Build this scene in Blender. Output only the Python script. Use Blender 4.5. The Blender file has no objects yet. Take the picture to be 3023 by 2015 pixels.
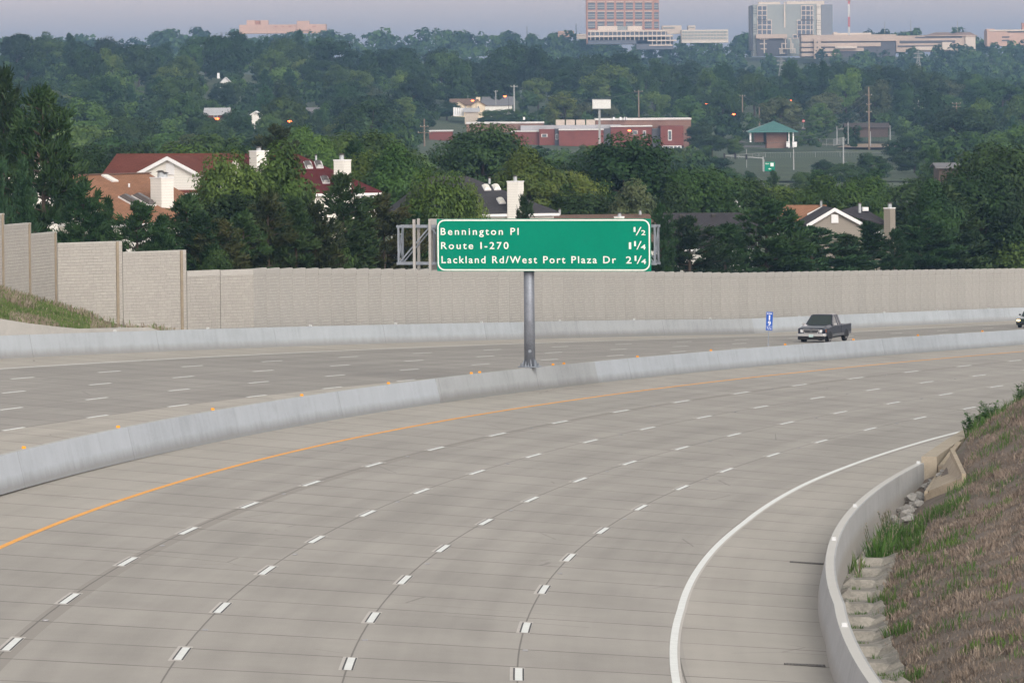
import bpy, math, random
import numpy as np
from mathutils import Vector
rnd = random.Random(7)
R = math.radians
scene = bpy.context.scene
COL = scene.collection
pi = math.pi

# ------------------------------------------------------------------ survey: camera and road alignment
F = 15267.0            # focal length in pixels of the 3023 px wide photograph
YH = 240.0             # image row of the true horizon
CZ = 12.0              # eye height above datum
UP = np.array([-.0087, -(1007.5 - YH) / F, 1.0]); UP /= np.linalg.norm(UP)
FY = np.array([0, 1.0, 0]) - UP * UP[1]; FY /= np.linalg.norm(FY)
FX = np.cross(FY, UP)
M = np.stack([FX, FY, UP])
ST = np.arange(-110, 700, 2.0)
def _path():
    s = np.clip(ST, -30, 220) / 100
    kap = (2.1324 + .0398 * s - .2131 * s * s - .0817 * s ** 3) * 1e-3
    h = np.concatenate([[0], np.cumsum((kap[1:] + kap[:-1]) / 2 * 2.0)]); i0 = 55
    h = h - h[i0] - .0064
    X = np.cumsum(np.sin(h)) * 2; Y = np.cumsum(np.cos(h)) * 2
    X = X - X[i0] - 14.5228; Y = Y - Y[i0] + 109.0456
    sc = np.clip(ST, -40, 340)
    Z = -6.4738 + .0336 * sc - 4.358e-5 * sc * sc + 3.6881e-8 * sc ** 3
    gr = .0336 - 2 * 4.358e-5 * sc + 3 * 3.6881e-8 * sc ** 2
    Z = Z + gr * (ST - sc)
    s2 = np.clip(ST, -30, 260) / 100
    e = .0534 + .0483 * s - .0255 * s * s + .0016 * s ** 3
    ef = .0986 - .0222 * s2 - .0032 * s2 * s2
    return X, Y, h, Z, e, ef
PX, PY, PH, PZ, PE, PEF = _path()
def rd(s, t, dz=0.0):
    """world point(s) of the pavement at station s, offset t (right positive), dz metres above it"""
    s = np.asarray(s, float); t = np.asarray(t, float)
    s, t = np.broadcast_arrays(s, t)
    I = lambda a: np.interp(s, ST, a)
    h = I(PH)
    zc = np.where(t >= -3.65, -I(PE) * t, -I(PEF) * t + (I(PEF) - I(PE)) * 3.65 * 0)
    p = np.stack([I(PX) + t * np.cos(h), I(PY) - t * np.sin(h), I(PZ) + zc], -1) @ M.T
    p[..., 2] += CZ + dz
    return p
def hd(s): return float(np.interp(s, ST, PH))       # heading, clockwise from +Y
def at(x, y, D):
    """world point seen at photograph pixel x, y at depth D metres"""
    p = M @ (D * np.array([(x - 1511.5) / F, 1.0, -(y - 1007.5) / F])); p[2] += CZ
    return p
def px(p):
    p = np.asarray(p, float) - np.array([0, 0, CZ]); c = p @ M
    return np.stack([1511.5 + F * c[..., 0] / c[..., 1], 1007.5 - F * c[..., 2] / c[..., 1], c[..., 1]], -1)
def s_at(x, t, dz=0.0):
    """station at which a run along offset t crosses photograph column x"""
    ss = np.arange(-60, 500, .25); q = px(rd(ss, np.full(ss.shape, t), dz))
    k = np.where((q[:-1, 0] - x) * (q[1:, 0] - x) <= 0)[0]
    return float(ss[k[-1]]) if len(k) else float(ss[np.argmin(abs(q[:, 0] - x))])

# ------------------------------------------------------------------ materials
def hexlin(r, g, b):
    f = lambda c: (c / 255 / 12.92) if c / 255 <= .04045 else ((c / 255 + .055) / 1.055) ** 2.4
    return (f(r), f(g), f(b), 1)
class NT:
    def __init__(s, m): s.t = m.node_tree; s.n = s.t.nodes
    def new(s, typ, **kw):
        n = s.n.new(typ)
        for k, v in kw.items():
            if k in ('inp',): continue
            setattr(n, k, v)
        for k, v in (kw.get('inp') or {}).items():
            if isinstance(v, bpy.types.NodeSocket): s.t.links.new(v, n.inputs[k])
            else: n.inputs[k].default_value = v
        return n
    def math(s, op, a, b=0.0, c=None, clamp=False):
        n = s.new('ShaderNodeMath', operation=op, use_clamp=clamp)
        for i, v in enumerate((a, b, c)):
            if v is None: continue
            if isinstance(v, bpy.types.NodeSocket): s.t.links.new(v, n.inputs[i])
            else: n.inputs[i].default_value = v
        return n.outputs[0]
    def mix(s, f, a, b, blend='MIX'):
        n = s.new('ShaderNodeMix', data_type='RGBA', blend_type=blend)
        for i, v in ((0, f), (6, a), (7, b)):
            if isinstance(v, bpy.types.NodeSocket): s.t.links.new(v, n.inputs[i])
            else: n.inputs[i].default_value = v
        return n.outputs[2]
    def noise(s, vec, scale, detail=3.0, rough=.55, out=0):
        n = s.new('ShaderNodeTexNoise', inp={'Scale': scale, 'Detail': detail, 'Roughness': rough})
        if vec is not None: s.t.links.new(vec, n.inputs['Vector'])
        return n.outputs[out]
    def ramp(s, f, stops):
        n = s.new('ShaderNodeValToRGB'); s.t.links.new(f, n.inputs[0])
        e = n.color_ramp.elements
        while len(e) < len(stops): e.new(.5)
        for el, (p, c) in zip(e, stops):
            el.position = p; el.color = c if len(c) == 4 else (*c, 1)
        return n.outputs[0]
    def mapping(s, vec, scale=(1, 1, 1), rot=(0, 0, 0)):
        n = s.new('ShaderNodeMapping', inp={'Scale': scale, 'Rotation': rot}); s.t.links.new(vec, n.inputs[0])
        return n.outputs[0]
    def bump(s, h, strength=.3, dist=.02):
        return s.new('ShaderNodeBump', inp={'Height': h, 'Strength': strength, 'Distance': dist}).outputs[0]
MATS = {}
def newmat(name):
    m = bpy.data.materials.new(name); m.use_nodes = True
    MATS[name] = m
    nt = NT(m); bs = nt.n['Principled BSDF']
    return m, nt, bs
def link(nt, a, b): nt.t.links.new(a, b)
def coords(nt, kind='Object'):
    return nt.new('ShaderNodeTexCoord').outputs[kind]
def simple(name, col, rough=.7, var=.12, scale=1.5, metal=0.0, spec=.3, bump=0.0, coord='Object'):
    """one surface colour broken up by two octaves of weathering noise"""
    m, nt, bs = newmat(name)
    v = coords(nt, coord)
    n1 = nt.noise(v, scale, 5, .6); n2 = nt.noise(v, scale * 9, 3, .6)
    f = nt.math('ADD', nt.math('MULTIPLY', n1, .65), nt.math('MULTIPLY', n2, .35))
    lo = tuple(max(0, c * (1 - var * 1.6)) for c in col[:3]); hi = tuple(min(1, c * (1 + var * 1.3)) for c in col[:3])
    link(nt, nt.ramp(f, [(.3, lo), (.7, hi)]), bs.inputs['Base Color'])
    bs.inputs['Roughness'].default_value = rough; bs.inputs['Metallic'].default_value = metal
    bs.inputs['Specular IOR Level'].default_value = spec
    if bump: link(nt, nt.bump(n2, bump, .02), bs.inputs['Normal'])
    return m
def emis(name, col, strength):
    m, nt, bs = newmat(name)
    bs.inputs['Base Color'].default_value = (*col[:3], 1)
    bs.inputs['Emission Color'].default_value = (*col[:3], 1); bs.inputs['Emission Strength'].default_value = strength
    return m

# ------------------------------------------------------------------ mesh builder
def tag(o, label=None, cat=None, group=None, kind=None):
    if label: o['label'] = label
    if cat: o['category'] = cat
    if group: o['group'] = group
    if kind: o['kind'] = kind
    return o
def empty(name, loc, label=None, cat=None, group=None, rz=0.0, scale=None):
    o = bpy.data.objects.new(name, None); COL.objects.link(o)
    o.location = tuple(float(a) for a in loc); o.rotation_euler = (0, 0, rz); o.empty_display_size = .5
    if scale: o.scale = scale
    return tag(o, label, cat, group)
def root_loc(o):
    v = Vector((0, 0, 0))
    while o is not None:
        v = v + o.location; o = o.parent
    return v
class Frame:
    """local frame: origin, heading clockwise from +Y; local x right, y forward, z up"""
    def __init__(s, o, h=0.0, tilt=0.0):
        s.o = np.array(o, float); c, n = math.cos(h), math.sin(h)
        s.m = np.array([[c, n, 0], [-n, c, 0], [0, 0, 1.0]])
        if tilt:
            ct, tt = math.cos(tilt), math.sin(tilt)
            s.m = s.m @ np.array([[ct, 0, tt], [0, 1, 0], [-tt, 0, ct]])
    def __call__(s, p): return np.asarray(p, float) @ s.m.T + s.o
class MB:
    def __init__(s, frame=None): s.v = []; s.f = []; s.mi = []; s.uv = []; s.fr = frame
    def _p(s, pts):
        pts = np.asarray(pts, float).reshape(-1, 3)
        return s.fr(pts) if s.fr else pts
    def add(s, pts, faces, mi=0, uv=None):
        b = len(s.v); s.v.extend(map(tuple, s._p(pts)))
        for k, f in enumerate(faces):
            s.f.append(tuple(b + i for i in f)); s.mi.append(mi)
            s.uv.append([uv[i] for i in f] if uv is not None else None)
        return s
    def box(s, c, size, mi=0, rz=0.0, taper=1.0, bev=0.0):
        x, y, z = (a / 2 for a in size); cx, cy, cz = c
        ca, sa = math.cos(rz), math.sin(rz)
        def P(a, b, d): return (cx + a * ca - b * sa, cy + a * sa + b * ca, cz + d)
        if bev <= 0:
            t = taper
            v = [P(-x, -y, -z), P(x, -y, -z), P(x, y, -z), P(-x, y, -z), P(-x * t, -y * t, z), P(x * t, -y * t, z), P(x * t, y * t, z), P(-x * t, y * t, z)]
            return s.add(v, [(0, 3, 2, 1), (4, 5, 6, 7), (0, 1, 5, 4), (1, 2, 6, 5), (2, 3, 7, 6), (3, 0, 4, 7)], mi)
        b = bev; ring = []
        for zz, ins in ((-z, b), (-z + b, 0), (z - b, 0), (z, b)):
            X, Y = x - ins, y - ins
            k = min(b, X * .5, Y * .5)
            ring.append([P(-X + k, -Y, zz), P(X - k, -Y, zz), P(X, -Y + k, zz), P(X, Y - k, zz), P(X - k, Y, zz), P(-X + k, Y, zz), P(-X, Y - k, zz), P(-X, -Y + k, zz)])
        v = [p for r in ring for p in r]; f = []
        for r in range(3):
            for i in range(8):
                j = (i + 1) % 8; f.append((r * 8 + i, r * 8 + j, r * 8 + 8 + j, r * 8 + 8 + i))
        f.append(tuple(range(7, -1, -1))); f.append(tuple(range(24, 32)))
        return s.add(v, f, mi)
    def tube(s, a, b, r0, r1=None, n=8, mi=0, caps=True, sq=False):
        a = np.array(a, float); b = np.array(b, float); r1 = r0 if r1 is None else r1
        d = b - a; d /= np.linalg.norm(d) + 1e-12
        u = np.cross(d, (0, 0, 1.0)) if abs(d[2]) < .95 else np.cross(d, (1.0, 0, 0))
        u /= np.linalg.norm(u); w = np.cross(d, u)
        ang = [2 * pi * (i + (.5 if sq else 0)) / n for i in range(n)]
        v = [a + r0 * (math.cos(t) * u + math.sin(t) * w) for t in ang] + [b + r1 * (math.cos(t) * u + math.sin(t) * w) for t in ang]
        f = [(i, (i + 1) % n, n + (i + 1) % n, n + i) for i in range(n)]
        if caps: f += [tuple(range(n - 1, -1, -1)), tuple(range(n, 2 * n))]
        return s.add(v, f, mi)
    def bar(s, a, b, w, mi=0): return s.tube(a, b, w * .7071, None, 4, mi, True, True)
    def prism(s, poly, vec, mi=0):
        """extrude a planar polygon by vec"""
        poly = np.asarray(poly, float); n = len(poly); v = np.concatenate([poly, poly + np.asarray(vec, float)])
        f = [tuple(range(n - 1, -1, -1)), tuple(range(n, 2 * n))] + [(i, (i + 1) % n, n + (i + 1) % n, n + i) for i in range(n)]
        return s.add(v, f, mi)
    def lathe(s, o, prof, n=16, mi=0):
        v = []; f = []
        for r, z in prof:
            v += [(o[0] + r * math.cos(2 * pi * i / n), o[1] + r * math.sin(2 * pi * i / n), o[2] + z) for i in range(n)]
        for k in range(len(prof) - 1):
            f += [(k * n + i, k * n + (i + 1) % n, k * n + n + (i + 1) % n, k * n + n + i) for i in range(n)]
        f += [tuple(range(n - 1, -1, -1)), tuple(range((len(prof) - 1) * n, len(prof) * n))]
        return s.add(v, f, mi)
    def build(s, name, mats, parent=None, smooth=False, link_obj=True):
        off = root_loc(parent) if parent is not None else Vector((0, 0, 0))
        me = bpy.data.meshes.new(name)
        me.from_pydata([(a - off.x, b - off.y, c - off.z) for a, b, c in s.v], [], s.f)
        for m in (mats if isinstance(mats, (list, tuple)) else [mats]): me.materials.append(m)
        me.polygons.foreach_set('material_index', s.mi)
        if any(u is not None for u in s.uv):
            ul = me.uv_layers.new(name='UVMap'); k = 0; dat = []
            for f, u in zip(s.f, s.uv):
                for i in range(len(f)): dat += list(u[i]) if u is not None else [0, 0]
            ul.data.foreach_set('uv', dat)
        if smooth: me.polygons.foreach_set('use_smooth', [True] * len(s.f))
        me.update()
        o = bpy.data.objects.new(name, me); COL.objects.link(o)
        if parent is not None: o.parent = parent
        return o
def sweep(name, prof, ss, mat, parent=None, tfun=None, smooth=False, closed=True, zfun=None):
    """sweep a cross-section [(t, dz)...] along road stations; UV = (station, girth)"""
    m = MB(); n = len(prof); V = []; UV = []
    g = [0.0]
    for (a, b), (c, d) in zip(prof, prof[1:]): g.append(g[-1] + math.hypot(c - a, d - b))
    for s in ss:
        dt = tfun(s) if tfun else 0.0
        base = rd(s, prof[0][0] + dt)[2]
        for k, (t, dz) in enumerate(prof):
            p = rd(s, t + dt); V.append((p[0], p[1], base + dz + (zfun(s) if zfun and dz > .3 else 0))); UV.append((s, g[k]))
    F_ = []
    for i in range(len(ss) - 1):
        for k in range(n - 1):
            a = i * n + k; F_.append((a, a + n, a + n + 1, a + 1))
    m.add(V, F_, 0, UV)
    if closed: m.add([V[k] for k in range(n)], [tuple(range(n))], 0, [UV[k] for k in range(n)]); m.add([V[-n + k] for k in range(n)], [tuple(range(n - 1, -1, -1))], 0, [UV[-n + k] for k in range(n)])
    return m.build(name, mat, parent, smooth)
def arr(a, b, step): return list(np.arange(a, b + 1e-6, step))
def copy_tree(o, parent=None):
    c = o.copy(); COL.objects.link(c)
    if parent is not None: c.parent = parent
    for ch in list(o.children): copy_tree(ch, c)
    return c

# ------------------------------------------------------------------ camera, world, sun
cam_data = bpy.data.cameras.new('camera'); cam = bpy.data.objects.new('camera', cam_data); COL.objects.link(cam)
cam_data.sensor_width = 36.0; cam_data.lens = 36.0 * F / 3023.0; cam_data.clip_start = 1.0; cam_data.clip_end = 20000
from mathutils import Matrix
R3 = np.stack([M @ (1, 0, 0), M @ (0, 0, 1), M @ (0, -1, 0)], 1)
mw = Matrix([[*map(float, R3[i]), 0] for i in range(3)] + [[0, 0, 0, 1]]); mw.translation = (0, 0, CZ)
cam.matrix_world = mw
scene.camera = cam
SUN_EL, SUN_AZ = R(34), R(157)      # azimuth clockwise from +Y: low behind and to the right of the camera
w = bpy.data.worlds.new('World'); scene.world = w; w.use_nodes = True
nt = NT(w); bg = nt.n['Background']
sky = nt.new('ShaderNodeTexSky', sky_type='NISHITA', sun_disc=False, sun_elevation=SUN_EL, sun_rotation=SUN_AZ, altitude=200.0, air_density=1.0, dust_density=3.0, ozone_density=1.0)
hs = nt.new('ShaderNodeHueSaturation', inp={'Saturation': .16, 'Value': 1.0, 'Color': sky.outputs[0]})
gz = nt.new('ShaderNodeSeparateXYZ', inp={0: nt.new('ShaderNodeTexCoord').outputs['Generated']})
# thin overcast: brighter overhead than at the horizon
ov = nt.new('ShaderNodeMapRange', inp={0: gz.outputs[2], 1: 0.0, 2: .9, 3: 4.3, 4: 1.45})
zz = nt.new('ShaderNodeMapRange', inp={0: gz.outputs[2], 1: .04, 2: .5, 3: 0.0, 4: 1.0}).outputs[0]
tint = nt.mix(1.0, hs.outputs[0], nt.mix(zz, (1.22, 1.0, .945, 1), (.99, .985, .93, 1)), 'MULTIPLY')
mul = nt.new('ShaderNodeVectorMath', operation='SCALE', inp={0: tint}); nt.t.links.new(ov.outputs[0], mul.inputs['Scale'])
nt.t.links.new(mul.outputs[0], bg.inputs[0]); bg.inputs[1].default_value = .088
sun = bpy.data.lights.new('sun', 'SUN'); sun.energy = 0.9; sun.angle = R(26); sun.color = (1.0, .93, .84)
so = bpy.data.objects.new('sun', sun); COL.objects.link(so)
so.rotation_euler = Vector((-math.sin(SUN_AZ) * math.cos(SUN_EL), -math.cos(SUN_AZ) * math.cos(SUN_EL), -math.sin(SUN_EL))).to_track_quat('-Z', 'Y').to_euler()
scene.view_settings.view_transform = 'Standard'; scene.view_settings.look = 'None'
scene.view_settings.exposure = 0.0; scene.view_settings.gamma = 1.0
cy = scene.cycles
cy.max_bounces = 5; cy.diffuse_bounces = 3; cy.glossy_bounces = 2; cy.transmission_bounces = 4; cy.volume_bounces = 0; cy.transparent_max_bounces = 8
cy.use_denoising = True
# ------------------------------------------------------------------ pavement
def concrete_road(name, lane0, lanes, sgn, lane_col, sh_col, dark_band=None, yellow_side=None):
    m, nt, bs = newmat(name)
    uv = nt.new('ShaderNodeUVMap').outputs[0]
    sep = nt.new('ShaderNodeSeparateXYZ', inp={0: uv}); u, v = sep.outputs[0], sep.outputs[1]
    vv = nt.math('MULTIPLY', nt.math('SUBTRACT', v, lane0), sgn)           # distance into the lanes
    inl = nt.math('MULTIPLY', nt.math('GREATER_THAN', vv, -.08), nt.math('LESS_THAN', vv, lanes * 3.66 + .12))
    # transverse joints, slightly ragged
    jit = nt.math('MULTIPLY', nt.math('SUBTRACT', nt.noise(uv, .9, 2), .5), .05)
    pj = nt.math('PINGPONG', nt.math('ADD', u, jit), 2.286)
    tj = nt.new('ShaderNodeMapRange', inp={0: pj, 1: .028, 2: .085, 3: 1.0, 4: 0.0}).outputs[0]
    fade = nt.new('ShaderNodeMapRange', inp={0: nt.noise(nt.mapping(uv, (.22, .3, 1)), 1.0, 2), 1: .30, 2: .58, 3: .42, 4: 1.0}).outputs[0]
    tj = nt.math('MULTIPLY', tj, fade)
    pl = nt.math('PINGPONG', nt.math('ADD', vv, nt.math('MULTIPLY', jit, .3)), 1.83)
    lj = nt.math('MULTIPLY', nt.new('ShaderNodeMapRange', inp={0: pl, 1: .010, 2: .028, 3: 1.0, 4: 0.0}).outputs[0], inl)
    joint = nt.math('MAXIMUM', nt.math('MULTIPLY', tj, .78), nt.math('MULTIPLY', lj, .6))
    # slab to slab tone
    fl = nt.new('ShaderNodeCombineXYZ', inp={0: nt.math('FLOOR', nt.math('DIVIDE', u, 4.572)), 1: nt.math('FLOOR', nt.math('DIVIDE', vv, 3.66)), 2: lane0}).outputs[0]
    wn = nt.new('ShaderNodeTexWhiteNoise'); link(nt, fl, wn.inputs[0])
    long_ = nt.noise(nt.mapping(uv, (.03, .9, 1)), 1.0, 3)           # wear drawn out along the lanes
    blot = nt.noise(nt.mapping(uv, (.18, .3, 1)), 1.0, 4, .6)
    fine = nt.noise(nt.mapping(uv, (9, .5, 1)), 1.0, 3, .7)           # tining across the slab
    grain = nt.noise(uv, 22, 2, .6)
    wheel = nt.math('MULTIPLY', nt.math('SUBTRACT', 1.0, nt.math('ABSOLUTE', nt.math('SUBTRACT', nt.math('PINGPONG', vv, 1.83), .95))), inl)
    tone = nt.math('ADD', .5, nt.math('MULTIPLY', nt.math('SUBTRACT', wn.outputs[0], .5), .13))
    for f, k in ((long_, .75), (blot, .75), (fine, .2), (grain, .3)):
        tone = nt.math('ADD', tone, nt.math('MULTIPLY', nt.math('SUBTRACT', f, .5), k))
    tone = nt.math('SUBTRACT', tone, nt.math('MULTIPLY', wheel, .17))
    oil = nt.new('ShaderNodeMapRange', inp={0: nt.math('PINGPONG', vv, 1.83), 1: 1.1, 2: 1.75, 3: 0.0, 4: 1.0}).outputs[0]
    oil = nt.math('MULTIPLY', nt.math('MULTIPLY', oil, inl), nt.new('ShaderNodeMapRange', inp={0: nt.noise(nt.mapping(uv, (.06, .25, 1)), 1.0, 3), 1: .4, 2: .65, 3: 0.0, 4: 1.0}).outputs[0])
    tone = nt.math('SUBTRACT', tone, nt.math('MULTIPLY', oil, .22))
    def rr(c, d): return [(.12, tuple(x * (1 - d) for x in c)), (.5, c), (.9, tuple(min(1, x * (1 + d)) for x in c))]
    lane = nt.ramp(tone, rr(lane_col, .20)); sh = nt.ramp(tone, rr(sh_col, .18))
    c = nt.mix(inl, sh, lane)
    if dark_band:
        b = nt.math('MULTIPLY', nt.math('GREATER_THAN', vv, dark_band[0]), nt.math('LESS_THAN', vv, dark_band[1]))
        c = nt.mix(nt.math('MULTIPLY', b, .9), c, (lane_col[0] * .80, lane_col[1] * .79, lane_col[2] * .78, 1))
    # fine cracks and tar spots
    vo = nt.new('ShaderNodeTexVoronoi', feature='DISTANCE_TO_EDGE', inp={'Scale': .16, 'Randomness': 1.0}); link(nt, nt.mix(.06, uv, nt.noise(uv, 1.2, 4, out=1)), vo.inputs['Vector'])
    ck = nt.math('MULTIPLY', nt.math('LESS_THAN', vo.outputs[0], .0035), nt.math('GREATER_THAN', nt.noise(uv, .11, 2), .56))
    c = nt.mix(nt.math('MULTIPLY', ck, .35), c, (.08, .075, .07, 1))
    sp = nt.new('ShaderNodeTexVoronoi', inp={'Scale': .33}); link(nt, uv, sp.inputs['Vector'])
    c = nt.mix(nt.math('MULTIPLY', nt.math('LESS_THAN', sp.outputs[0], .018), .6), c, (.05, .05, .05, 1))
    c = nt.mix(joint, c, (.055, .05, .047, 1))
    link(nt, c, bs.inputs['Base Color']); bs.inputs['Roughness'].default_value = .82; bs.inputs['Specular IOR Level'].default_value = .25
    link(nt, nt.bump(nt.math('SUBTRACT', nt.math('MULTIPLY', grain, .3), nt.math('MULTIPLY', joint, 1.5)), .35, .01), bs.inputs['Normal'])
    return m
M_near = concrete_road('lane_concrete', 0.0, 5, 1.0, (.352, .331, .302), (.378, .353, .318), dark_band=(3.52, 3.98))
M_far = concrete_road('worn_lane_concrete', -10.41, 4, -1.0, (.308, .290, .266), (.39, .362, .322))
def ribbon(name, ss, ts, mat, dz=0.0):
    m = MB(); V = rd(np.repeat(ss, len(ts)), np.tile(ts, len(ss)), dz); n = len(ts)
    uv = [(a, b) for a in ss for b in ts]
    m.add(V, [(i * n + k, i * n + k + 1, i * n + n + k + 1, i * n + n + k) for i in range(len(ss) - 1) for k in range(n - 1)], 0, uv)
    return m.build(name, mat, None, True)
road = tag(ribbon('road', arr(-70, 500, 2), [-3.55, 0, 3.66, 7.32, 10.98, 14.64, 18.3, 20, 21.9], M_near), kind='structure')
road2 = tag(ribbon('road', arr(-40, 500, 2), [-29.2, -27, -25, -21, -17, -14, -10, -6.7, -3.8], M_far), kind='structure')

# painted markings: sheets a few millimetres above the pavement
M_white = simple('white_tape', (.73, .75, .73), .6, .08, 3.0, spec=.4)
M_pad = simple('ground_concrete', (.50, .47, .44), .8, .08, 4.0)
M_black = simple('contrast_tape', (.02, .021, .022), .6, .2, 4.0)
M_yellow = simple('yellow_paint', (.80, .35, .028), .6, .10, 1.2)
M_marker = simple('marker_casting', (.30, .30, .31), .5, .15, 9.0)
KAP = np.gradient(PH, ST)
def stations(t, a, n):
    L = np.concatenate([[0], np.cumsum(2.0 * (1 - (KAP[1:] + KAP[:-1]) / 2 * t))]); L -= L[55]
    return float(np.interp(a + 12.192 * n, L, ST))
def strip(m, s0, s1, t0, t1, dz, mi, step=2.0):
    k = max(1, int(math.ceil((s1 - s0) / step))); ss = np.linspace(s0, s1, k + 1)
    V = rd(np.repeat(ss, 2), np.tile([t0, t1], k + 1), dz)
    m.add(V, [(2 * i, 2 * i + 1, 2 * i + 3, 2 * i + 2) for i in range(k)], mi)
mk = MB()
for i, a in enumerate((3.21, 3.15, 2.91, 2.61)):
    t = 3.66 * (i + 1) + .02; r_ = random.Random(i + 3)
    for n in range(-5, 34):
        s = stations(t, a, n)
        j = r_.uniform(-.02, .02); e0, e1 = r_.uniform(.02, .3), r_.uniform(.05, .35)
        strip(mk, s - 1.52 - e0, s + 1.52 + e1, t - .19 + j, t + .135 + j, .004, 1, .8)
        strip(mk, s - 1.5, s + 1.5, t - .078 + j, t + .082 + j, .008, 0, .8)
        strip(mk, s - 1.5, s + 1.5, t - .118 + j, t - .08 + j, .008, 2, .8)
        strip(mk, s - 1.5, s + 1.5, t + .084 + j, t + .122 + j, .008, 2, .8)
        if n % 2 == 0:
            f0 = Frame(rd(s + 6.1, t + .12), hd(s)); sub = MB(f0)
            sub.box((0, 0, .012), (.13, .23, .024), 3, bev=.008); b = len(mk.v)
            mk.v += sub.v; mk.f += [tuple(x + b for x in q) for q in sub.f]; mk.mi += sub.mi; mk.uv += sub.uv
for i, a in enumerate((81.9, 95.35, 108.48, 121.73)):
    t = -6.7489 - 3.66 * (i + 1)
    for n in range(-10, 26):
        s = stations(t, a, n)
        strip(mk, s - 1.52, s + 1.52, t - .075, t + .075, .006, 0, 1.0)
tag(mk.build('lane_marking', [M_white, M_pad, M_black, M_marker]), kind='structure')
ed = MB(); strip(ed, -60, 480, -.09, .09, .006, 0)
strip(ed, -40, 480, -6.82, -6.67, .006, 0)
tag(ed.build('edge_line', M_yellow), kind='structure')
ed = MB()
ss = arr(-60, 480, 1.5)
wt = [float(np.interp(s, [-60, 2, 24, 40, 62, 86, 125, 160], [17.6, 18.07, 18.34, 18.38, 18.41, 18.2, 18.1, 18.2])) for s in ss]
V = [];
for s, t in zip(ss, wt): V += [tuple(rd(s, t - .09, .006)), tuple(rd(s, t + .09, .006))]
ed.add(V, [(2 * i, 2 * i + 1, 2 * i + 3, 2 * i + 2) for i in range(len(ss) - 1)], 0)
V = []
for s, t in zip(ss, wt): V += [tuple(rd(s, t + .091, .004)), tuple(rd(s, t + .15, .004))]
ed.add(V, [(2 * i, 2 * i + 1, 2 * i + 3, 2 * i + 2) for i in range(len(ss) - 1)], 1)
strip(ed, -40, 480, -25.08, -24.92, .006, 0)
tag(ed.build('edge_line', [M_white, M_pad]), kind='structure')

# ------------------------------------------------------------------ concrete barriers
def barrier_mat(name, col, dirt, top, h):
    """cast concrete: vertical run-off streaks, a grimy splash band along the foot, formwork joints; UV = (station, girth)"""
    m, nt, bs = newmat(name)
    uv = nt.new('ShaderNodeUVMap').outputs[0]; sep = nt.new('ShaderNodeSeparateXYZ', inp={0: uv})
    P = coords(nt)
    streak = nt.noise(nt.mapping(uv, (2.2, .25, 1)), 1.0, 4, .65); cloud = nt.noise(nt.mapping(uv, (.35, .8, 1)), 1.0, 4, .6)
    gr = nt.noise(P, 14, 3, .6)
    seg = nt.new('ShaderNodeTexWhiteNoise', noise_dimensions='1D'); link(nt, nt.math('FLOOR', nt.math('DIVIDE', sep.outputs[0], 17.3)), seg.inputs['W'])
    f = nt.math('ADD', nt.math('MULTIPLY', streak, .4), nt.math('ADD', nt.math('MULTIPLY', cloud, .4), nt.math('MULTIPLY', gr, .2)))
    f = nt.math('ADD', f, nt.math('MULTIPLY', nt.math('SUBTRACT', seg.outputs[0], .5), .12))
    c = nt.ramp(f, [(.25, tuple(x * .74 for x in col)), (.5, col), (.75, tuple(min(1, x * 1.14) for x in col))])
    # splash band: distance from either foot along the girth
    g = sep.outputs[1]
    d = nt.math('MINIMUM', g, nt.math('SUBTRACT', 2 * h + .25, g))
    w_ = nt.math('ADD', d, nt.math('MULTIPLY', nt.math('SUBTRACT', nt.noise(nt.mapping(uv, (1.4, .4, 1)), 1.0, 4, .7), .5), .35))
    band = nt.new('ShaderNodeMapRange', inp={0: w_, 1: .10, 2: .46, 3: .85, 4: 0.0}).outputs[0]
    c = nt.mix(band, c, (*dirt, 1))
    pj = nt.math('PINGPONG', sep.outputs[0], 8.65)
    j = nt.math('MULTIPLY', nt.math('LESS_THAN', pj, .02), nt.math('GREATER_THAN', streak, .42))
    c = nt.mix(nt.math('MULTIPLY', j, .6), c, (.10, .10, .10, 1))
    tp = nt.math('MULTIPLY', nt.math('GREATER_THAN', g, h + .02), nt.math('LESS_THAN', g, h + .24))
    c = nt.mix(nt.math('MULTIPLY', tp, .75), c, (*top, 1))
    link(nt, c, bs.inputs['Base Color']); bs.inputs['Roughness'].default_value = .85; bs.inputs['Specular IOR Level'].default_value = .2
    link(nt, nt.bump(gr, .25, .01), bs.inputs['Normal'])
    return m
M_bar = barrier_mat('cast_concrete', (.395, .43, .47), (.23, .235, .235), (.43, .42, .39), 1.12)
M_bar2 = barrier_mat('weathered_cast_concrete', (.355, .375, .39), (.21, .21, .205), (.39, .38, .35), 1.12)
M_farbar = barrier_mat('roadside_cast_concrete', (.395, .43, .46), (.26, .26, .255), (.42, .41, .39), 1.12)
s_a, s_b = s_at(1303, -3.3), s_at(1612, -3.3)
def med(lo, hi, top, h): return [(-3.65 - lo, -.06), (-3.65 - top, h), (-3.65 + top, h), (-3.65 + hi, -.06)]
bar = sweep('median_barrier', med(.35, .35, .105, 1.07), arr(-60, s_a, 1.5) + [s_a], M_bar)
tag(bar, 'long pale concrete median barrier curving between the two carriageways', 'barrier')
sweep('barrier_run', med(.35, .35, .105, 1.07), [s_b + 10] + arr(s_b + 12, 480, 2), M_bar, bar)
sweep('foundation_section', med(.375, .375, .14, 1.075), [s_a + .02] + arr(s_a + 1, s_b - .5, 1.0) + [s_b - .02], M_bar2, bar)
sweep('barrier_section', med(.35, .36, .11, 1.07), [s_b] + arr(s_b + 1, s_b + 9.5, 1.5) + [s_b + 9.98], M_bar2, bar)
M_amber = simple('amber_reflector', (.85, .36, .02), .35, .05, 9, spec=.5)
M_refl = simple('white_reflector', (.58, .60, .61), .35, .05, 9, spec=.5)
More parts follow.
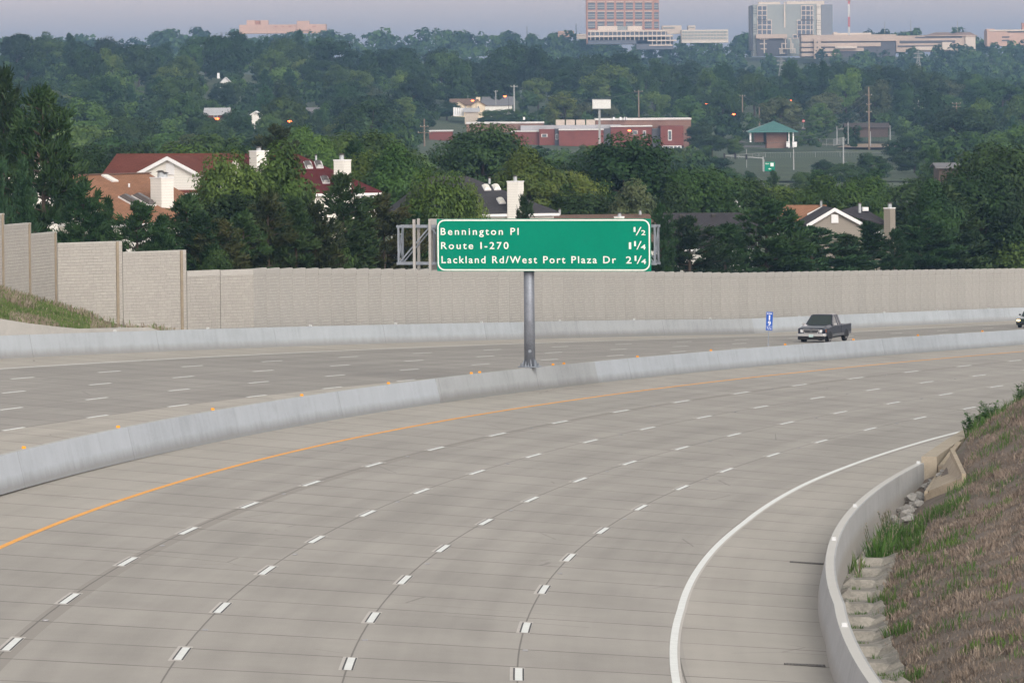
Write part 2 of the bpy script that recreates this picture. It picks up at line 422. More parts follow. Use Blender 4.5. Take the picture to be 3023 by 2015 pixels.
def reflector(x, t, parent, mat, h=1.07, w=.20):
    s = s_at(x, t, h); m = MB(Frame(rd(s, t, h), hd(s)))
    m.box((0, 0, .008), (.16, .10, .016), 0); m.box((0, 0, .06), (w, .035, .09), 0, bev=.01)
    return m.build('reflector', mat, parent)
for x in (72, 352, 629, 895, 1150, 1395, 1418, 1633, 1665, 1885, 2100, 2321, 2522, 2713, 2903): reflector(x, -3.72, bar, M_amber, 1.07, .13)
fb = sweep('roadside_barrier', [(-29.55, -.06), (-29.36, 1.07), (-29.14, 1.07), (-28.94, -.06)], arr(60, 215, 2) + [215.98], M_farbar)
tag(fb, 'pale concrete roadside barrier at the foot of the long panelled sound wall', 'barrier')
sweep('barrier_run', [(-29.56, -.06), (-29.38, 1.09), (-29.13, 1.09), (-28.92, -.06)], arr(216, 262, 2), M_bar2, fb)
sweep('barrier_run', [(-29.55, -.06), (-29.36, 1.08), (-29.14, 1.08), (-28.94, -.06)], arr(262.02, 470, 2), M_farbar, fb)
for x in (340, 618, 917, 1172, 1425, 1653, 1875, 2100, 2360, 2611, 2767, 2920): reflector(x, -29.25, fb, M_refl, 1.07, .15)

# ------------------------------------------------------------------ sound walls
def ledge_stone(name, col, rows=6.6):
    m, nt, bs = newmat(name)
    uv = nt.new('ShaderNodeUVMap').outputs[0]
    dis = nt.noise(uv, 1.7, 4, .65, out=1)
    v = nt.mix(.085, uv, dis)
    br = nt.new('ShaderNodeTexBrick', inp={'Scale': rows / .25 * .25, 'Mortar Size': .07, 'Mortar Smooth': .6, 'Bias': .1, 'Brick Width': 2.6, 'Row Height': 1.0,
        'Color1': (.9, .9, .9, 1), 'Color2': (.62, .62, .62, 1), 'Mortar': (.2, .2, .2, 1)})
    br.offset = .37; br.squash = .7; br.squash_frequency = 3
    link(nt, v, br.inputs['Vector'])
    n1 = nt.noise(nt.mapping(uv, (.3, .5, 1)), 1.0, 4); n2 = nt.noise(nt.mapping(uv, (5, 12, 1)), 1.0, 3, .65)
    oi = nt.new('ShaderNodeObjectInfo').outputs['Random']
    f = nt.math('ADD', nt.math('MULTIPLY', br.outputs['Color'], .62), nt.math('ADD', nt.math('MULTIPLY', n2, .4), nt.math('MULTIPLY', nt.math('SUBTRACT', n1, .5), .35)))
    f = nt.math('ADD', f, nt.math('MULTIPLY', nt.math('SUBTRACT', oi, .5), .10))
    f = nt.math('ADD', f, nt.math('MULTIPLY', nt.math('SUBTRACT', nt.noise(nt.mapping(uv, (2.6, .16, 1)), 1.0, 4, .6), .5), .22))
    c = nt.ramp(f, [(.18, tuple(x * .55 for x in col)), (.45, tuple(x * .86 for x in col)), (.72, col), (1.0, tuple(min(1, x * 1.15) for x in col))])
    link(nt, c, bs.inputs['Base Color']); bs.inputs['Roughness'].default_value = .9; bs.inputs['Specular IOR Level'].default_value = .15
    link(nt, nt.bump(f, .9, .06), bs.inputs['Normal'])
    return m
M_stone = ledge_stone('ledge_stone_panel', (.44, .427, .398)); M_stone2 = ledge_stone('ledge_stone_panel_pale', (.385, .37, .34))
M_cap = simple('smooth_cap_concrete', (.385, .374, .35), .85, .07, 2.0)
M_post = simple('tan_post', (.27, .225, .165), .7, .12, 2.5)
def panel_mesh(L, H, th, cap):
    a = MB(); g = .02
    a.add([(g, 0, -H), (L - g, 0, -H), (L - g, 0, -cap), (g, 0, -cap), (g, th, -H), (L - g, th, -H), (L - g, th, -cap), (g, th, -cap)],
          [(0, 1, 2, 3), (5, 4, 7, 6), (1, 5, 6, 2), (4, 0, 3, 7), (3, 2, 6, 7), (0, 4, 5, 1)], 0, [(0, 0), (L, 0), (L, H - cap), (0, H - cap), (0, 0), (L, 0), (L, H - cap), (0, H - cap)])
    b = MB(); b.box((L / 2, th / 2 - .002, -cap / 2), (L - 2 * g, th + .036, cap - .003), 0, bev=.012)
    return a, b
TW = -30.2
PITCH = 2.07
s0w = s_at(752, TW, 4.3)
wall = empty('sound_wall', rd(s0w, TW), 'long curving sound wall of tan stone textured panels with sawtooth top edge', 'sound wall')
pa, pc = panel_mesh(PITCH, 5.2, .22, .33)
proto = None
s = s0w
lp = rd(s0w, TW)
for n in range(92):
    s1 = s + PITCH / (1 - float(np.interp(s, ST, KAP)) * TW)
    p = rd(s, TW); q = rd(s1, TW)
    ztop = rd(s, -29.0)[2] + 4.34
    ang = math.atan2(q[1] - p[1], q[0] - p[0])
    if proto is None:
        a = pa.build('panel', M_stone); b = pc.build('cap', M_cap); b.parent = a; proto = a; a.parent = wall
    else:
        a = proto.copy(); COL.objects.link(a); b = proto.children[0].copy(); COL.objects.link(b); b.parent = a
    o_ = np.array([p[0], p[1], ztop]) - np.array(wall.location)
    a.location = tuple(o_); a.rotation_euler = (0, 0, ang)
    s = s1
# the angled return and the stepped wall climbing to the left
swall = empty('sound_wall', rd(s0w, TW), 'stepped sound wall of tall stone textured bays and tan posts climbing to the left', 'sound wall')
P0 = rd(s0w, TW); A50 = R(50); d50 = np.array([math.sin(A50), math.cos(A50), 0])
A14 = R(14); d14 = np.array([math.sin(A14), math.cos(A14), 0])
def bay(right, dvec, L, ztop, H, cap, mat, post_in=None):
    left = right - dvec * L
    A, B = panel_mesh(L, H, .24, cap)
    ang = math.atan2(dvec[1], dvec[0])
    a = A.build('panel', mat); c_ = B.build('cap', M_cap); c_.parent = a; a.parent = swall
    if post_in:
        m = MB(); m.box((L - post_in, -.035, -H / 2 - .01), (.17, .07, H - .02), 0, bev=.012)
        pst = m.build('post', M_post); pst.parent = a
    a.location = Vector((left[0], left[1], ztop)) - swall.location; a.rotation_euler = (0, 0, ang)
    return left
q = np.array(P0)
qD = lambda p, y: at(1511, y, px(p)[2])[2]
BAY = []
for L, ytop in ((2.3, 786.5), (2.3, 788)):
    q2 = bay(q, d50, L, qD(q, ytop), 6, .33, M_stone2); q = q2
wall_corner = q.copy()
for L, dv, ytop in ((4.32, d50, 728.6), (4.32, d50, 700.6), (4.2, d14, 671), (4.2, d14, 644), (4.2, d14, 615.6), (4.2, d14, 588), (4.2, d14, 562)):
    BAY.append(q.copy())
    q = bay(q, dv, L, qD(q, ytop), 7.5, .11, M_stone2, post_in=.36)
BAY.append(q.copy())

# ------------------------------------------------------------------ shoulder wall, retaining wall and banks on the right
def near_dt(s): return -.022 * max(0.0, 16 - s)
M_shw = barrier_mat('shoulder_wall_concrete', (.40, .405, .41), (.33, .31, .285), (.58, .565, .53), 1.02)  # top strip coloured paler than the faces
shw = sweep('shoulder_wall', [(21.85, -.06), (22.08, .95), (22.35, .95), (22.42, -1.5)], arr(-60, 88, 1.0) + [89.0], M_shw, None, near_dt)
tag(shw, 'curving concrete shoulder wall with pale top beside the right hand shoulder', 'barrier')
def s_at2(y, t, dz):
    ss = np.arange(-30, 100, .25); q = np.array([px(rd(s, t + near_dt(s), dz)) for s in ss]); return float(ss[np.argmin(abs(q[:, 1] - y))])
for y in (1364, 1494, 1592, 1846):
    s = s_at2(y, 22.2, 1.0) if y > 1370 else 88.4
    m = MB(Frame(rd(s, 22.2 + near_dt(s), 0) + np.array([0, 0, .95 + rd(s, 21.85)[2] - rd(s, 22.2)[2]]), hd(s)))
    m.box((0, 0, .008), (.15, .10, .016), 0); m.box((0, 0, .055), (.13, .03, .09), 0, bev=.01)
    m.build('reflector', M_refl, shw)
PW = rd(ST, np.zeros(len(ST)))
H0 = lambda s: float(np.interp(s, [0, 66, 80, 95, 115, 160, 300], [-.62, -.62, .3, 1.65, 2.25, 2.6, 3.0]))
HI = lambda s: float(np.interp(s, [0, 70, 88, 92, 100, 160, 300], [-.62, -.62, .2, .7, 1.2, 2.0, 2.3]))
SL = lambda s: float(np.interp(s, [0, 40, 70, 95], [.40, .42, .46, .6]))
def bank(s, t, extra=0.0):
    """world point on the bank right of the shoulder wall"""
    p = rd(s, t); e = rd(s, 21.85)[2]; dt = near_dt(s)
    tt = t - dt
    if tt < 23.4:
        a, b = HI(s), H0(s); k = max(0.0, (tt - 22.9) / .5); h = a + (b - a) * k
    else:
        h = H0(s) + SL(s) * (tt - 23.4) - .004 * (tt - 23.4) ** 2 if tt < 60 else H0(s) + SL(s) * 36.6 - .004 * 36.6 ** 2
        h += .05 * math.sin(s * 1.7 + t * 2.1) * math.sin(s * .6 - t * 1.3) * min(1, tt - 23.4)
    return np.array([p[0], p[1], e + h + extra])
def on_bank(x, y, s=60.0, t=24.0):
    for D in np.arange(112, 290, .35):
        p = at(x, y, D); k = int(np.argmin((PW[:, 0] - p[0]) ** 2 + (PW[:, 1] - p[1]) ** 2)); hh = PH[k]; dx, dy = p[0] - PW[k, 0], p[1] - PW[k, 1]
        s, t = ST[k] + dx * math.sin(hh) + dy * math.cos(hh), dx * math.cos(hh) - dy * math.sin(hh)
        if t > 22.45 and p[2] < bank(s, t)[2]: return s, t
    return s, t
M_blk = simple('tan_concrete', (.40, .345, .27), .88, .12, 1.3, bump=.2)
blk = sweep('retaining_wall', [(22.12, -.1), (22.14, 1.15), (22.72, 1.15), (22.74, -1.0)], [90.2] + arr(92, 300, 2), M_blk, None, None, False, True,
            lambda s: float(np.interp(s, [90, 103, 118, 140, 200, 300], [0, .35, .8, 1.0, 1.25, 1.4])))
tag(blk, 'tan concrete retaining wall starting beyond the end of the shoulder wall', 'retaining wall')
# ------------------------------------------------------------------ terrain
TD = np.array([-200, 150, 260, 330, 420, 600, 800, 1000, 1300, 1500, 1700, 1850, 2000, 2300, 2700, 3200, 4200, 9500.])
TA = np.array([-.11, -.055, 0, .055, .11])
TZ = np.array([
    [3, 2, 1, 1, 3], [-1, -1, -1, -1, 3], [-2, -2, -2, -2, 2], [-2, -2, -3, -4, -3], [-1.5, -2.2, -3.4, -4.5, -5], [-4, -4, -5, -7, -7.5],
    [-6, -6, -7, -9, -9], [-6.5, -7, -8.5, -10, -10], [-3, -4, -8, -9.2, -9.5], [1, 0, -6, -8, -8.5], [9, 7, 0, -5, -6], [14.5, 13, 4.5, 1, -2],
    [17, 16, 6, 3, 0], [8, 8, 2, -2, -2], [10, 10, 8, 6, 6], [30, 28, 26, 25, 25], [30, 30, 28, 28, 28], [26, 26, 26, 26, 26]], float)
def T0(x, y):
    x = np.asarray(x, float); y = np.asarray(y, float)
    a = np.clip(x / np.maximum(y, 60), TA[0], TA[-1]); fa = (a - TA[0]) / .055; ia = np.clip(fa.astype(int), 0, 3); fa = fa - ia
    i = np.clip(np.searchsorted(TD, y) - 1, 0, len(TD) - 2); fd = np.clip((y - TD[i]) / (TD[i + 1] - TD[i]), 0, 1); fd = fd * fd * (3 - 2 * fd)
    z = (TZ[i, ia] * (1 - fa) + TZ[i, ia + 1] * fa) * (1 - fd) + (TZ[i + 1, ia] * (1 - fa) + TZ[i + 1, ia + 1] * fa) * fd
    return z + np.where(y > 340, .5 * np.sin(x * .03 + 1) * np.sin(y * .021) + .22 * np.sin(x * .11) * np.sin(y * .09), 0)
PW = rd(ST, np.zeros(len(ST)))
def st_of(x, y):
    d = (PW[:, 0] - x) ** 2 + (PW[:, 1] - y) ** 2; k = int(np.argmin(d)); h = PH[k]
    dx, dy = x - PW[k, 0], y - PW[k, 1]
    return ST[k] + dx * math.sin(h) + dy * math.cos(h), dx * math.cos(h) - dy * math.sin(h)
def T(x, y):
    z = float(T0(x, y))
    if y < 560:
        s, t = st_of(x, y)
        if -34.5 < t < 62 and -105 < s < 520: z = min(z, float(rd(s, max(-29, min(t, 22)))[2]) - 1.6)
        if -60 < t <= -34.5 and s > 172: z = min(z, float(rd(s, -29)[2]) + .6)
    return z
rows = [-160, -60, 0, 60, 110] + list(range(140, 460, 5)) + list(range(460, 900, 16)) + list(range(900, 2200, 28)) + list(range(2200, 4200, 90)) + [4500, 5200, 6200, 7500, 9000]
V = []; NC = 150
for y in rows:
    for k in range(NC + 1):
        a = -1 + 2 * k / NC; x = (a * .5 + a ** 3 * .5) * .62 * (y + 330)
        V.append((x, y, T(x, y)))
m = MB(); n = NC + 1
m.add(V, [(i * n + k, i * n + k + 1, i * n + n + k + 1, i * n + n + k) for i in range(len(rows) - 1) for k in range(NC)])
gm, nt, bs = newmat('meadow_ground')
P = coords(nt)
c = nt.ramp(nt.noise(P, .02, 6, .65), [(.3, (.028, .05, .018)), (.5, (.045, .075, .026)), (.7, (.075, .085, .04))])
link(nt, nt.mix(nt.math('MULTIPLY', nt.noise(P, .6, 4, .7), .5), c, (.05, .06, .025, 1)), bs.inputs['Base Color']); bs.inputs['Roughness'].default_value = .95
tag(m.build('ground', gm, None, True), kind='structure')

# ------------------------------------------------------------------ grass helper: many thin blades in one mesh
def blades(name, pts, hts, mat_idx, mats, parent=None, width=.02, lean=.35, seed=1, seg=1):
    g = np.random.default_rng(seed); n = len(pts); pts = np.asarray(pts, float); hts = np.asarray(hts, float)
    az = g.uniform(0, 2 * pi, n); ln = g.uniform(.1, 1, n) * lean; f = g.uniform(0, 2 * pi, n)
    w_ = width * g.uniform(.6, 1.4, n) * np.sqrt(hts / hts.mean())
    side = np.stack([np.cos(f) * w_, np.sin(f) * w_, np.zeros(n)], 1) / 2
    tip = pts + np.stack([np.cos(az) * ln * hts, np.sin(az) * ln * hts, hts * np.sqrt(np.maximum(.05, 1 - ln ** 2))], 1)
    mid = pts + (tip - pts) * .55 + np.stack([np.zeros(n), np.zeros(n), hts * .12], 1)
    V = np.stack([pts - side, pts + side, mid + side * .8, mid - side * .8, tip], 1).reshape(-1, 3)
    if parent is not None: V = V - np.array(root_loc(parent))
    me = bpy.data.meshes.new(name); b = np.arange(n) * 5
    me.vertices.add(len(V)); me.vertices.foreach_set('co', V.ravel())
    loops = np.stack([b, b + 1, b + 2, b + 3, b + 3, b + 2, b + 4], 1).ravel()
    me.loops.add(len(loops)); me.loops.foreach_set('vertex_index', loops)
    me.polygons.add(2 * n)
    st = np.stack([np.arange(n) * 7, np.arange(n) * 7 + 4], 1).ravel(); me.polygons.foreach_set('loop_start', st)
    me.polygons.foreach_set('loop_total', np.tile([4, 3], n))
    me.polygons.foreach_set('material_index', np.repeat(np.asarray(mat_idx, int), 2))
    for q in mats: me.materials.append(q)
    me.update(calc_edges=True); me.validate()
    o = bpy.data.objects.new(name, me); COL.objects.link(o)
    if parent is not None: o.parent = parent
    return o
def leafmat(name, lo, mid, hi, scale=.8, trans=.25, rough=.6):
    """foliage: tone varies from clump to clump and from plant to plant"""
    m, nt, bs = newmat(name)
    P = coords(nt, 'Object'); oi = nt.new('ShaderNodeObjectInfo').outputs['Random']
    f = nt.math('ADD', nt.noise(P, scale, 3, .6), nt.math('MULTIPLY', nt.math('SUBTRACT', oi, .5), .22))
    f = nt.math('ADD', f, nt.math('MULTIPLY', nt.math('SUBTRACT', nt.noise(P, scale * 6, 2), .5), .3))
    c = nt.ramp(f, [(.28, lo), (.5, mid), (.75, hi)])
    c = nt.new('ShaderNodeHueSaturation', inp={'Hue': nt.math('ADD', .5, nt.math('MULTIPLY', nt.math('SUBTRACT', nt.math('FRACT', nt.math('MULTIPLY', oi, 7.31)), .5), .035)), 'Value': nt.math('ADD', .85, nt.math('MULTIPLY', nt.math('FRACT', nt.math('MULTIPLY', oi, 3.17)), .35)), 'Color': c}).outputs[0]
    link(nt, c, bs.inputs['Base Color']); bs.inputs['Roughness'].default_value = rough; bs.inputs['Specular IOR Level'].default_value = .2
    if trans:
        tr = nt.new('ShaderNodeBsdfTranslucent', inp={'Color': c}); mx = nt.new('ShaderNodeMixShader', inp={0: trans})
        link(nt, bs.outputs[0], mx.inputs[1]); link(nt, tr.outputs[0], mx.inputs[2]); link(nt, mx.outputs[0], nt.n['Material Output'].inputs[0])
    return m
M_dry = leafmat('dry_grass', (.095, .078, .063), (.16, .133, .107), (.24, .203, .163), .7, .1, .9)
M_straw = leafmat('straw', (.16, .128, .095), (.25, .205, .16), (.34, .29, .23), .9, .1, .9)
M_green = leafmat('green_grass', (.055, .105, .022), (.09, .165, .035), (.15, .22, .06), 1.2, .3)
M_green2 = leafmat('mown_grass', (.075, .115, .03), (.125, .175, .05), (.19, .22, .08), .6, .25)
M_weed = leafmat('weed_leaf', (.035, .08, .02), (.06, .125, .032), (.10, .17, .05), 1.6, .3)

# ------------------------------------------------------------------ right hand bank, gutter, rocks, flume, weeds
tv = [22.38, 22.9, 23.0, 23.4, 23.7, 24.1, 24.6, 25.2, 25.8, 26.5, 27.3, 28.3, 30, 33, 37, 42, 50, 62]
sv = arr(-60, 300, 1.0)
m = MB(); V = [tuple(bank(s, (t if s < 90 or t > 22.8 else 22.74) + near_dt(s))) for s in sv for t in tv]; n = len(tv)
m.add(V, [(i * n + k, i * n + k + 1, i * n + n + k + 1, i * n + n + k) for i in range(len(sv) - 1) for k in range(n - 1)])
bm_, nt, bs = newmat('dry_bank_soil')
P = coords(nt); f = nt.math('ADD', nt.math('MULTIPLY', nt.noise(P, .5, 5, .65), .5), nt.math('MULTIPLY', nt.noise(P, 7, 4, .7), .5))
c = nt.ramp(f, [(.3, (.085, .066, .052)), (.5, (.145, .115, .092)), (.7, (.205, .168, .135))])
c = nt.mix(nt.math('MULTIPLY', nt.math('GREATER_THAN', nt.noise(P, .33, 4, .6), .56), .35), c, (.06, .085, .03, 1))
link(nt, c, bs.inputs['Base Color']); bs.inputs['Roughness'].default_value = .95; link(nt, nt.bump(f, .8, .08), bs.inputs['Normal'])
tag(m.build('embankment', bm_, None, True), kind='structure')
g = np.random.default_rng(5)
def nz(s, t): return math.sin(s * .31 + 1.3) * math.sin(t * 1.1 + s * .17) + .6 * math.sin(s * .83 + t * 2.3 + 2) + .4 * math.sin(s * 1.9 - t * 3.1)
P_, H_, I_ = [], [], []
for k in range(90000):
    s = g.uniform(-2, 135); t = 23.45 + 4.9 * g.uniform(0, 1) ** 1.0 + near_dt(s)
    if 73.5 < s < 96 and t < 23.35 + (96 - s) * .075: continue
    v = nz(s, t); v2 = math.sin(s * .9 + 2 * math.sin(t * 1.7)) * math.sin(t * 2.6 + s * .5)
    if v2 < -.35 and g.uniform() < .72: continue
    if v > 1.15 and g.uniform() < .3: I_.append(2); H_.append(g.uniform(.10, .32))
    else: I_.append(0 if g.uniform() < (.35 if v2 > .3 else .75) else 1); H_.append(g.uniform(.05, .16) * (1.7 if v2 > .45 else 1.0))
    P_.append(bank(s, t, -.01))
tag(blades('dry_grass', P_, H_, I_, [M_dry, M_straw, M_green], width=.022, lean=.85, seed=2), kind='stuff')
# green tufts along the foot of the bank and between the gutter ribs
P_, H_, I_ = [], [], []
def tuft(s, t, r, n, h0, h1, green=.9):
    for _ in range(n):
        a = g.uniform(0, 2 * pi); q = r * math.sqrt(g.uniform()); P_.append(bank(s + q * math.cos(a) * 1.6, t + q * math.sin(a), -.02)); H_.append(g.uniform(h0, h1)); I_.append(0 if g.uniform() < green else 1)
for s in np.arange(-2, 66, 4.9):
    for _ in range(2): tuft(s + g.uniform(-.4, .4), 22.75 + near_dt(s) + g.uniform(-.15, .5), .2, 60, .05, .28)
for s, t, r, n, a, b in ((0, 24.1, .9, 900, .15, .5), (-3, 24.6, .9, 900, .15, .6), (5, 23.75, .55, 400, .12, .4), (11, 23.6, .5, 300, .1, .4), (24, 23.9, .4, 160, .15, .45), (36, 23.6, .4, 200, .15, .5), (31, 23.8, .5, 160, .1, .4),
        (44, 24.6, .9, 130, .15, .45), (52, 25.2, 1.1, 140, .15, .45), (20, 25.2, .8, 70, .15, .4), (30, 26, .9, 70, .15, .4), (58, 23.7, .7, 500, .2, .6), (64, 23.5, .7, 700, .2, .75), (70, 24.4, 1.0, 500, .15, .5), (76, 25.2, 1.0, 200, .15, .45), (84, 25.6, 1.2, 200, .15, .4), (92, 25.4, 1.2, 180, .15, .4)):
    tuft(s, t + near_dt(s), r, n, a, b, .88)
for k in range(45):
    s = g.uniform(4, 95); t = g.uniform(23.8, 27) + near_dt(s)
    if 73 < s < 96 and t < 25.2: continue
    tuft(s, t, .3, 24, .1, .34)
for s in np.arange(96, 150, 1.0): tuft(s, 23.1 + g.uniform(0, .7), .5, 60, .12, .45 + .2 * math.sin(s * 1.3), .8)
tag(blades('grass', P_, H_, I_, [M_green, M_straw], width=.024, lean=.6, seed=3), kind='stuff')

# stepped gutter of cast concrete between wall and bank
M_gut = simple('gutter_concrete', (.275, .258, .228), .9, .34, 1.6, bump=.3)
gut = MB()
sv = arr(-40, 68, .25); V = []
prof = [(22.36, -.66), (22.40, -.50), (22.62, -.54), (22.72, -.60), (23.22, -.60), (23.36, -.50), (23.58, -.40), (23.62, -.66)]
for s in sv:
    ph = (s % 4.9) / 4.9; lift = .24 * (1 - ph)
    e = rd(s, 21.85)[2]; dt = near_dt(s); wob = .16 * (ph ** 2) + .04 * math.sin(s * 2.2) + .03 * math.sin(s * 5.1)
    for k, (t, dz) in enumerate(prof):
        p = rd(s, t + dt + (wob if k >= 5 else 0)); V.append((p[0], p[1], e + dz + (lift if 2 <= k <= 4 else lift * .35 if k in (5, 6) else 0)))
n = len(prof)
gut.add(V, [(i * n + k, i * n + k + 1, i * n + n + k + 1, i * n + n + k) for i in range(len(sv) - 1) for k in range(n - 1)])
tag(gut.build('drainage_gutter', M_gut), 'ribbed pale concrete drainage gutter between the shoulder wall and the dry bank', 'gutter')

# rip-rap at the end of the gutter
M_rock = simple('limestone_rock', (.31, .30, .285), .85, .22, 3.0, bump=.4)
def rock_mesh(seed):
    r_ = np.random.default_rng(seed); import bmesh
    bm = bmesh.new(); bmesh.ops.create_icosphere(bm, subdivisions=1, radius=1.0)
    ax = r_.normal(size=(9, 3)); ax /= np.linalg.norm(ax, axis=1)[:, None]; dd = r_.uniform(.5, .9, 9)
    for v in bm.verts:
        p = np.array(v.co)
        for a, d in zip(ax, dd):
            q = p @ a
            if q > d: p = p - a * (q - d)
        v.co = Vector(p * np.array([1, .8, .62]))
    me = bpy.data.meshes.new('rock'); bm.to_mesh(me); bm.free(); me.materials.append(M_rock); return me
RM = [rock_mesh(k) for k in range(5)]
for k in range(40):
    s = g.uniform(67.5, 88.5); t = g.uniform(22.5, 23.3); sz = g.uniform(.18, .40) if s < 82 else g.uniform(.12, .24)
    o = bpy.data.objects.new('rock', RM[k % 5]); COL.objects.link(o)
    p = bank(s, t); o.location = (p[0], p[1], p[2] + sz * .45); o.scale = (sz, sz, sz); o.rotation_euler = (g.uniform(-.5, .5), g.uniform(-.5, .5), g.uniform(0, 6))
    tag(o, 'grey limestone rock in the rip-rap pile between shoulder wall end and tan flume', 'rock', 'rip-rap rocks at the end of the gutter')
# concrete flume
fl = empty('drainage_flume', bank(78, 24), 'tan concrete drainage flume apron with raised side curbs set into the dry bank', 'flume')
M_fl = simple('flume_concrete', (.38, .315, .235), .9, .16, 1.5, bump=.3)
B_ = lambda s, t, e=0.0: bank(s, t, e)
quad = [B_(88.5, 23.0, .2), B_(89, 23.35, .18), B_(77, 24.7, .16), B_(78.3, 23.45, .2)]
m = MB(); m.prism([q + (0, 0, -.25) for q in quad], (0, 0, .31)); m.build('apron', M_fl, fl)
def curb(a, b, w, h0, h1, name='curb'):
    a, b = np.array(a), np.array(b); d = b - a; u = np.array([d[1], -d[0], 0]); u = u / np.linalg.norm(u) * w / 2; z = np.array([0, 0, 1.0])
    m = MB(); v = [a - u - z * .3, a + u - z * .3, a + u + z * h0, a - u + z * h0, b - u - z * .3, b + u - z * .3, b + u + z * h1, b - u + z * h1]
    m.add(v, [(0, 1, 2, 3), (5, 4, 7, 6), (1, 5, 6, 2), (4, 0, 3, 7), (3, 2, 6, 7), (0, 4, 5, 1)]); return m.build(name, M_fl, fl)
curb(B_(89, 23.4), B_(76.8, 24.8), .15, .40, .36); curb(B_(88.5, 22.95), B_(78.1, 23.37), .12, .28, .3)
curb(B_(89.2, 22.95), B_(95, 23.1), .18, .4, .3); curb(B_(78, 23.42), B_(76.7, 24.7), .18, .2, .17, 'sill')

# weeds one can tell apart
def weed(name, label, cat, spots, hmax, n, leafy=False, seeds=False, sd=0):
    r_ = np.random.default_rng(sd + 40); p0 = spots[0]
    o = empty(name, p0, label, cat)
    P, H, I = [], [], []
    for p in spots:
        for _ in range(n):
            a = r_.uniform(0, 2 * pi); q = .28 * math.sqrt(r_.uniform()); P.append(p + (q * math.cos(a), q * math.sin(a), -.03)); H.append(hmax * r_.uniform(.35, 1)); I.append(0 if r_.uniform() < .85 else 1)
    blades('blade', P, H, I, [M_green, M_straw], o, .035, .55, sd)
    if leafy or seeds:
        st_ = MB(); lf = MB()
        for p in spots:
            for _ in range(4 if leafy else 6):
                a = r_.uniform(0, 2 * pi); top = p + np.array([.35 * math.cos(a), .35 * math.sin(a), hmax * r_.uniform(.8, 1.3)]); st_.tube(p, top, .012, .006, 4)
                for j in range(60 if leafy else 14):
                    k = r_.uniform(.25, 1.0) if leafy else r_.uniform(.82, 1.02); b = p + (top - p) * k; a2 = r_.uniform(0, 2 * pi); L = r_.uniform(.16, .40) * (1.25 - .6 * k) if leafy else r_.uniform(.05, .1)
                    d = np.array([math.cos(a2), math.sin(a2), r_.uniform(-.3, .5) if leafy else r_.uniform(.5, 1)]) * L; u = np.array([-math.sin(a2), math.cos(a2), 0]) * L * (.22 if leafy else .12)
                    lf.add([b, b + d * .5 + u, b + d, b + d * .5 - u], [(0, 1, 2, 3)])
        st_.build('stem', M_weed, o); lf.build('leaf' if leafy else 'seed_head', M_weed if leafy else M_straw, o)
    return o
Bk = lambda s, t: bank(s, t)
weed('grass_clump', 'tall arching green grass clump standing alone against the back of the shoulder wall', 'grass clump', [Bk(49, 22.58), Bk(50, 22.62)], .95, 24, sd=1)
weed('grass_clump', 'large bushy green grass clump with brown seed heads in front of the rock pile', 'grass clump', [Bk(56 + i * 1.4, 23.0 + .13 * (i % 3)) for i in range(8)], .95, 130, False, True, sd=2)
weed('weed_plant', 'dark leafy weed overhanging the start of the tan retaining wall', 'weed', [Bk(101 + i * 1.5, 23.0 + .15 * (i % 2)) for i in range(5)], .9, 70, True, sd=3)
weed('weed_plant', 'tall leafy weed on the bank top where the road disappears', 'weed', [Bk(116 + i * 1.6, 23.0 + .2 * (i % 2)) for i in range(6)], 1.15, 70, True, sd=4)
weed('weed_plant', 'high green weed thicket with pale seed heads at the right edge of the bank', 'weed', [Bk(122 + i * 1.8, 23.4 + .3 * (i % 3)) for i in range(10)], 1.35, 90, True, True, sd=5)
# drain grates in the right shoulder
M_iron = simple('cast_iron', (.13, .125, .12), .6, .3, 8, metal=.6)
def grate(s, t0, t1, label):
    m = MB(Frame(rd(s, (t0 + t1) / 2, .004), hd(s), math.atan(float(np.interp(s, ST, PE)) - .0087))); L = t1 - t0
    m.box((0, 0, .0), (L, .2, .006), 0)
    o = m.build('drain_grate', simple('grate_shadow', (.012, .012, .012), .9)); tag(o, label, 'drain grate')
    b = MB(m.fr)
    for k in range(int(L / .075)): b.box((-L / 2 + .04 + k * .075, 0, .016), (.034, .19, .022))
    b.box((0, -.105, .016), (L, .03, .026)); b.box((0, .105, .016), (L, .03, .026))
    b.build('grating', M_iron, o); return o
grate(9.2, 20.68, 21.62, 'long slotted iron drain grate across the shoulder nearest the bottom edge')
grate(45.3, 20.8, 21.8, 'slotted iron drain grate farther up the shoulder beside the curving wall')

# ------------------------------------------------------------------ left: low curved wall and the grass bank below the stepped sound wall
M_low = simple('pale_wall_concrete', (.42, .41, .385), .86, .09, 1.0)
LW = [(-60, 931, 257), (0, 940.5, 258.5), (85, 954, 260.5), (170, 964, 262.5), (238, 970, 264.5), (340, 967.5, 267.5), (445, 966.5, 270.5), (468, 975, 271.2)]
top = [at(*q) for q in LW]
m = MB(); V = []
for i, p in enumerate(top):
    d = top[min(i + 1, len(top) - 1)] - top[max(i - 1, 0)]; u = np.array([-d[1], d[0], 0]); u = u / np.linalg.norm(u) * .28
    V += [p + (0, 0, -1.7), p, p + u, p + u + (0, 0, -1.7)]
n = 4
m.add(V, [(i * n + k, i * n + n + k, i * n + n + k + 1, i * n + k + 1) for i in range(len(top) - 1) for k in range(3)] + [(0, 1, 2, 3), tuple(len(V) - 4 + k for k in (3, 2, 1, 0))])
lw = m.build('retaining_wall', M_low); tag(lw, 'low pale concrete retaining wall below the grass bank at the left edge', 'retaining wall')
bx = lambda p, y: np.array([p[0], p[1], at(1511, y, px(p)[2])[2]])
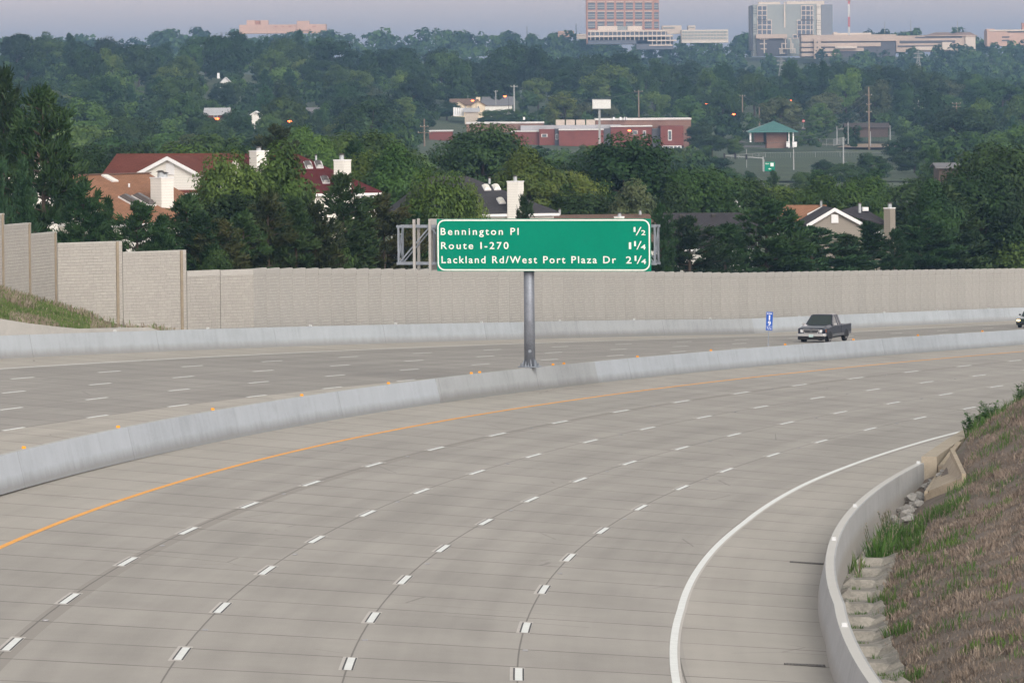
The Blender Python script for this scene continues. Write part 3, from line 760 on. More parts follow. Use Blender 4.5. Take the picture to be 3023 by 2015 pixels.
foot = [bx(BAY[k], y) for k, y in ((6, 800), (5, 828), (4, 857), (3, 880), (2, 900), (1, 955))] + [bx(BAY[1] + (BAY[0] - BAY[1]) * .5, 967), bx(BAY[0], 976)]
m = MB(); NR = 14; V = []
for i in range(len(foot)):
    a = foot[i] + d50 * .3; b = top[i] + np.array([-.05, .3, -.06])
    for k in range(NR + 1):
        u = k / NR; p = b + (a - b) * u; V.append((p[0], p[1], p[2] + .10 * math.sin(u * 9 + i * 2.3) * math.sin(u * pi)))
n = NR + 1
m.add(V, [(i * n + k, i * n + n + k, i * n + n + k + 1, i * n + k + 1) for i in range(len(foot) - 1) for k in range(NR)])
for j in range(len(m.mi)): m.mi[j] = 1 if j >= 5 * NR else 0
gb = m.build('grass_bank', [simple('bank_turf', (.12, .125, .05), .95, .25, .9, bump=.5), M_low], None, True); tag(gb, kind='structure')
P_, H_, I_ = [], [], []
VV = np.array(V).reshape(len(foot), n, 3)
for k in range(26000):
    a = g.uniform(0, len(foot) - 1.001); b = g.uniform(0, NR - .001); i, j = int(a), int(b); fa, fb_ = a - i, b - j
    p = (VV[i, j] * (1 - fa) + VV[i + 1, j] * fa) * (1 - fb_) + (VV[i, j + 1] * (1 - fa) + VV[i + 1, j + 1] * fa) * fb_
    u = b / NR; v = math.sin(a * 2.1 + u * 5) * .25 + u + .2 * math.sin(p[0] * 1.9)
    if a > 4.9 - .5 * u and g.uniform() < .96: continue
    dry = (v < .18) or (v > .80) or a > 4.4
    P_.append(p); I_.append((1 if g.uniform() < .7 else 0) if dry else (0 if g.uniform() < .9 else 1)); H_.append(g.uniform(.1, .5) if v > .8 else g.uniform(.08, .26))
tag(blades('grass', P_, H_, I_, [M_green2, M_straw], width=.045, lean=.6, seed=9), kind='stuff')
# ------------------------------------------------------------------ lettering
def text_mesh(txt, weight=0.0, spacing=1.0):
    cu = bpy.data.curves.new('lettering', 'FONT'); cu.body = txt; cu.size = 1.0; cu.offset = weight; cu.space_character = spacing; cu.resolution_u = 4
    o = bpy.data.objects.new('lettering', cu); COL.objects.link(o)
    dg = bpy.context.evaluated_depsgraph_get(); dg.update()
    me = bpy.data.meshes.new_from_object(o.evaluated_get(dg)); bpy.data.objects.remove(o); bpy.data.curves.remove(cu)
    v = np.array([tuple(q.co) for q in me.vertices]); f = [tuple(p.vertices) for p in me.polygons]; bpy.data.meshes.remove(me)
    return v, f
CAP0 = {}
def lettering(m, txt, x0, x1, zb, zt, y, weight=.02, spacing=1.0, mi=0, ref='H'):
    """put text into builder m so that a capital spans zb..zt and the line spans x0..x1; lies in the local x-z plane at depth y"""
    v, f = text_mesh(txt, weight, spacing)
    if (ref, weight) not in CAP0: q = text_mesh(ref, weight)[0]; CAP0[(ref, weight)] = (q[:, 1].min(), q[:, 1].max())
    c0, c1 = CAP0[(ref, weight)]; sx = (x1 - x0) / (v[:, 0].max() - v[:, 0].min()); sz = (zt - zb) / (c1 - c0)
    P = np.stack([x0 + (v[:, 0] - v[:, 0].min()) * sx, np.full(len(v), y), zb + (v[:, 1] - c0) * sz], 1)
    m.add(P, f, mi)
def plane_hit(fr, yl, x, y):
    """local x, z where the sight line of pixel x, y meets the plane local-y = yl"""
    d = at(x, y, 1.0) - np.array([0, 0, CZ]); o = np.array([0, 0, CZ]) - fr.o
    ol, dl = fr.m.T @ o, fr.m.T @ d; k = (yl - ol[1]) / dl[1]; p = ol + dl * k
    return p[0], p[2]

# ------------------------------------------------------------------ overhead guide sign on the median
M_galv = simple('galvanised_steel', (.24, .27, .31), .5, .14, 3.0, metal=.35)
M_pole = simple('weathered_galvanised_pole', (.215, .235, .27), .5, .2, 1.4, metal=.4)
M_alu = simple('aluminium_back', (.36, .355, .34), .6, .08, 3.0, metal=.1)
M_sgreen = simple('sign_green', (.0, .205, .128), .65, .05, .8, spec=.06)
M_swhite = simple('sign_white', (.80, .79, .745), .5, .03, 2.0)
sp = s_at(1565, -3.65, 1.07)
sF = Frame(rd(sp, -3.65, 1.07), hd(sp))
sign = empty('overhead_sign', sF.o, 'big green overhead guide sign on a single grey post standing on the median barrier', 'road sign')
H = lambda x, y, yl: plane_hit(sF, yl, x, y)
m = MB(sF)
ztop = H(1560, 668, 0)[1]
m.lathe((0, 0, .06), [(.265, 0), (.258, 2.4), (.25, ztop + .05)], 20)
o_post = m.build('post', M_pole, sign, True)
m = MB(sF); m.box((0, 0, .03), (1.02, .62, .06), 0, bev=.015); m.build('base_plate', M_galv, sign)
for k in range(8):
    a = 2 * pi * k / 8 + .39; c, s_ = math.cos(a), math.sin(a)
    m = MB(sF); m.prism([(c * .25 - s_ * .012, s_ * .25 + c * .012, .06), (c * .44 - s_ * .012, s_ * .29 + c * .012, .06), (c * .25 - s_ * .012, s_ * .25 + c * .012, .42)], (s_ * .024, -c * .024, 0)); m.build('stiffener', M_galv, sign)
for k in range(8):
    a = 2 * pi * k / 8; m = MB(sF); m.tube((math.cos(a) * .43, math.sin(a) * .25, .05), (math.cos(a) * .43, math.sin(a) * .25, .20), .025, None, 6); m.tube((math.cos(a) * .43, math.sin(a) * .25, .06), (math.cos(a) * .43, math.sin(a) * .25, .11), .045, None, 6); m.build('anchor_bolt', M_galv, sign)
m = MB(sF); m.tube((.08, -.25, .78), (.08, -.28, .78), .085, None, 12); m.build('hand_hole_cover', M_galv, sign)
# box truss: two chords front and rear, verticals and diagonals
yf, yr = -.30, .42
xl = H(1171, 700, yf)[0]; xr = H(1949, 700, yr)[0]; zt = H(1175, 668.5, yf)[1]; zb = H(1175, 777.5, yf)[1]
tr = MB(sF)
for y in (yf, yr):
    for z in (zt, zb): tr.box(((xl + xr) / 2, y, z), (xr - xl, .11, .12), 0)
for x in np.linspace(xl + .09, xr - .09, 9):
    for z in (zt, zb): tr.bar((x, yf, z), (x, yr, z), .06)
tr.build('chord_frame', M_galv, sign)
nb = 8; xs = np.linspace(xl + .09, xr - .09, nb + 1)
for i, x in enumerate(xs):
    m = MB(sF)
    for y in (yf, yr): m.bar((x, y, zb), (x, y, zt), .085)
    if i in (0, nb): m.bar((x, yf, zb), (x, yr, zt), .05); m.bar((x, yr, zb), (x, yf, zt), .05)
    m.build('upright', M_galv, sign)
for i in range(nb):
    m = MB(sF); up = i % 2 == 0
    for y in (yf, yr): m.bar((xs[i], y, zb if up else zt), (xs[i + 1], y, zt if up else zb), .06)
    m.bar((xs[i], yf, zt), (xs[i + 1], yr, zt), .045)
    m.build('diagonal', M_galv, sign)
# hangers and the back of the sign facing the other way
yh, yq = yf - .12, yr + .12
def hanger(x, y0, y1, yl):
    a = H(x, (y0 + y1) / 2, yl)[0]; z1 = H(x, y0, yl)[1]; z0 = H(x, y1, yl)[1]
    m = MB(sF); m.box((a, yl, (z0 + z1) / 2), (.115, .12, z1 - z0), 0); return m.build('hanger', M_alu, sign)
hanger(1223.0, 647.4, 799.5, yh); hanger(1236.0, 645, 797, yq); hanger(1269.5, 646.5, 800, yh)
for x in (1420, 1660, 1880): hanger(x, 648, 800, yh)
x0, z1 = H(1268.5, 645.5, yq + .1); x1, z0 = H(1900, 798, yq + .1)
m = MB(sF); nrib = 8; hh = (z1 - z0) / nrib
for k in range(nrib): m.box(((x0 + x1) / 2, yq + .10 - (.012 if k % 2 else 0), z0 + hh * (k + .5)), (x1 - x0, .05, hh - .03), 0)
m.box(((x0 + x1) / 2, yq + .12, (z0 + z1) / 2), (x1 - x0, .03, z1 - z0 - .01), 0)
m.build('rear_sign_back', M_alu, sign)
# front panel
yp = yh - .10
xa, za = H(1289.5, 646.5, yp); xb, zc = H(1922.5, 801, yp)
pan = MB(sF); pan.box(((xa + xb) / 2, yp, (za + zc) / 2), (xb - xa, .05, za - zc), 0, bev=.006)
panel = pan.build('sign_panel', M_sgreen, sign)
yt = yp - .029
def rrect(x0, x1, z0, z1, r, n=8):
    out = []
    for cx, cz, a0 in ((x1 - r, z1 - r, 0), (x0 + r, z1 - r, 90), (x0 + r, z0 + r, 180), (x1 - r, z0 + r, 270)):
        for k in range(n + 1): a = R(a0 + 90 * k / n); out.append((cx + r * math.cos(a), cz + r * math.sin(a)))
    return out
def border(m, x0, x1, z0, z1, r, w, y):
    a = rrect(x0, x1, z0, z1, r); b = rrect(x0 + w, x1 - w, z0 + w, z1 - w, r - w); n = len(a)
    m.add([(p[0], y, p[1]) for p in a] + [(p[0], y, p[1]) for p in b], [(i, n + i, n + (i + 1) % n, (i + 1) % n) for i in range(n)])
m = MB(sF); border(m, xa + .03, xb - .04, zc + .03, za - .03, .36, .062, yt); m.build('border', M_swhite, panel)
zpix = lambda y: H(1606, 620 + y / 2.941, yt)[1]
xpix = lambda x: H(1150 + x / 2.941, 724, yt)[0]
for txt, a, b, t_, u_, spc in (('Bennington Pl', 445, 1122, 155, 215, 1.34), ('Route I-270', 447, 1033, 278, 338, 1.32), ('Lackland Rd/West Port Plaza Dr', 450, 1965, 400, 461, 1.26)):
    m = MB(sF); lettering(m, txt, xpix(a), xpix(b), zpix(u_), zpix(t_), yt, .009, spc); m.build('legend', M_swhite, panel)
def dig(m, ch, a, b, t_, u_): lettering(m, ch, xpix(a), xpix(b), zpix(u_), zpix(t_), yt, .012)
def slash(m, a, b, t_, u_):
    w_ = .052; m.add([(xpix(a), yt, zpix(u_)), (xpix(a) + w_, yt, zpix(u_)), (xpix(b), yt, zpix(t_)), (xpix(b) - w_, yt, zpix(t_))], [(0, 1, 2, 3)])
for parts_ in ((('1', 2120, 2136, 148, 190), ('/', 2138, 2188, 148, 220), ('2', 2186, 2223, 176, 218)),
               (('1', 2078, 2098, 280, 338), ('1', 2124, 2139, 270, 314), ('/', 2143, 2188, 270, 342), ('4', 2181, 2224, 299, 342)),
               (('2', 2052, 2100, 402, 463), ('1', 2127, 2142, 396, 440), ('/', 2145, 2190, 395, 466), ('4', 2184, 2226, 424, 467))):
    m = MB(sF)
    for ch, a, b, t_, u_ in parts_:
        (slash(m, a, b, t_, u_) if ch == '/' else dig(m, ch, a, b, t_, u_))
    m.build('distance', M_swhite, panel)

# ------------------------------------------------------------------ blue mile marker on the barrier
M_blue = simple('sign_blue', (.008, .085, .42), .45, .05, 2)
ms = s_at(2268, -3.65, 1.07)
mF = Frame(rd(ms, -3.65, 1.07), hd(ms) * .3, R(2.6))
mm = empty('mile_marker', mF.o, 'narrow blue mile marker sign on a thin leaning post on the barrier', 'road sign')
m = MB(mF); m.box((0, 0, .7), (.05, .04, 1.4)); m.box((0, .0, .02), (.16, .14, .04)); m.build('post', M_galv, mm)
hx = lambda x, y: plane_hit(mF, -.05, 2223 + x / 2.941, 500 + y / 2.941)
ax, az = hx(117, 1235); bx_, bz = hx(167, 1397)
m = MB(mF); m.box(((ax + bx_) / 2, -.035, (az + bz) / 2), (bx_ - ax, .012, az - bz)); mp = m.build('sign_panel', M_blue, mm)
W_ = bx_ - ax; Hh = az - bz; L_ = lambda f: ax + W_ * f; Z_ = lambda f: az - Hh * f
m = MB(mF); lettering(m, 'E364', L_(.12), L_(.88), Z_(.135), Z_(.05), -.0425, .02)
lettering(m, '1', L_(.40), L_(.60), Z_(.44), Z_(.18), -.0425, .02); lettering(m, '9', L_(.28), L_(.74), Z_(.74), Z_(.50), -.0425, .02)
m.add([(L_(.04), -.0425, Z_(.80)), (L_(.96), -.0425, Z_(.80)), (L_(.96), -.0425, Z_(.785)), (L_(.04), -.0425, Z_(.785))], [(0, 1, 2, 3)])
lettering(m, '1', L_(.2), L_(.3), Z_(.91), Z_(.83), -.0425, .015); lettering(m, '4', L_(.6), L_(.86), Z_(.96), Z_(.88), -.0425, .015)
m.add([(L_(.3), -.0425, Z_(.97)), (L_(.37), -.0425, Z_(.97)), (L_(.68), -.0425, Z_(.83)), (L_(.61), -.0425, Z_(.83))], [(0, 1, 2, 3)])
m.build('legend', M_swhite, mp)

# ------------------------------------------------------------------ vehicles (local frame: +y forward, origin on the road under the middle)
M_navy, nt, bs = newmat('dark_blue_car_paint')
bs.inputs['Base Color'].default_value = (.013, .016, .032, 1); bs.inputs['Roughness'].default_value = .3; bs.inputs['Coat Weight'].default_value = .7; bs.inputs['Coat Roughness'].default_value = .08; bs.inputs['Metallic'].default_value = .3
M_dgreen, nt, bs = newmat('dark_green_car_paint')
bs.inputs['Base Color'].default_value = (.016, .034, .028, 1); bs.inputs['Roughness'].default_value = .3; bs.inputs['Coat Weight'].default_value = .7; bs.inputs['Metallic'].default_value = .3
M_lower = simple('silver_lower_paint', (.16, .165, .175), .35, .05, 2, metal=.5)
M_glass, nt, bs = newmat('tinted_glass')
bs.inputs['Base Color'].default_value = (.035, .045, .042, 1); bs.inputs['Roughness'].default_value = .06; bs.inputs['Specular IOR Level'].default_value = .7
M_chrome = simple('chrome', (.66, .66, .67), .2, .03, 4, metal=.55)
M_plastic = simple('black_trim', (.018, .018, .02), .55, .1, 4)
M_tyre = simple('tyre_rubber', (.016, .016, .017), .8, .15, 6)
M_rim = simple('alloy_rim', (.45, .45, .46), .3, .05, 4, metal=.8)
M_lamp = simple('lamp_lens', (.62, .64, .66), .15, .05, 4, spec=.7)
M_ambl = simple('amber_lens', (.65, .17, .03), .25, .05, 4)
M_seat = simple('seat_cloth', (.16, .14, .12), .9, .1, 4)
M_plate = simple('licence_plate', (.42, .55, .55), .5, .12, 14)
M_lit = emis('lit_headlamp', (1.0, .72, .34), 5.0)
def loft(m, secs, mi=0, caps=True):
    """secs: list of (y, [(x, z)...]) closed rings with equal counts"""
    n = len(secs[0][1]); V = [(x, y, z) for y, r in secs for x, z in r]
    f = [(i * n + k, i * n + (k + 1) % n, i * n + n + (k + 1) % n, i * n + n + k) for i in range(len(secs) - 1) for k in range(n)]
    if caps: f += [tuple(range(n - 1, -1, -1)), tuple((len(secs) - 1) * n + k for k in range(n))]
    return m.add(V, f, mi)
def ring(w, z0, z1, r=.08, wt=None):
    wt = w if wt is None else wt
    return [(-w + r * .3, z0), (w - r * .3, z0), (w, z0 + r), (w, z1 - (z1 - z0) * .45), (wt, z1 - r), (wt - r, z1), (-wt + r, z1), (-wt, z1 - r), (-w, z1 - (z1 - z0) * .45), (-w, z0 + r)]
def wheel(parent, fr, x, y, r=.38, w=.25):
    e = MB(fr); sgn = 1 if x > 0 else -1
    def tor(rad, x0, x1, mi, mb):
        n = 20; V = []
        for xx, rr_ in ((x0, rad * .86), (x0 + sgn * .02, rad), (x1 - sgn * .02, rad), (x1, rad * .86)): V += [(xx, y + rr_ * math.cos(2 * pi * k / n), r + rr_ * math.sin(2 * pi * k / n)) for k in range(n)]
        f = [(i * n + k, i * n + (k + 1) % n, i * n + n + (k + 1) % n, i * n + n + k) for i in range(3) for k in range(n)] + [tuple(range(n)), tuple(3 * n + k for k in range(n))]
        mb.add(V, f, mi)
    tor(r, x - sgn * w / 2, x + sgn * w / 2, 0, e); o = e.build('wheel', M_tyre, parent)
    h = MB(fr); tor(r * .62, x + sgn * (w / 2 - .03), x + sgn * (w / 2 + .008), 0, h)
    h.build('rim', M_rim, o); return o
def pickup(fr, label):
    o = empty('pickup_truck', fr.o, label, 'pickup truck')
    # body: nose, cab lower half and bed sides, with the wheel openings left as gaps in the skirt
    b = MB(fr)
    loft(b, [(2.78, ring(.88, .62, .98, .06)), (2.70, ring(.95, .52, 1.05, .08)), (2.2, ring(.985, .50, 1.12, .10)), (1.28, ring(.99, .50, 1.18, .10)), (1.20, ring(.99, .50, 1.17, .06))])
    loft(b, [(1.20, ring(.985, .42, 1.17, .05)), (-.60, ring(.985, .42, 1.17, .05))])
    for sx in (-1, 1):
        b.box((sx * .93, -1.72, .84), (.12, 2.22, .64), 0, bev=.03)
        b.box((sx * .975, -1.72, 1.02), (.04, 2.16, .16), 0, bev=.015)
    b.box((0, -2.80, .80), (1.92, .07, .62), 0, bev=.02); b.box((0, -.64, .86), (1.92, .06, .6), 0); b.box((0, -1.7, .62), (1.8, 2.1, .06), 0)
    b.build('body', M_navy, o)
    bl = MB(fr)
    for yy in (1.78, -1.75):
        for sx in (-1, 1):
            n = 14; V = []
            for rr_ in (.44, .52): V += [(sx * (1.0 if rr_ < .5 else .992), yy + rr_ * math.cos(pi * k / n), .38 + rr_ * math.sin(pi * k / n)) for k in range(n + 1)]
            bl.add(V, [(k, k + 1, n + 2 + k, n + 1 + k) for k in range(n)])
            bl.add([(sx * .994, yy, .38)] + [(sx * .994, yy + .45 * math.cos(pi * k / n), .38 + .45 * math.sin(pi * k / n)) for k in range(n + 1)], [(0, k + 1, k + 2) for k in range(n)], 1)
            bl.add([(sx * .9945, yy - .45, .30), (sx * .9945, yy + .45, .30), (sx * .9945, yy + .45, .42), (sx * .9945, yy - .45, .42)], [(0, 1, 2, 3)], 1)
    bl.build('wheel_arch', [M_navy, M_plastic], o)
    sk = MB(fr)
    for sx in (-1, 1): sk.box((sx * .978, .02, .50), (.05, 2.5, .18), 0, bev=.02); sk.box((sx * .978, -2.45, .55), (.05, .6, .14), 0, bev=.02)
    sk.build('rocker_panel', M_lower, o)
    hd_ = MB(fr); loft(hd_, [(2.66, [(-.86, .98), (.86, .98), (.80, 1.06), (-.80, 1.06)]), (2.2, [(-.90, 1.02), (.90, 1.02), (.82, 1.17), (-.82, 1.17)]), (1.22, [(-.93, 1.10), (.93, 1.10), (.84, 1.24), (-.84, 1.24)])]); hd_.build('hood', M_navy, o)
    # cab: pillars and roof, separate panes
    c = MB(fr); zr = 1.83
    A, Bp, C_ = (1.22, 1.18), (.42, 1.78), (-.55, 1.78)
    c.box((0, -.08, zr - .03), (1.42, 1.08, .09), 0, bev=.035)
    for sx in (-1, 1):
        c.tube((sx * .90, 1.20, 1.16), (sx * .70, .44, 1.79), .05, .05, 6); c.tube((sx * .93, -.02, 1.16), (sx * .72, -.06, 1.79), .055, .05, 6); c.tube((sx * .93, -.56, 1.16), (sx * .71, -.52, 1.79), .075, .065, 6)
    c.build('cab', M_navy, o)
    it = MB(fr)
    for sx in (-.42, .42): it.box((sx, -.05, 1.2), (.5, .14, .62), 0, bev=.05); it.box((sx, -.05, 1.6), (.26, .10, .18), 0, bev=.04)
    it.box((0, .95, 1.16), (1.6, .4, .08), 0, bev=.03); it.build('interior', M_seat, o)
    wg = MB(fr); wg.add([(-.86, 1.19, 1.19), (.86, 1.19, 1.19), (.67, .45, 1.78), (-.67, .45, 1.78)], [(0, 1, 2, 3)]); wg.build('windscreen', M_glass, o)
    for sx in (-1, 1):
        wg = MB(fr); wg.add([(sx * .935, 1.05, 1.18), (sx * .935, .03, 1.18), (sx * .725, -.02, 1.77), (sx * .715, .42, 1.77)], [(0, 1, 2, 3)]); wg.add([(sx * .935, -.08, 1.18), (sx * .935, -.5, 1.18), (sx * .72, -.47, 1.77), (sx * .725, -.1, 1.77)], [(0, 1, 2, 3)]); wg.build('side_window', M_glass, o)
    wg = MB(fr); wg.add([(-.85, -.585, 1.2), (.85, -.585, 1.2), (.66, -.535, 1.76), (-.66, -.535, 1.76)], [(0, 1, 2, 3)]); wg.build('rear_window', M_glass, o)
    g_ = MB(fr); gp = [(-.56, .98), (.56, .98), (.60, .90), (.46, .70), (-.46, .70), (-.60, .90)]
    g_.prism([(x, 2.79, z) for x, z in gp], (0, .05, 0), 0); gr = g_.build('grille', M_chrome, o)
    q = MB(fr); q.prism([(x * .88, 2.842, .84 + (z - .84) * .74) for x, z in gp], (0, .006, 0), 0); q.build('grille_opening', M_plastic, gr)
    q = MB(fr)
    for z in (.80, .875): q.box((0, 2.853, z), (.9, .012, .02))
    q.build('grille_bar', M_lower, gr)
    q = MB(fr); q.add([(.085 * math.cos(2 * pi * k / 16), 2.862, .84 + .04 * math.sin(2 * pi * k / 16)) for k in range(16)], [tuple(range(16))]); q.build('emblem', M_lower, gr)
    for sx in (-1, 1):
        q = MB(fr); q.prism([(sx * .62, 2.74, .96), (sx * .84, 2.70, .96), (sx * .84, 2.70, .76), (sx * .56, 2.74, .75)], (0, .065, 0)); q.build('headlight', M_lamp, o)
        q = MB(fr); q.prism([(sx * .845, 2.70, .96), (sx * .965, 2.52, .95), (sx * .965, 2.52, .77), (sx * .845, 2.70, .76)], (0, .065, 0)); q.build('turn_signal', M_ambl, o)
        q = MB(fr); q.box((sx * 1.10, 1.02, 1.24), (.20, .10, .17), 0, bev=.04); q.tube((sx * .94, .98, 1.18), (sx * 1.02, 1.02, 1.2), .025, None, 6); q.build('mirror', M_chrome, o)
        q = MB(fr); q.box((sx * .99, -.02, .98), (.02, .2, .04)); q.build('door_handle', M_plastic, o)
    q = MB(fr); loft(q, [(2.97, ring(.90, .53, .67, .04)), (2.90, ring(.985, .51, .69, .04)), (2.62, ring(1.0, .51, .69, .04))]); q.build('bumper', M_chrome, o)
    q = MB(fr); q.box((0, 2.76, .40), (1.86, .24, .24), 0, bev=.05); q.build('lower_valance', M_plastic, o)
    q = MB(fr); q.box((-.05, 2.985, .55), (.31, .012, .17)); q.build('licence_plate', M_plate, o)
    q = MB(fr); q.box((0, 0, .36), (1.3, 4.6, .14)); q.box((0, 1.2, .3), (.9, .9, .16)); q.build('chassis', M_plastic, o)
    for x in (-.84, .84):
        for y in (1.78, -1.75): wheel(o, fr, x, y)
    return o
ts, tt = 236.4, -15.76
pickup(Frame(rd(ts, tt, .0), hd(ts) + pi + .02), 'dark blue pickup truck with chrome grille driving toward the camera beyond the median')
def estate(fr, label):
    o = empty('car', fr.o, label, 'car')
    b = MB(fr); loft(b, [(2.35, ring(.72, .42, .72, .08)), (2.25, ring(.84, .30, .80, .1)), (1.2, ring(.90, .26, .95, .1)), (-1.9, ring(.90, .26, .98, .1)), (-2.3, ring(.82, .36, .94, .1))]); b.build('body', M_dgreen, o)
    c = MB(fr); loft(c, [(.95, ring(.80, .92, .96, .02)), (.1, ring(.80, .92, 1.62, .06, .62)), (-1.6, ring(.80, .92, 1.66, .06, .62)), (-2.1, ring(.80, .92, 1.05, .03, .75))]); c.build('cab', M_dgreen, o)
    w_ = MB(fr); w_.add([(-.74, 1.0, 1.0), (.74, 1.0, 1.0), (.56, .14, 1.59), (-.56, .14, 1.59)], [(0, 1, 2, 3)]); w_.build('windscreen', M_glass, o)
    for sx in (-1, 1):
        w_ = MB(fr); w_.add([(sx * .815, .75, 1.0), (sx * .815, -1.7, 1.0), (sx * .66, -1.55, 1.56), (sx * .66, .1, 1.56)], [(0, 1, 2, 3)]); w_.build('side_window', M_glass, o)
        q = MB(fr); q.box((sx * .62, 2.3, .66), (.30, .16, .15), 0, bev=.04); q.build('headlight', M_lit, o)
        q = MB(fr); q.box((sx * .96, .72, 1.05), (.18, .1, .12), 0, bev=.03); q.build('mirror', M_dgreen, o)
    q = MB(fr); q.box((0, 2.33, .42), (1.5, .12, .18), 0, bev=.04); q.build('bumper', M_plastic, o)
    for x in (-.78, .78):
        for y in (1.4, -1.35): wheel(o, fr, x, y, .32, .2)
    return o
cs = 302.5
estate(Frame(rd(cs, -19.35, 0), hd(cs) + pi), 'dark green car with a lit headlight entering at the right edge')
# ------------------------------------------------------------------ houses behind the sound wall
def siding(name, col, pitch=.19):
    m, nt, bs = newmat(name)
    P = coords(nt); z = nt.new('ShaderNodeSeparateXYZ', inp={0: P}).outputs[2]
    fr = nt.math('FRACT', nt.math('DIVIDE', z, pitch))
    lap = nt.new('ShaderNodeMapRange', inp={0: fr, 1: 0.0, 2: .2, 3: .55, 4: 1.0}).outputs[0]
    n = nt.noise(P, .8, 4, .6); k = nt.math('MULTIPLY', lap, nt.math('ADD', .88, nt.math('MULTIPLY', n, .22)))
    c = nt.mix(k, tuple(x * .45 for x in col) + (1,), (*col, 1)); link(nt, c, bs.inputs['Base Color']); bs.inputs['Roughness'].default_value = .6
    link(nt, nt.bump(lap, .5, .02), bs.inputs['Normal']); return m
def shingle(name, col):
    m, nt, bs = newmat(name)
    P = coords(nt)
    br = nt.new('ShaderNodeTexBrick', inp={'Scale': 1.0, 'Mortar Size': .018, 'Brick Width': .36, 'Row Height': .16, 'Color1': (1, 1, 1, 1), 'Color2': (.72, .72, .72, 1), 'Mortar': (.5, .5, .5, 1)})
    q = nt.new('ShaderNodeCombineXYZ'); sp_ = nt.new('ShaderNodeSeparateXYZ', inp={0: P}); link(nt, nt.math('ADD', sp_.outputs[0], nt.math('MULTIPLY', sp_.outputs[1], .3)), q.inputs[0]); link(nt, nt.math('MULTIPLY', sp_.outputs[2], 2.0), q.inputs[1])
    link(nt, q.outputs[0], br.inputs['Vector'])
    n = nt.noise(P, .55, 5, .65); n2 = nt.noise(P, 5, 3, .7)
    f = nt.math('ADD', nt.math('MULTIPLY', n, .55), nt.math('MULTIPLY', n2, .45))
    c = nt.ramp(f, [(.25, tuple(x * .72 for x in col)), (.5, col), (.8, tuple(x * 1.3 for x in col))])
    link(nt, nt.mix(.55, c, br.outputs['Color'], 'MULTIPLY'), bs.inputs['Base Color']); bs.inputs['Roughness'].default_value = .92; bs.inputs['Specular IOR Level'].default_value = .15
    return m
M_wsid = siding('white_lap_siding', (.72, .70, .65)); M_csid = siding('cream_lap_siding', (.74, .72, .67)); M_tsid = siding('taupe_lap_siding', (.25, .225, .19), .16)
M_trim = simple('white_trim', (.72, .72, .72), .6, .05, 2)
M_rred = shingle('red_brown_shingles', (.15, .052, .04)); M_rtan = shingle('tan_shingles', (.30, .155, .095)); M_rdred = shingle('dark_red_shingles', (.105, .026, .028))
M_rgrey = shingle('charcoal_shingles', (.062, .060, .066)); M_rbrown = shingle('brown_shingles', (.16, .105, .085)); M_rdark = shingle('dark_grey_shingles', (.058, .054, .062))
M_flue = simple('flue_metal', (.42, .45, .47), .45, .1, 5, metal=.5); M_fcap = simple('flue_cap', (.06, .055, .05), .6, .2, 5)
M_sky = simple('skylight_dome', (.10, .085, .08), .25, .1, 3, spec=.6); M_skyw = simple('white_skylight_dome', (.72, .70, .64), .3, .05, 3)
M_win = simple('window_pane', (.10, .12, .13), .15, .15, 2, spec=.6)
def poly(m, pts, th=.16, mi=0): return m.prism(pts, (0, 0, -th), mi)
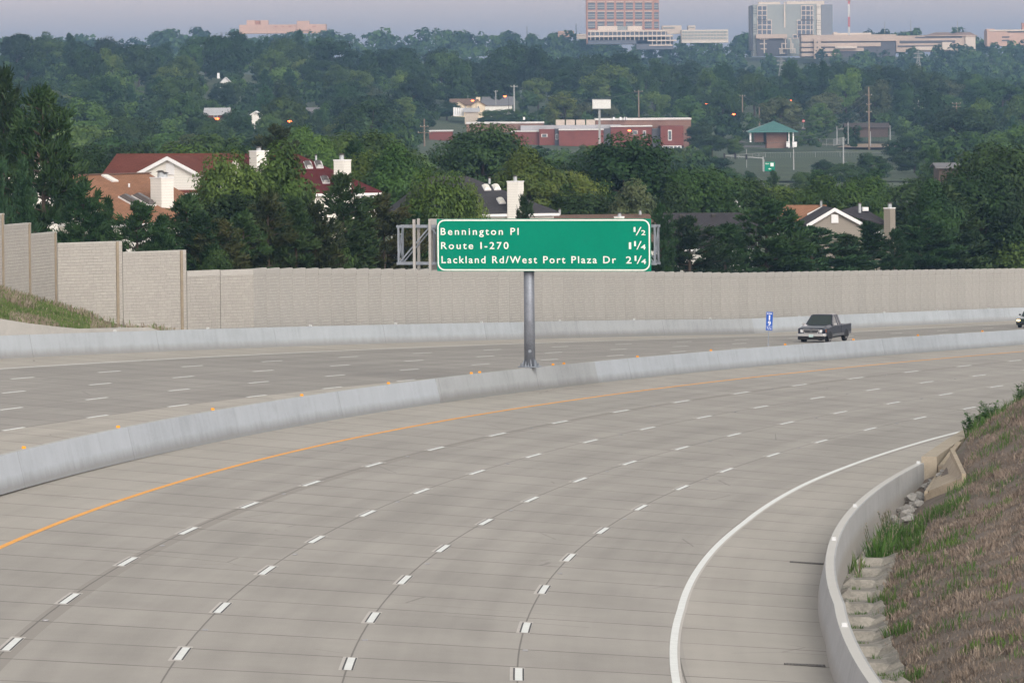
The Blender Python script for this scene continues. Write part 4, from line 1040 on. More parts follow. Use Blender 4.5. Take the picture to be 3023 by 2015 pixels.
class House:
    """a house in its own frame: local origin at the ridge seen at pixel x, y, depth D; x right, y away, z up"""
    def __init__(s, name, label, x, y, D, yaw=0.0, ground=None, cat='house'):
        s.o = at(x, y, D); s.fr = Frame(s.o, yaw); s.D = D; s.sc = F / D; s.px0 = (x, y)
        g = T(s.o[0], s.o[1]) if ground is None else ground
        s.gz = g - s.o[2]
        s.root = empty(name, (s.o[0], s.o[1], g), label, cat)
    def P(s, x, y, yl=0.0):
        """local point seen at pixel x, y on the plane local-y = yl"""
        a, b = plane_hit(s.fr, yl, x, y); return np.array([a, yl, b])
    def mb(s): return MB(s.fr)
    def part(s, m, name, mat, parent=None): return m.build(name, mat, parent or s.root)
    def flue(s, x, y0, y1, w=.28, yl=0.0, parent=None, name='flue'):
        a = s.P(x, y1, yl); b = s.P(x, y0, yl); m = s.mb(); h = b[2] - a[2]
        m.lathe(tuple(a), [(w * .5, 0), (w * .5, h - .16), (w * .42, h - .15), (w * .42, h - .1)], 10, 0); m.lathe((a[0], a[1], a[2] + h - .1), [(w * .66, 0), (w * .66, .04), (w * .3, .1)], 10, 1)
        return s.part(m, name, [M_flue, M_fcap], parent)
    def chimney(s, xa, xb, ytop, ybot, yl, mat, split=.5, depth=None, fl=None, trim=M_trim):
        """square chimney clad in siding, seen corner on: left and right faces meet at split"""
        a, b = s.P(xa, ytop, yl), s.P(xb, ytop, yl); zb = s.P(xa, ybot, yl)[2]; w = b[0] - a[0]
        k = np.array([a[0] + w * split, yl - w * .42, 0]); l = np.array([a[0], yl, 0]); r = np.array([b[0], yl, 0]); q = l + r - k
        m = s.mb(); m.prism([(p[0], p[1], zb - 1.2) for p in (l, k, r, q)], (0, 0, a[2] - zb + 1.2)); ch = s.part(m, 'chimney', mat)
        m = s.mb(); c = (l + r) / 2; m.prism([((p - c) * 1.07 + c)[:2].tolist() + [a[2] + .002] for p in (l, k, r, q)], (0, 0, .09)); s.part(m, 'chimney_cap', trim, ch)
        if fl: s.flue(fl[0], fl[1], ytop - 1, fl[2], yl, ch)
        return ch
    def dome(s, p, ux, uy, w, l, mat, hgt=.16, name='skylight'):
        """curbed skylight lying on a roof plane spanned by ux (across), uy (up the slope)"""
        ux, uy = np.array(ux, float), np.array(uy, float); ux /= np.linalg.norm(ux); uy /= np.linalg.norm(uy); n = np.cross(ux, uy); n *= np.sign(n[2]); p = np.array(p, float)
        m = s.mb(); q = [p + ux * a * w / 2 + uy * b * l / 2 for a, b in ((-1, -1), (1, -1), (1, 1), (-1, 1))]
        m.prism([v - n * .1 for v in q], n * .2, 0)
        q1 = [p + ux * a * w * .46 + uy * b * l * .47 + n * .101 for a, b in ((-1, -1), (1, -1), (1, 1), (-1, 1))]; q2 = [p + ux * a * w * .22 + uy * b * l * .36 + n * (.1 + hgt) for a, b in ((-1, -1), (1, -1), (1, 1), (-1, 1))]
        m.add(q1 + q2, [(0, 1, 5, 4), (1, 2, 6, 5), (2, 3, 7, 6), (3, 0, 4, 7), (4, 5, 6, 7)], 1)
        return s.part(m, name, [M_trim, mat])
def hip_roof(h, ridge_l, ridge_r, run, rise, hip_l, hip_r, name='roof', mat=None, over=.35, wall=None, back=None):
    """ridge along local x from ridge_l to ridge_r; front and back eaves at -/+run, dropped by rise; hips run hip_l / hip_r beyond the ridge ends (0 = gable)"""
    back = run if back is None else back; rb = rise * back / run
    m = h.mb(); A, B = np.array([ridge_l, 0, 0]), np.array([ridge_r, 0, 0])
    fl, fr_, bl, br = np.array([ridge_l - hip_l, -run, -rise]), np.array([ridge_r + hip_r, -run, -rise]), np.array([ridge_l - hip_l, back, -rb]), np.array([ridge_r + hip_r, back, -rb])
    poly(m, [fl, fr_, B, A]); poly(m, [br, bl, A, B])
    if hip_l > 0: poly(m, [bl, fl, A])
    if hip_r > 0: poly(m, [fr_, br, B])
    r = h.part(m, name, mat)
    if wall:
        m = h.mb(); x0, x1 = ridge_l - hip_l + over, ridge_r + hip_r - over; z1 = -rise * (1 - over / run) - .14
        m.box(((x0 + x1) / 2, (back - run) / 2, (h.gz - .5 + z1) / 2), (x1 - x0, run + back - 2 * over, z1 - h.gz + .5))
        if hip_l == 0: m.prism([(x0, -run + over, z1), (x0, back - over, z1), (x0, 0, -.2)], (.12, 0, 0))
        if hip_r == 0: m.prism([(x1 - .12, -run + over, z1), (x1 - .12, back - over, z1), (x1 - .12, 0, -.2)], (.12, 0, 0))
        h.part(m, 'wall', wall)
        m = h.mb(); zz = -rise - .19
        m.box(((x0 + x1) / 2, -run + .02, zz), (x1 - x0 + 2 * over, .07, .2)); m.box((x0 - over + .02, (back - run) / 2, zz), (.07, run + back, .2)); m.box((x1 + over - .02, (back - run) / 2, zz), (.07, run + back, .2))
        h.part(m, 'gutter_trim', M_trim)
    return r
def window(h, xa, xb, ya, yb, yl, frame=M_trim, pane=M_win, mull=1):
    a, b = h.P(xa, ya, yl), h.P(xb, yb, yl); w, hh = b[0] - a[0], a[2] - b[2]; c = (a + b) / 2
    m = h.mb(); m.box((c[0], yl - .03, c[2]), (w, .08, hh)); f = h.part(m, 'window', frame)
    m = h.mb(); pw = (w - .12) / mull
    for k in range(mull): m.box((a[0] + .06 + pw * (k + .5), yl - .075, c[2]), (pw - .06, .02, hh - .12))
    h.part(m, 'pane', pane, f); return f

# A: white house under a wide red-brown roof, gable toward the road
h = House('house', 'white sided house with wide red-brown roof and white trimmed front gable at left', 500, 453, 378, R(19))
xl, xr = h.P(345, 453)[0], h.P(700, 453)[0]
hip_roof(h, xl, xr, 5.2, 2.7, 0, 0, mat=M_rred, wall=M_wsid)
gy = -4.9; pk = h.P(498, 462, gy); l_ = h.P(404, 512, gy); r_ = h.P(592, 512, gy); wb = h.gz
m = h.mb(); zz = l_[2] - .1
m.prism([(l_[0] + .25, gy, wb), (r_[0] - .25, gy, wb), (r_[0] - .25, gy, zz), (pk[0], gy, pk[2] - .2), (l_[0] + .25, gy, zz)], (0, 4.4, 0)); h.part(m, 'gable_wall', M_wsid)
m = h.mb(); ov_ = np.array([0, -.3, 0])
for e in (l_, r_):
    m.prism([e + ov_ + (0, 0, .03), pk + ov_ + (0, 0, .03), pk + (0, 4.9, .03), e + (0, 4.2, .03)], (0, 0, -.13))
h.part(m, 'gable_roof', M_rred)
m = h.mb()
for e in (l_, r_): m.prism([e + ov_ + (0, -.02, .02), pk + ov_ + (0, -.02, .02), pk + ov_ + (0, -.02, -.26), e + ov_ + (0, -.02, -.26)], (0, .10, 0))
h.part(m, 'barge_board', M_trim)
a, b = h.P(490, 483, gy - .01), h.P(515, 516, gy - .01); m = h.mb()
m.box(((a[0] + b[0]) / 2, gy - .03, (a[2] + b[2]) / 2), (b[0] - a[0], .06, a[2] - b[2]))
for k in range(9): m.box(((a[0] + b[0]) / 2, gy - .075, b[2] + (a[2] - b[2]) * (k + .5) / 9), (b[0] - a[0] - .12, .03, .03))
h.part(m, 'louvre_vent', M_trim)
h.chimney(736, 792, 448, 520, .8, M_wsid, .55, fl=(764, 432, .36))
# B: tan roof in front with skylights and corner chimney
h = House('house', 'tan shingle roofed house with skylights behind the stepped sound wall', 350, 514, 352, R(-50))
xl, xr = h.P(120, 522)[0], h.P(440, 511)[0]
hip_roof(h, xl, xr, 7.6, 3.04, 0, 0, mat=M_rtan, wall=M_csid, back=4.5)
m = h.mb(); m.box(((xl + xr) / 2, 0, .03), (xr - xl + .1, .34, .07)); h.part(m, 'ridge_cap', M_rbrown)
def on_roof(x, y, k=.4):
    fr = h.fr; d = at(x, y, 1.0) - np.array([0, 0, CZ]); o = np.array([0, 0, CZ]) - fr.o; ol, dl = fr.m.T @ o, fr.m.T @ d
    t = (k * ol[1] - ol[2]) / (dl[2] - k * dl[1]); return ol + dl * t
UX, UY = (1, 0, 0), (0, 1, .4)
h.dome(on_roof(324, 528), UX, UY, .62, 1.1, M_skyw, .05); h.dome(on_roof(385, 597), UX, UY, .75, 1.75, M_sky, .26); h.dome(on_roof(424, 594), UX, UY, .75, 1.75, M_sky, .26)
p = on_roof(381, 553); m = h.mb(); m.tube(p, p + (0, 0, .26), .07, None, 8); h.part(m, 'vent_pipe', M_trim)

hB = h; h = House('house', 'x', 478, 527, 348, 0, hB.root.location.z)
bpy.data.objects.remove(h.root); h.root = hB.root; h.gz = hB.gz
ch = h.chimney(444, 512, 527, 640, 0, M_csid, .5)
h.flue(474, 503, 527, .42, -.1, ch); h.flue(486, 508, 527, .4, .1, ch)
# C: dark red hipped roof with a tall white chimney
h = House('house', 'dark red hip roofed white house with tall white chimney in the trees', 900, 452, 385, R(-12))
xa = h.P(872, 452)[0]
hip_roof(h, xa - 4.2, xa, 6.2, 2.8, 0, 5.4, mat=M_rdred, wall=M_wsid)
C3 = np.array([0, 1, .45])
def on_plane(h, x, y, k): 
    fr = h.fr; d = at(x, y, 1.0) - np.array([0, 0, CZ]); o = np.array([0, 0, CZ]) - fr.o; ol, dl = fr.m.T @ o, fr.m.T @ d
    t = (k * ol[1] - ol[2]) / (dl[2] - k * dl[1]); return ol + dl * t
for x, y in ((941, 488), (910, 489), (960, 533)): h.dome(on_plane(h, x, y, .4516), (1, 0, 0), (0, 1, .4516), .55, 1.1, M_sky, .14)
h.chimney(985, 1036, 475, 566, -6.3, M_wsid, .5, fl=(1009, 453, .34)); h.flue(933, 455, 482, .16, -1.2, name='vent_pipe')
window(h, 1062, 1082, 574, 606, -6.02); window(h, 1086, 1104, 574, 606, -6.02)
# D: charcoal hipped roof above the left half of the sign
h = House('house', 'charcoal hip roofed cream house with chimney just above the big sign', 1400, 519, 402, R(-16))
xa = h.P(1378, 519)[0]
hip_roof(h, xa - 3.0, xa, 6.0, 2.75, 2.0, 5.7, mat=M_rgrey, wall=M_csid)
for x, y in ((1436, 556), (1465, 555), (1479, 595)): h.dome(on_plane(h, x, y, .458), (1, 0, 0), (0, 1, .458), .55, .85, M_skyw, .14)
h.chimney(1497, 1546, 538, 640, -6.1, M_csid, .52, fl=(1521, 517, .3)); h.flue(1445, 522, 543, .2, -1.6, name='vent_pipe')
# E: brown roof line showing over the sign
h = House('house', 'long brown roofed house showing only its ridge over the sign', 1750, 633, 425, R(-6))
hip_roof(h, h.P(1600, 633)[0], h.P(1915, 633)[0], 5.5, 2.2, 0, 3, mat=M_rbrown, wall=M_csid)
m = h.mb(); c = h.P(1643, 627, -1.5); m.add([c + (0, 0, .0), c + (-.65, -.8, -.6), c + (.65, -.8, -.6), c + (.65, .8, -.6), c + (-.65, .8, -.6)], [(0, 1, 2), (0, 2, 3), (0, 3, 4), (0, 4, 1)]); h.part(m, 'roof_turret', M_rbrown)
h.flue(1652, 615, 634, .22, -1.7, name='vent_pipe'); h.flue(1890, 618, 634, .22, -1.0, name='vent_pipe')
h.chimney(1813, 1843, 642, 680, -2.2, M_csid, .5, fl=(1829, 626, .3))
# F: long dark grey roof right of the sign
h = House('house', 'long dark grey roofed house low behind the pines right of the sign', 2080, 628, 412, R(5))
hip_roof(h, h.P(1940, 628)[0], h.P(2242, 628)[0], 5.6, 2.6, 0, 0, mat=M_rdark, wall=M_wsid)
for x, y in ((2013, 640), (2107, 638), (2195, 637)):
    p = on_plane(h, x, y, .464); m = h.mb(); m.box((p[0], p[1], p[2] + .12), (.4, .4, .14), 0, bev=.03); m.box((p[0], p[1], p[2]), (.28, .28, .2)); h.part(m, 'roof_vent', M_fcap)
# G: white A gable peeping over
h = House('house', 'white gable peak with steep white barge boards peeping over the dark grey roof', 2171, 586, 470, 0)
m = h.mb(); pk = np.zeros(3); e1, e2 = h.P(2126, 640), h.P(2206, 640)
for e in (e1, e2): m.prism([e + (0, -.2, 0), pk + (0, -.2, 0), pk + (0, 7, 0), e + (0, 7, 0)], (0, 0, -.16))
h.part(m, 'roof', M_rdark); m = h.mb()
for e in (e1, e2): m.prism([e + (0, -.24, .03), pk + (0, -.24, .03), pk + (0, -.24, -.36), e + (0, -.24, -.36)], (0, .08, 0))
h.part(m, 'barge_board', M_trim); m = h.mb(); m.prism([e1 + (.2, 0, -.1), e2 + (-.2, 0, -.1), pk + (0, 0, -.2)], (0, 6, 0)); m.box(((e1[0] + e2[0]) / 2, 3, (e1[2] + h.gz) / 2), (e2[0] - e1[0] - .5, 6, e1[2] - h.gz)); h.part(m, 'wall', M_wsid)
# H: tan roof with small cream gable
h = House('house', 'small orange-tan roofed house with a cream gable left of the taupe house', 2360, 605, 476, R(8))
hip_roof(h, h.P(2300, 605)[0], h.P(2440, 605)[0], 4.5, 2.3, 0, 0, mat=M_rtan, wall=M_csid)
gy = -2.6; pk, l_, r_ = h.P(2427, 609, gy), h.P(2384, 631, gy), h.P(2470, 631, gy)
m = h.mb(); m.prism([l_ + (.2, 0, -.1), r_ + (-.2, 0, -.1), pk + (0, 0, -.15)], (0, 2.5, 0)); m.box(((l_[0] + r_[0]) / 2, gy + 1.3, l_[2] - 1), (r_[0] - l_[0] - .4, 2.6, 1.8)); h.part(m, 'gable_wall', M_csid)
m = h.mb()
for e in (l_, r_): m.prism([e + (0, -.25, .02), pk + (0, -.25, .02), pk + (0, 2.4, .02), e + (0, 2.4, .02)], (0, 0, -.12))
h.part(m, 'gable_roof', M_rtan); m = h.mb()
for e in (l_, r_): m.prism([e + (0, -.28, .02), pk + (0, -.28, .02), pk + (0, -.28, -.22), e + (0, -.28, -.22)], (0, .06, 0))
h.part(m, 'barge_board', M_trim); h.flue(2424, 590, 608, .22, -.4, name='vent_pipe')
# I: taupe house with long white barge board and chimney
h = House('house', 'taupe sided house with white barge boards, attic vent and taupe chimney at right', 2463, 614, 432, R(-3))
pk, l_, r_ = np.zeros(3), h.P(2380, 663), h.P(2618, 696)
m = h.mb(); m.prism([l_ + (.3, 0, -.2), (l_[0] + .3, 0, h.gz), (r_[0] - .5, 0, h.gz), r_ + (-.5, 0, -.1), pk + (0, 0, -.2)], (0, 7.5, 0)); h.part(m, 'wall', M_tsid)
m = h.mb(); m.prism([l_ + (0, -.3, 0), pk + (0, -.3, 0), pk + (0, 8, 0), l_ + (0, 8, 0)], (0, 0, -.15)); m.prism([r_ + (0, -.3, 0), pk + (0, -.3, 0), pk + (0, 8, 0), r_ + (0, 8, 0)], (0, 0, -.15)); h.part(m, 'roof', M_rdark)
m = h.mb(); b1 = h.P(2535, 606, 4.0); m.prism([b1, b1 + (-3.2, 3.5, -1.2), b1 + (-2.2, -4, -.35), b1 + (2.6, -4, -1.75)], (0, 0, -.12)); m.prism([b1, b1 + (3.0, 3.5, -1.6), b1 + (2.6, -4, -1.75)], (0, 0, -.12)); h.part(m, 'roof', M_rdark)
m = h.mb()
for e in (l_, r_): m.prism([e + (0, -.33, .03), pk + (0, -.33, .03), pk + (0, -.33, -.28), e + (0, -.33, -.28)], (0, .08, 0))
h.part(m, 'barge_board', M_trim)
window(h, 2454, 2475, 633, 658, -.03, M_trim, M_trim); h.chimney(2609, 2643, 616, 720, -.4, M_tsid, .5, fl=(2627, 597, .34)); h.flue(2538, 597, 628, .26, 1.0, name='vent_pipe')
a = h.P(2554, 617, 2.5); m = h.mb(); m.box(tuple(a), (.5, .6, .32), 0); h.part(m, 'dormer_vent', M_trim)
# J: reddish roof at the far left
h = House('house', 'reddish brown roof showing between pines at the far left edge', -20, 392, 345, R(-20))
hip_roof(h, -6, .4, 4.5, 2.0, 0, 3.2, mat=M_rbrown, wall=M_wsid)
# ------------------------------------------------------------------ trees
M_bark = simple('bark', (.075, .058, .045), .9, .25, 3.0, bump=.5)
LM = {
 'dark': leafmat('dark_leaves', (.010, .026, .008), (.022, .050, .014), (.044, .088, .024), .35, .2),
 'mid': leafmat('mid_green_leaves', (.018, .040, .010), (.041, .082, .019), (.082, .14, .032), .35, .22),
 'light': leafmat('light_green_leaves', (.036, .07, .015), (.076, .134, .028), (.13, .20, .044), .4, .25),
 'yellow': leafmat('yellow_green_leaves', (.040, .066, .013), (.085, .120, .022), (.15, .175, .04), .4, .25),
 'grey': leafmat('grey_green_leaves', (.034, .054, .024), (.068, .095, .042), (.12, .14, .065), .5, .2),
 'pine': leafmat('pine_needles', (.012, .030, .011), (.025, .056, .018), (.048, .085, .026), .5, .1),
 'brownpine': leafmat('browned_pine_needles', (.018, .028, .010), (.036, .050, .016), (.070, .068, .024), .5, .1),
 'spruce': leafmat('spruce_needles', (.016, .042, .018), (.030, .072, .030), (.052, .105, .045), .6, .15)}
def quads(C, N_, size, g, aspect=.62):
    """leaf-shaped quads at C, roughly facing N_"""
    n = len(C); N_ = N_ + g.normal(size=(n, 3)) * .55; N_ /= np.linalg.norm(N_, axis=1)[:, None] + 1e-9
    u = np.cross(N_, g.normal(size=(n, 3))); u /= np.linalg.norm(u, axis=1)[:, None] + 1e-9; v = np.cross(N_, u)
    s = size * g.uniform(.6, 1.35, n)[:, None]
    return np.stack([C - u * s * .5, C + v * s * aspect * .5 + u * s * .08, C + u * s * .5, C - v * s * aspect * .5 + u * s * .08], 1)
def np_mesh(name, V, k=4):
    me = bpy.data.meshes.new(name); n = len(V); V = np.asarray(V, np.float32).reshape(-1, 3)
    me.vertices.add(len(V)); me.vertices.foreach_set('co', V.ravel()); me.loops.add(len(V)); me.loops.foreach_set('vertex_index', np.arange(len(V), dtype=np.int32))
    me.polygons.add(n); me.polygons.foreach_set('loop_start', np.arange(n, dtype=np.int32) * k); me.polygons.foreach_set('loop_total', np.full(n, k, np.int32)); me.update(calc_edges=True); return me
def decid_pts(g, nc, nl, h=10.0, rw=3.6, zc=6.1, rz=3.9, lump=1.0, lo=-.55):
    """leaf centres and outward directions: overlapping clumps of foliage over an uneven crown"""
    d = g.normal(size=(nc * 4, 3)); d /= np.linalg.norm(d, axis=1)[:, None]; d = d[d[:, 2] > lo][:nc]
    q = g.uniform(.55, 1.0, len(d)) ** .6
    ctr = d * q[:, None] * np.array([rw, rw, rz]) * g.uniform(.78, 1.0, (len(d), 1)); ctr[:, 2] += zc
    rad = g.uniform(.75, 1.5, len(d)) * lump
    i = g.choice(len(d), nl, p=rad ** 2 / (rad ** 2).sum()); e = g.normal(size=(nl, 3)); e /= np.linalg.norm(e, axis=1)[:, None]
    r = rad[i] * g.uniform(.35, 1.0, nl) ** .5 * np.where(g.uniform(size=nl) < .10, g.uniform(1.0, 1.45, nl), 1.0)
    C = ctr[i] + e * r[:, None] * np.array([1.1, 1.1, .72]); N_ = e + np.array([0, 0, .5]) + d[i] * .5
    return C, N_, ctr
def trunk_mesh(g, h, r, ctr, nb=6, name='trunk'):
    m = MB(); top = np.array([g.normal() * .2, g.normal() * .2, h * .62]); a = np.zeros(3); seg = 4; prev = a
    for k in range(seg):
        b = a + (top - a) * (k + 1) / seg + (np.array([g.normal(), g.normal(), 0]) * .07 if k < seg - 1 else 0); m.tube(prev, b, r * (1 - .62 * k / seg), r * (1 - .62 * (k + 1) / seg), 7, 0, k == 0); prev = b
    for c in ctr[g.choice(len(ctr), min(nb, len(ctr)), replace=False)]:
        s0 = top * g.uniform(.45, .95); mid_ = (s0 + c) / 2 + np.array([0, 0, -.25]); m.tube(s0, mid_, r * .34, r * .2, 5, 0, False); m.tube(mid_, c, r * .2, r * .06, 5, 0, False)
    me = bpy.data.meshes.new(name); me.from_pydata(m.v, [], m.f); me.materials.append(M_bark); me.update(); return me
def proto_decid(seed, nc, nl, size, **kw):
    g = np.random.default_rng(seed); C, N_, ctr = decid_pts(g, nc, nl, **kw)
    return np_mesh('crown', quads(C, N_, size, g)), trunk_mesh(g, 10, .26, ctr)
def proto_pine(seed, nl, h=10.0, rw=2.5, base=.12, shape=.8, size=.34):
    """conifer: whorls of boughs carrying tufts of upswept needles"""
    g = np.random.default_rng(seed); T_, D_ = [], []
    m = MB(); m.tube((0, 0, 0), (0, 0, h * .96), .17, .03, 7)
    nw = 17
    for k in range(nw):
        z = h * (base + (.97 - base) * k / (nw - 1)); L = rw * (1 - (k / (nw - 1)) ** 1.15) ** shape * g.uniform(.8, 1.12) + .18
        for j in range(int(g.integers(4, 7)) if k < nw - 2 else 3):
            a = g.uniform(0, 2 * pi); l = L * g.uniform(.62, 1.08); rise = .12 + .5 * k / nw; e = np.array([math.cos(a) * l, math.sin(a) * l, l * rise - .12 * l]); o = np.array([0, 0, z])
            m.tube(o, o + e, .045, .012, 4, 0, False)
            for t in np.linspace(.3, 1.0, max(2, int(l / .38))):
                for _ in range(2):
                    T_.append(o + e * t + np.array([g.normal() * .17, g.normal() * .17, g.normal() * .07]) * (1.2 - .4 * t)); D_.append(np.array([e[0], e[1], 0]) / l * .6 + np.array([0, 0, .75]))
    for k in range(7): T_.append(np.array([0, 0, h * (.93 + .01 * k)])); D_.append(np.array([0, 0, 1.0]))
    T_, D_ = np.array(T_), np.array(D_); i = g.integers(0, len(T_), nl)
    dirs = D_[i] + g.normal(size=(nl, 3)) * .5; dirs /= np.linalg.norm(dirs, axis=1)[:, None]
    C = T_[i] + g.normal(size=(nl, 3)) * .10; L = size * g.uniform(.6, 1.3, nl)[:, None]
    w_ = np.cross(dirs, g.normal(size=(nl, 3))); w_ /= np.linalg.norm(w_, axis=1)[:, None]
    V = np.stack([C - w_ * L * .13, C + w_ * L * .13, C + dirs * L + w_ * L * .07, C + dirs * L - w_ * L * .07], 1)
    me = bpy.data.meshes.new('trunk'); me.from_pydata(m.v, [], m.f); me.materials.append(M_bark); me.update()
    return np_mesh('crown', V), me
PROTO = {}
PROTO['near'] = [proto_decid(11 + k, (46, 60, 52)[k], 17000, .27, rw=(3.7, 3.2, 4.2)[k], zc=(5.9, 5.8, 5.6)[k], rz=(3.9, 4.0, 3.9)[k], lump=(1.0, .85, 1.05)[k]) for k in range(3)]
PROTO['mid'] = [proto_decid(31 + k, (42, 50, 36, 64, 30, 56, 46)[k], 8500, .40, rw=(3.4, 4.0, 2.5, 3.6, 4.6, 3.1, 3.8)[k], zc=(5.7, 5.6, 5.6, 6.0, 6.3, 5.4, 5.2)[k], rz=(4.0, 4.1, 4.5, 3.7, 3.1, 4.4, 4.3)[k], lump=(1.0, 1.1, .9, .75, 1.2, .8, .95)[k], lo=-.8) for k in range(7)]
PROTO['pine'] = [proto_pine(51 + k, 15000, rw=(2.5, 2.9, 2.1)[k], shape=(.62, .52, .72)[k], base=(.1, .14, .08)[k]) for k in range(3)]
PROTO['midpine'] = [proto_pine(61, 7000, rw=2.2, shape=.9, size=.5), proto_pine(62, 7000, rw=2.7, shape=.7, size=.5)]
MESHES = {}
def tree_mesh(kind, k, tone):
    key = (kind, k, tone)
    if key not in MESHES:
        me = PROTO[kind][k][0].copy(); me.name = 'crown'; me.materials.clear(); me.materials.append(LM[tone]); MESHES[key] = me
    return MESHES[key], PROTO[kind][k][1]
TREES = []
def tree(name, kind, tone, p, h, w, label, group=None, k=None):
    """p: foot; h: height; w: crown width factor (1 = as modelled at 10 m)"""
    k = rnd.randrange(len(PROTO[kind])) if k is None else k
    cm, tm = tree_mesh(kind, k, tone)
    o = empty(name, p, label, 'tree', group, rnd.uniform(0, 6.28), (w * h / 10, w * h / 10, h / 10))
    for n, me in (('trunk', tm), ('crown', cm)):
        c = bpy.data.objects.new(n, me); COL.objects.link(c); c.parent = o
    TREES.append(o); return o
CW = {'near': 7.4, 'mid': 7.2, 'pine': 5.2, 'midpine': 5.0}
def tree_px(name, kind, tone, x, ytop, wpx, D, label, group=None, k=None, foot=None):
    """a tree whose top shows at x, ytop with a crown wpx wide, standing on the ground at depth D"""
    p = at(x, ytop, D); z = T(p[0], p[1]) if foot is None else foot; h = max(2.0, p[2] - z)
    w = (wpx / (F / D)) / (CW[kind] * h / 10)
    return tree(name, kind, tone, (p[0], p[1], z - .05), h * 1.03, w, label, group, k)
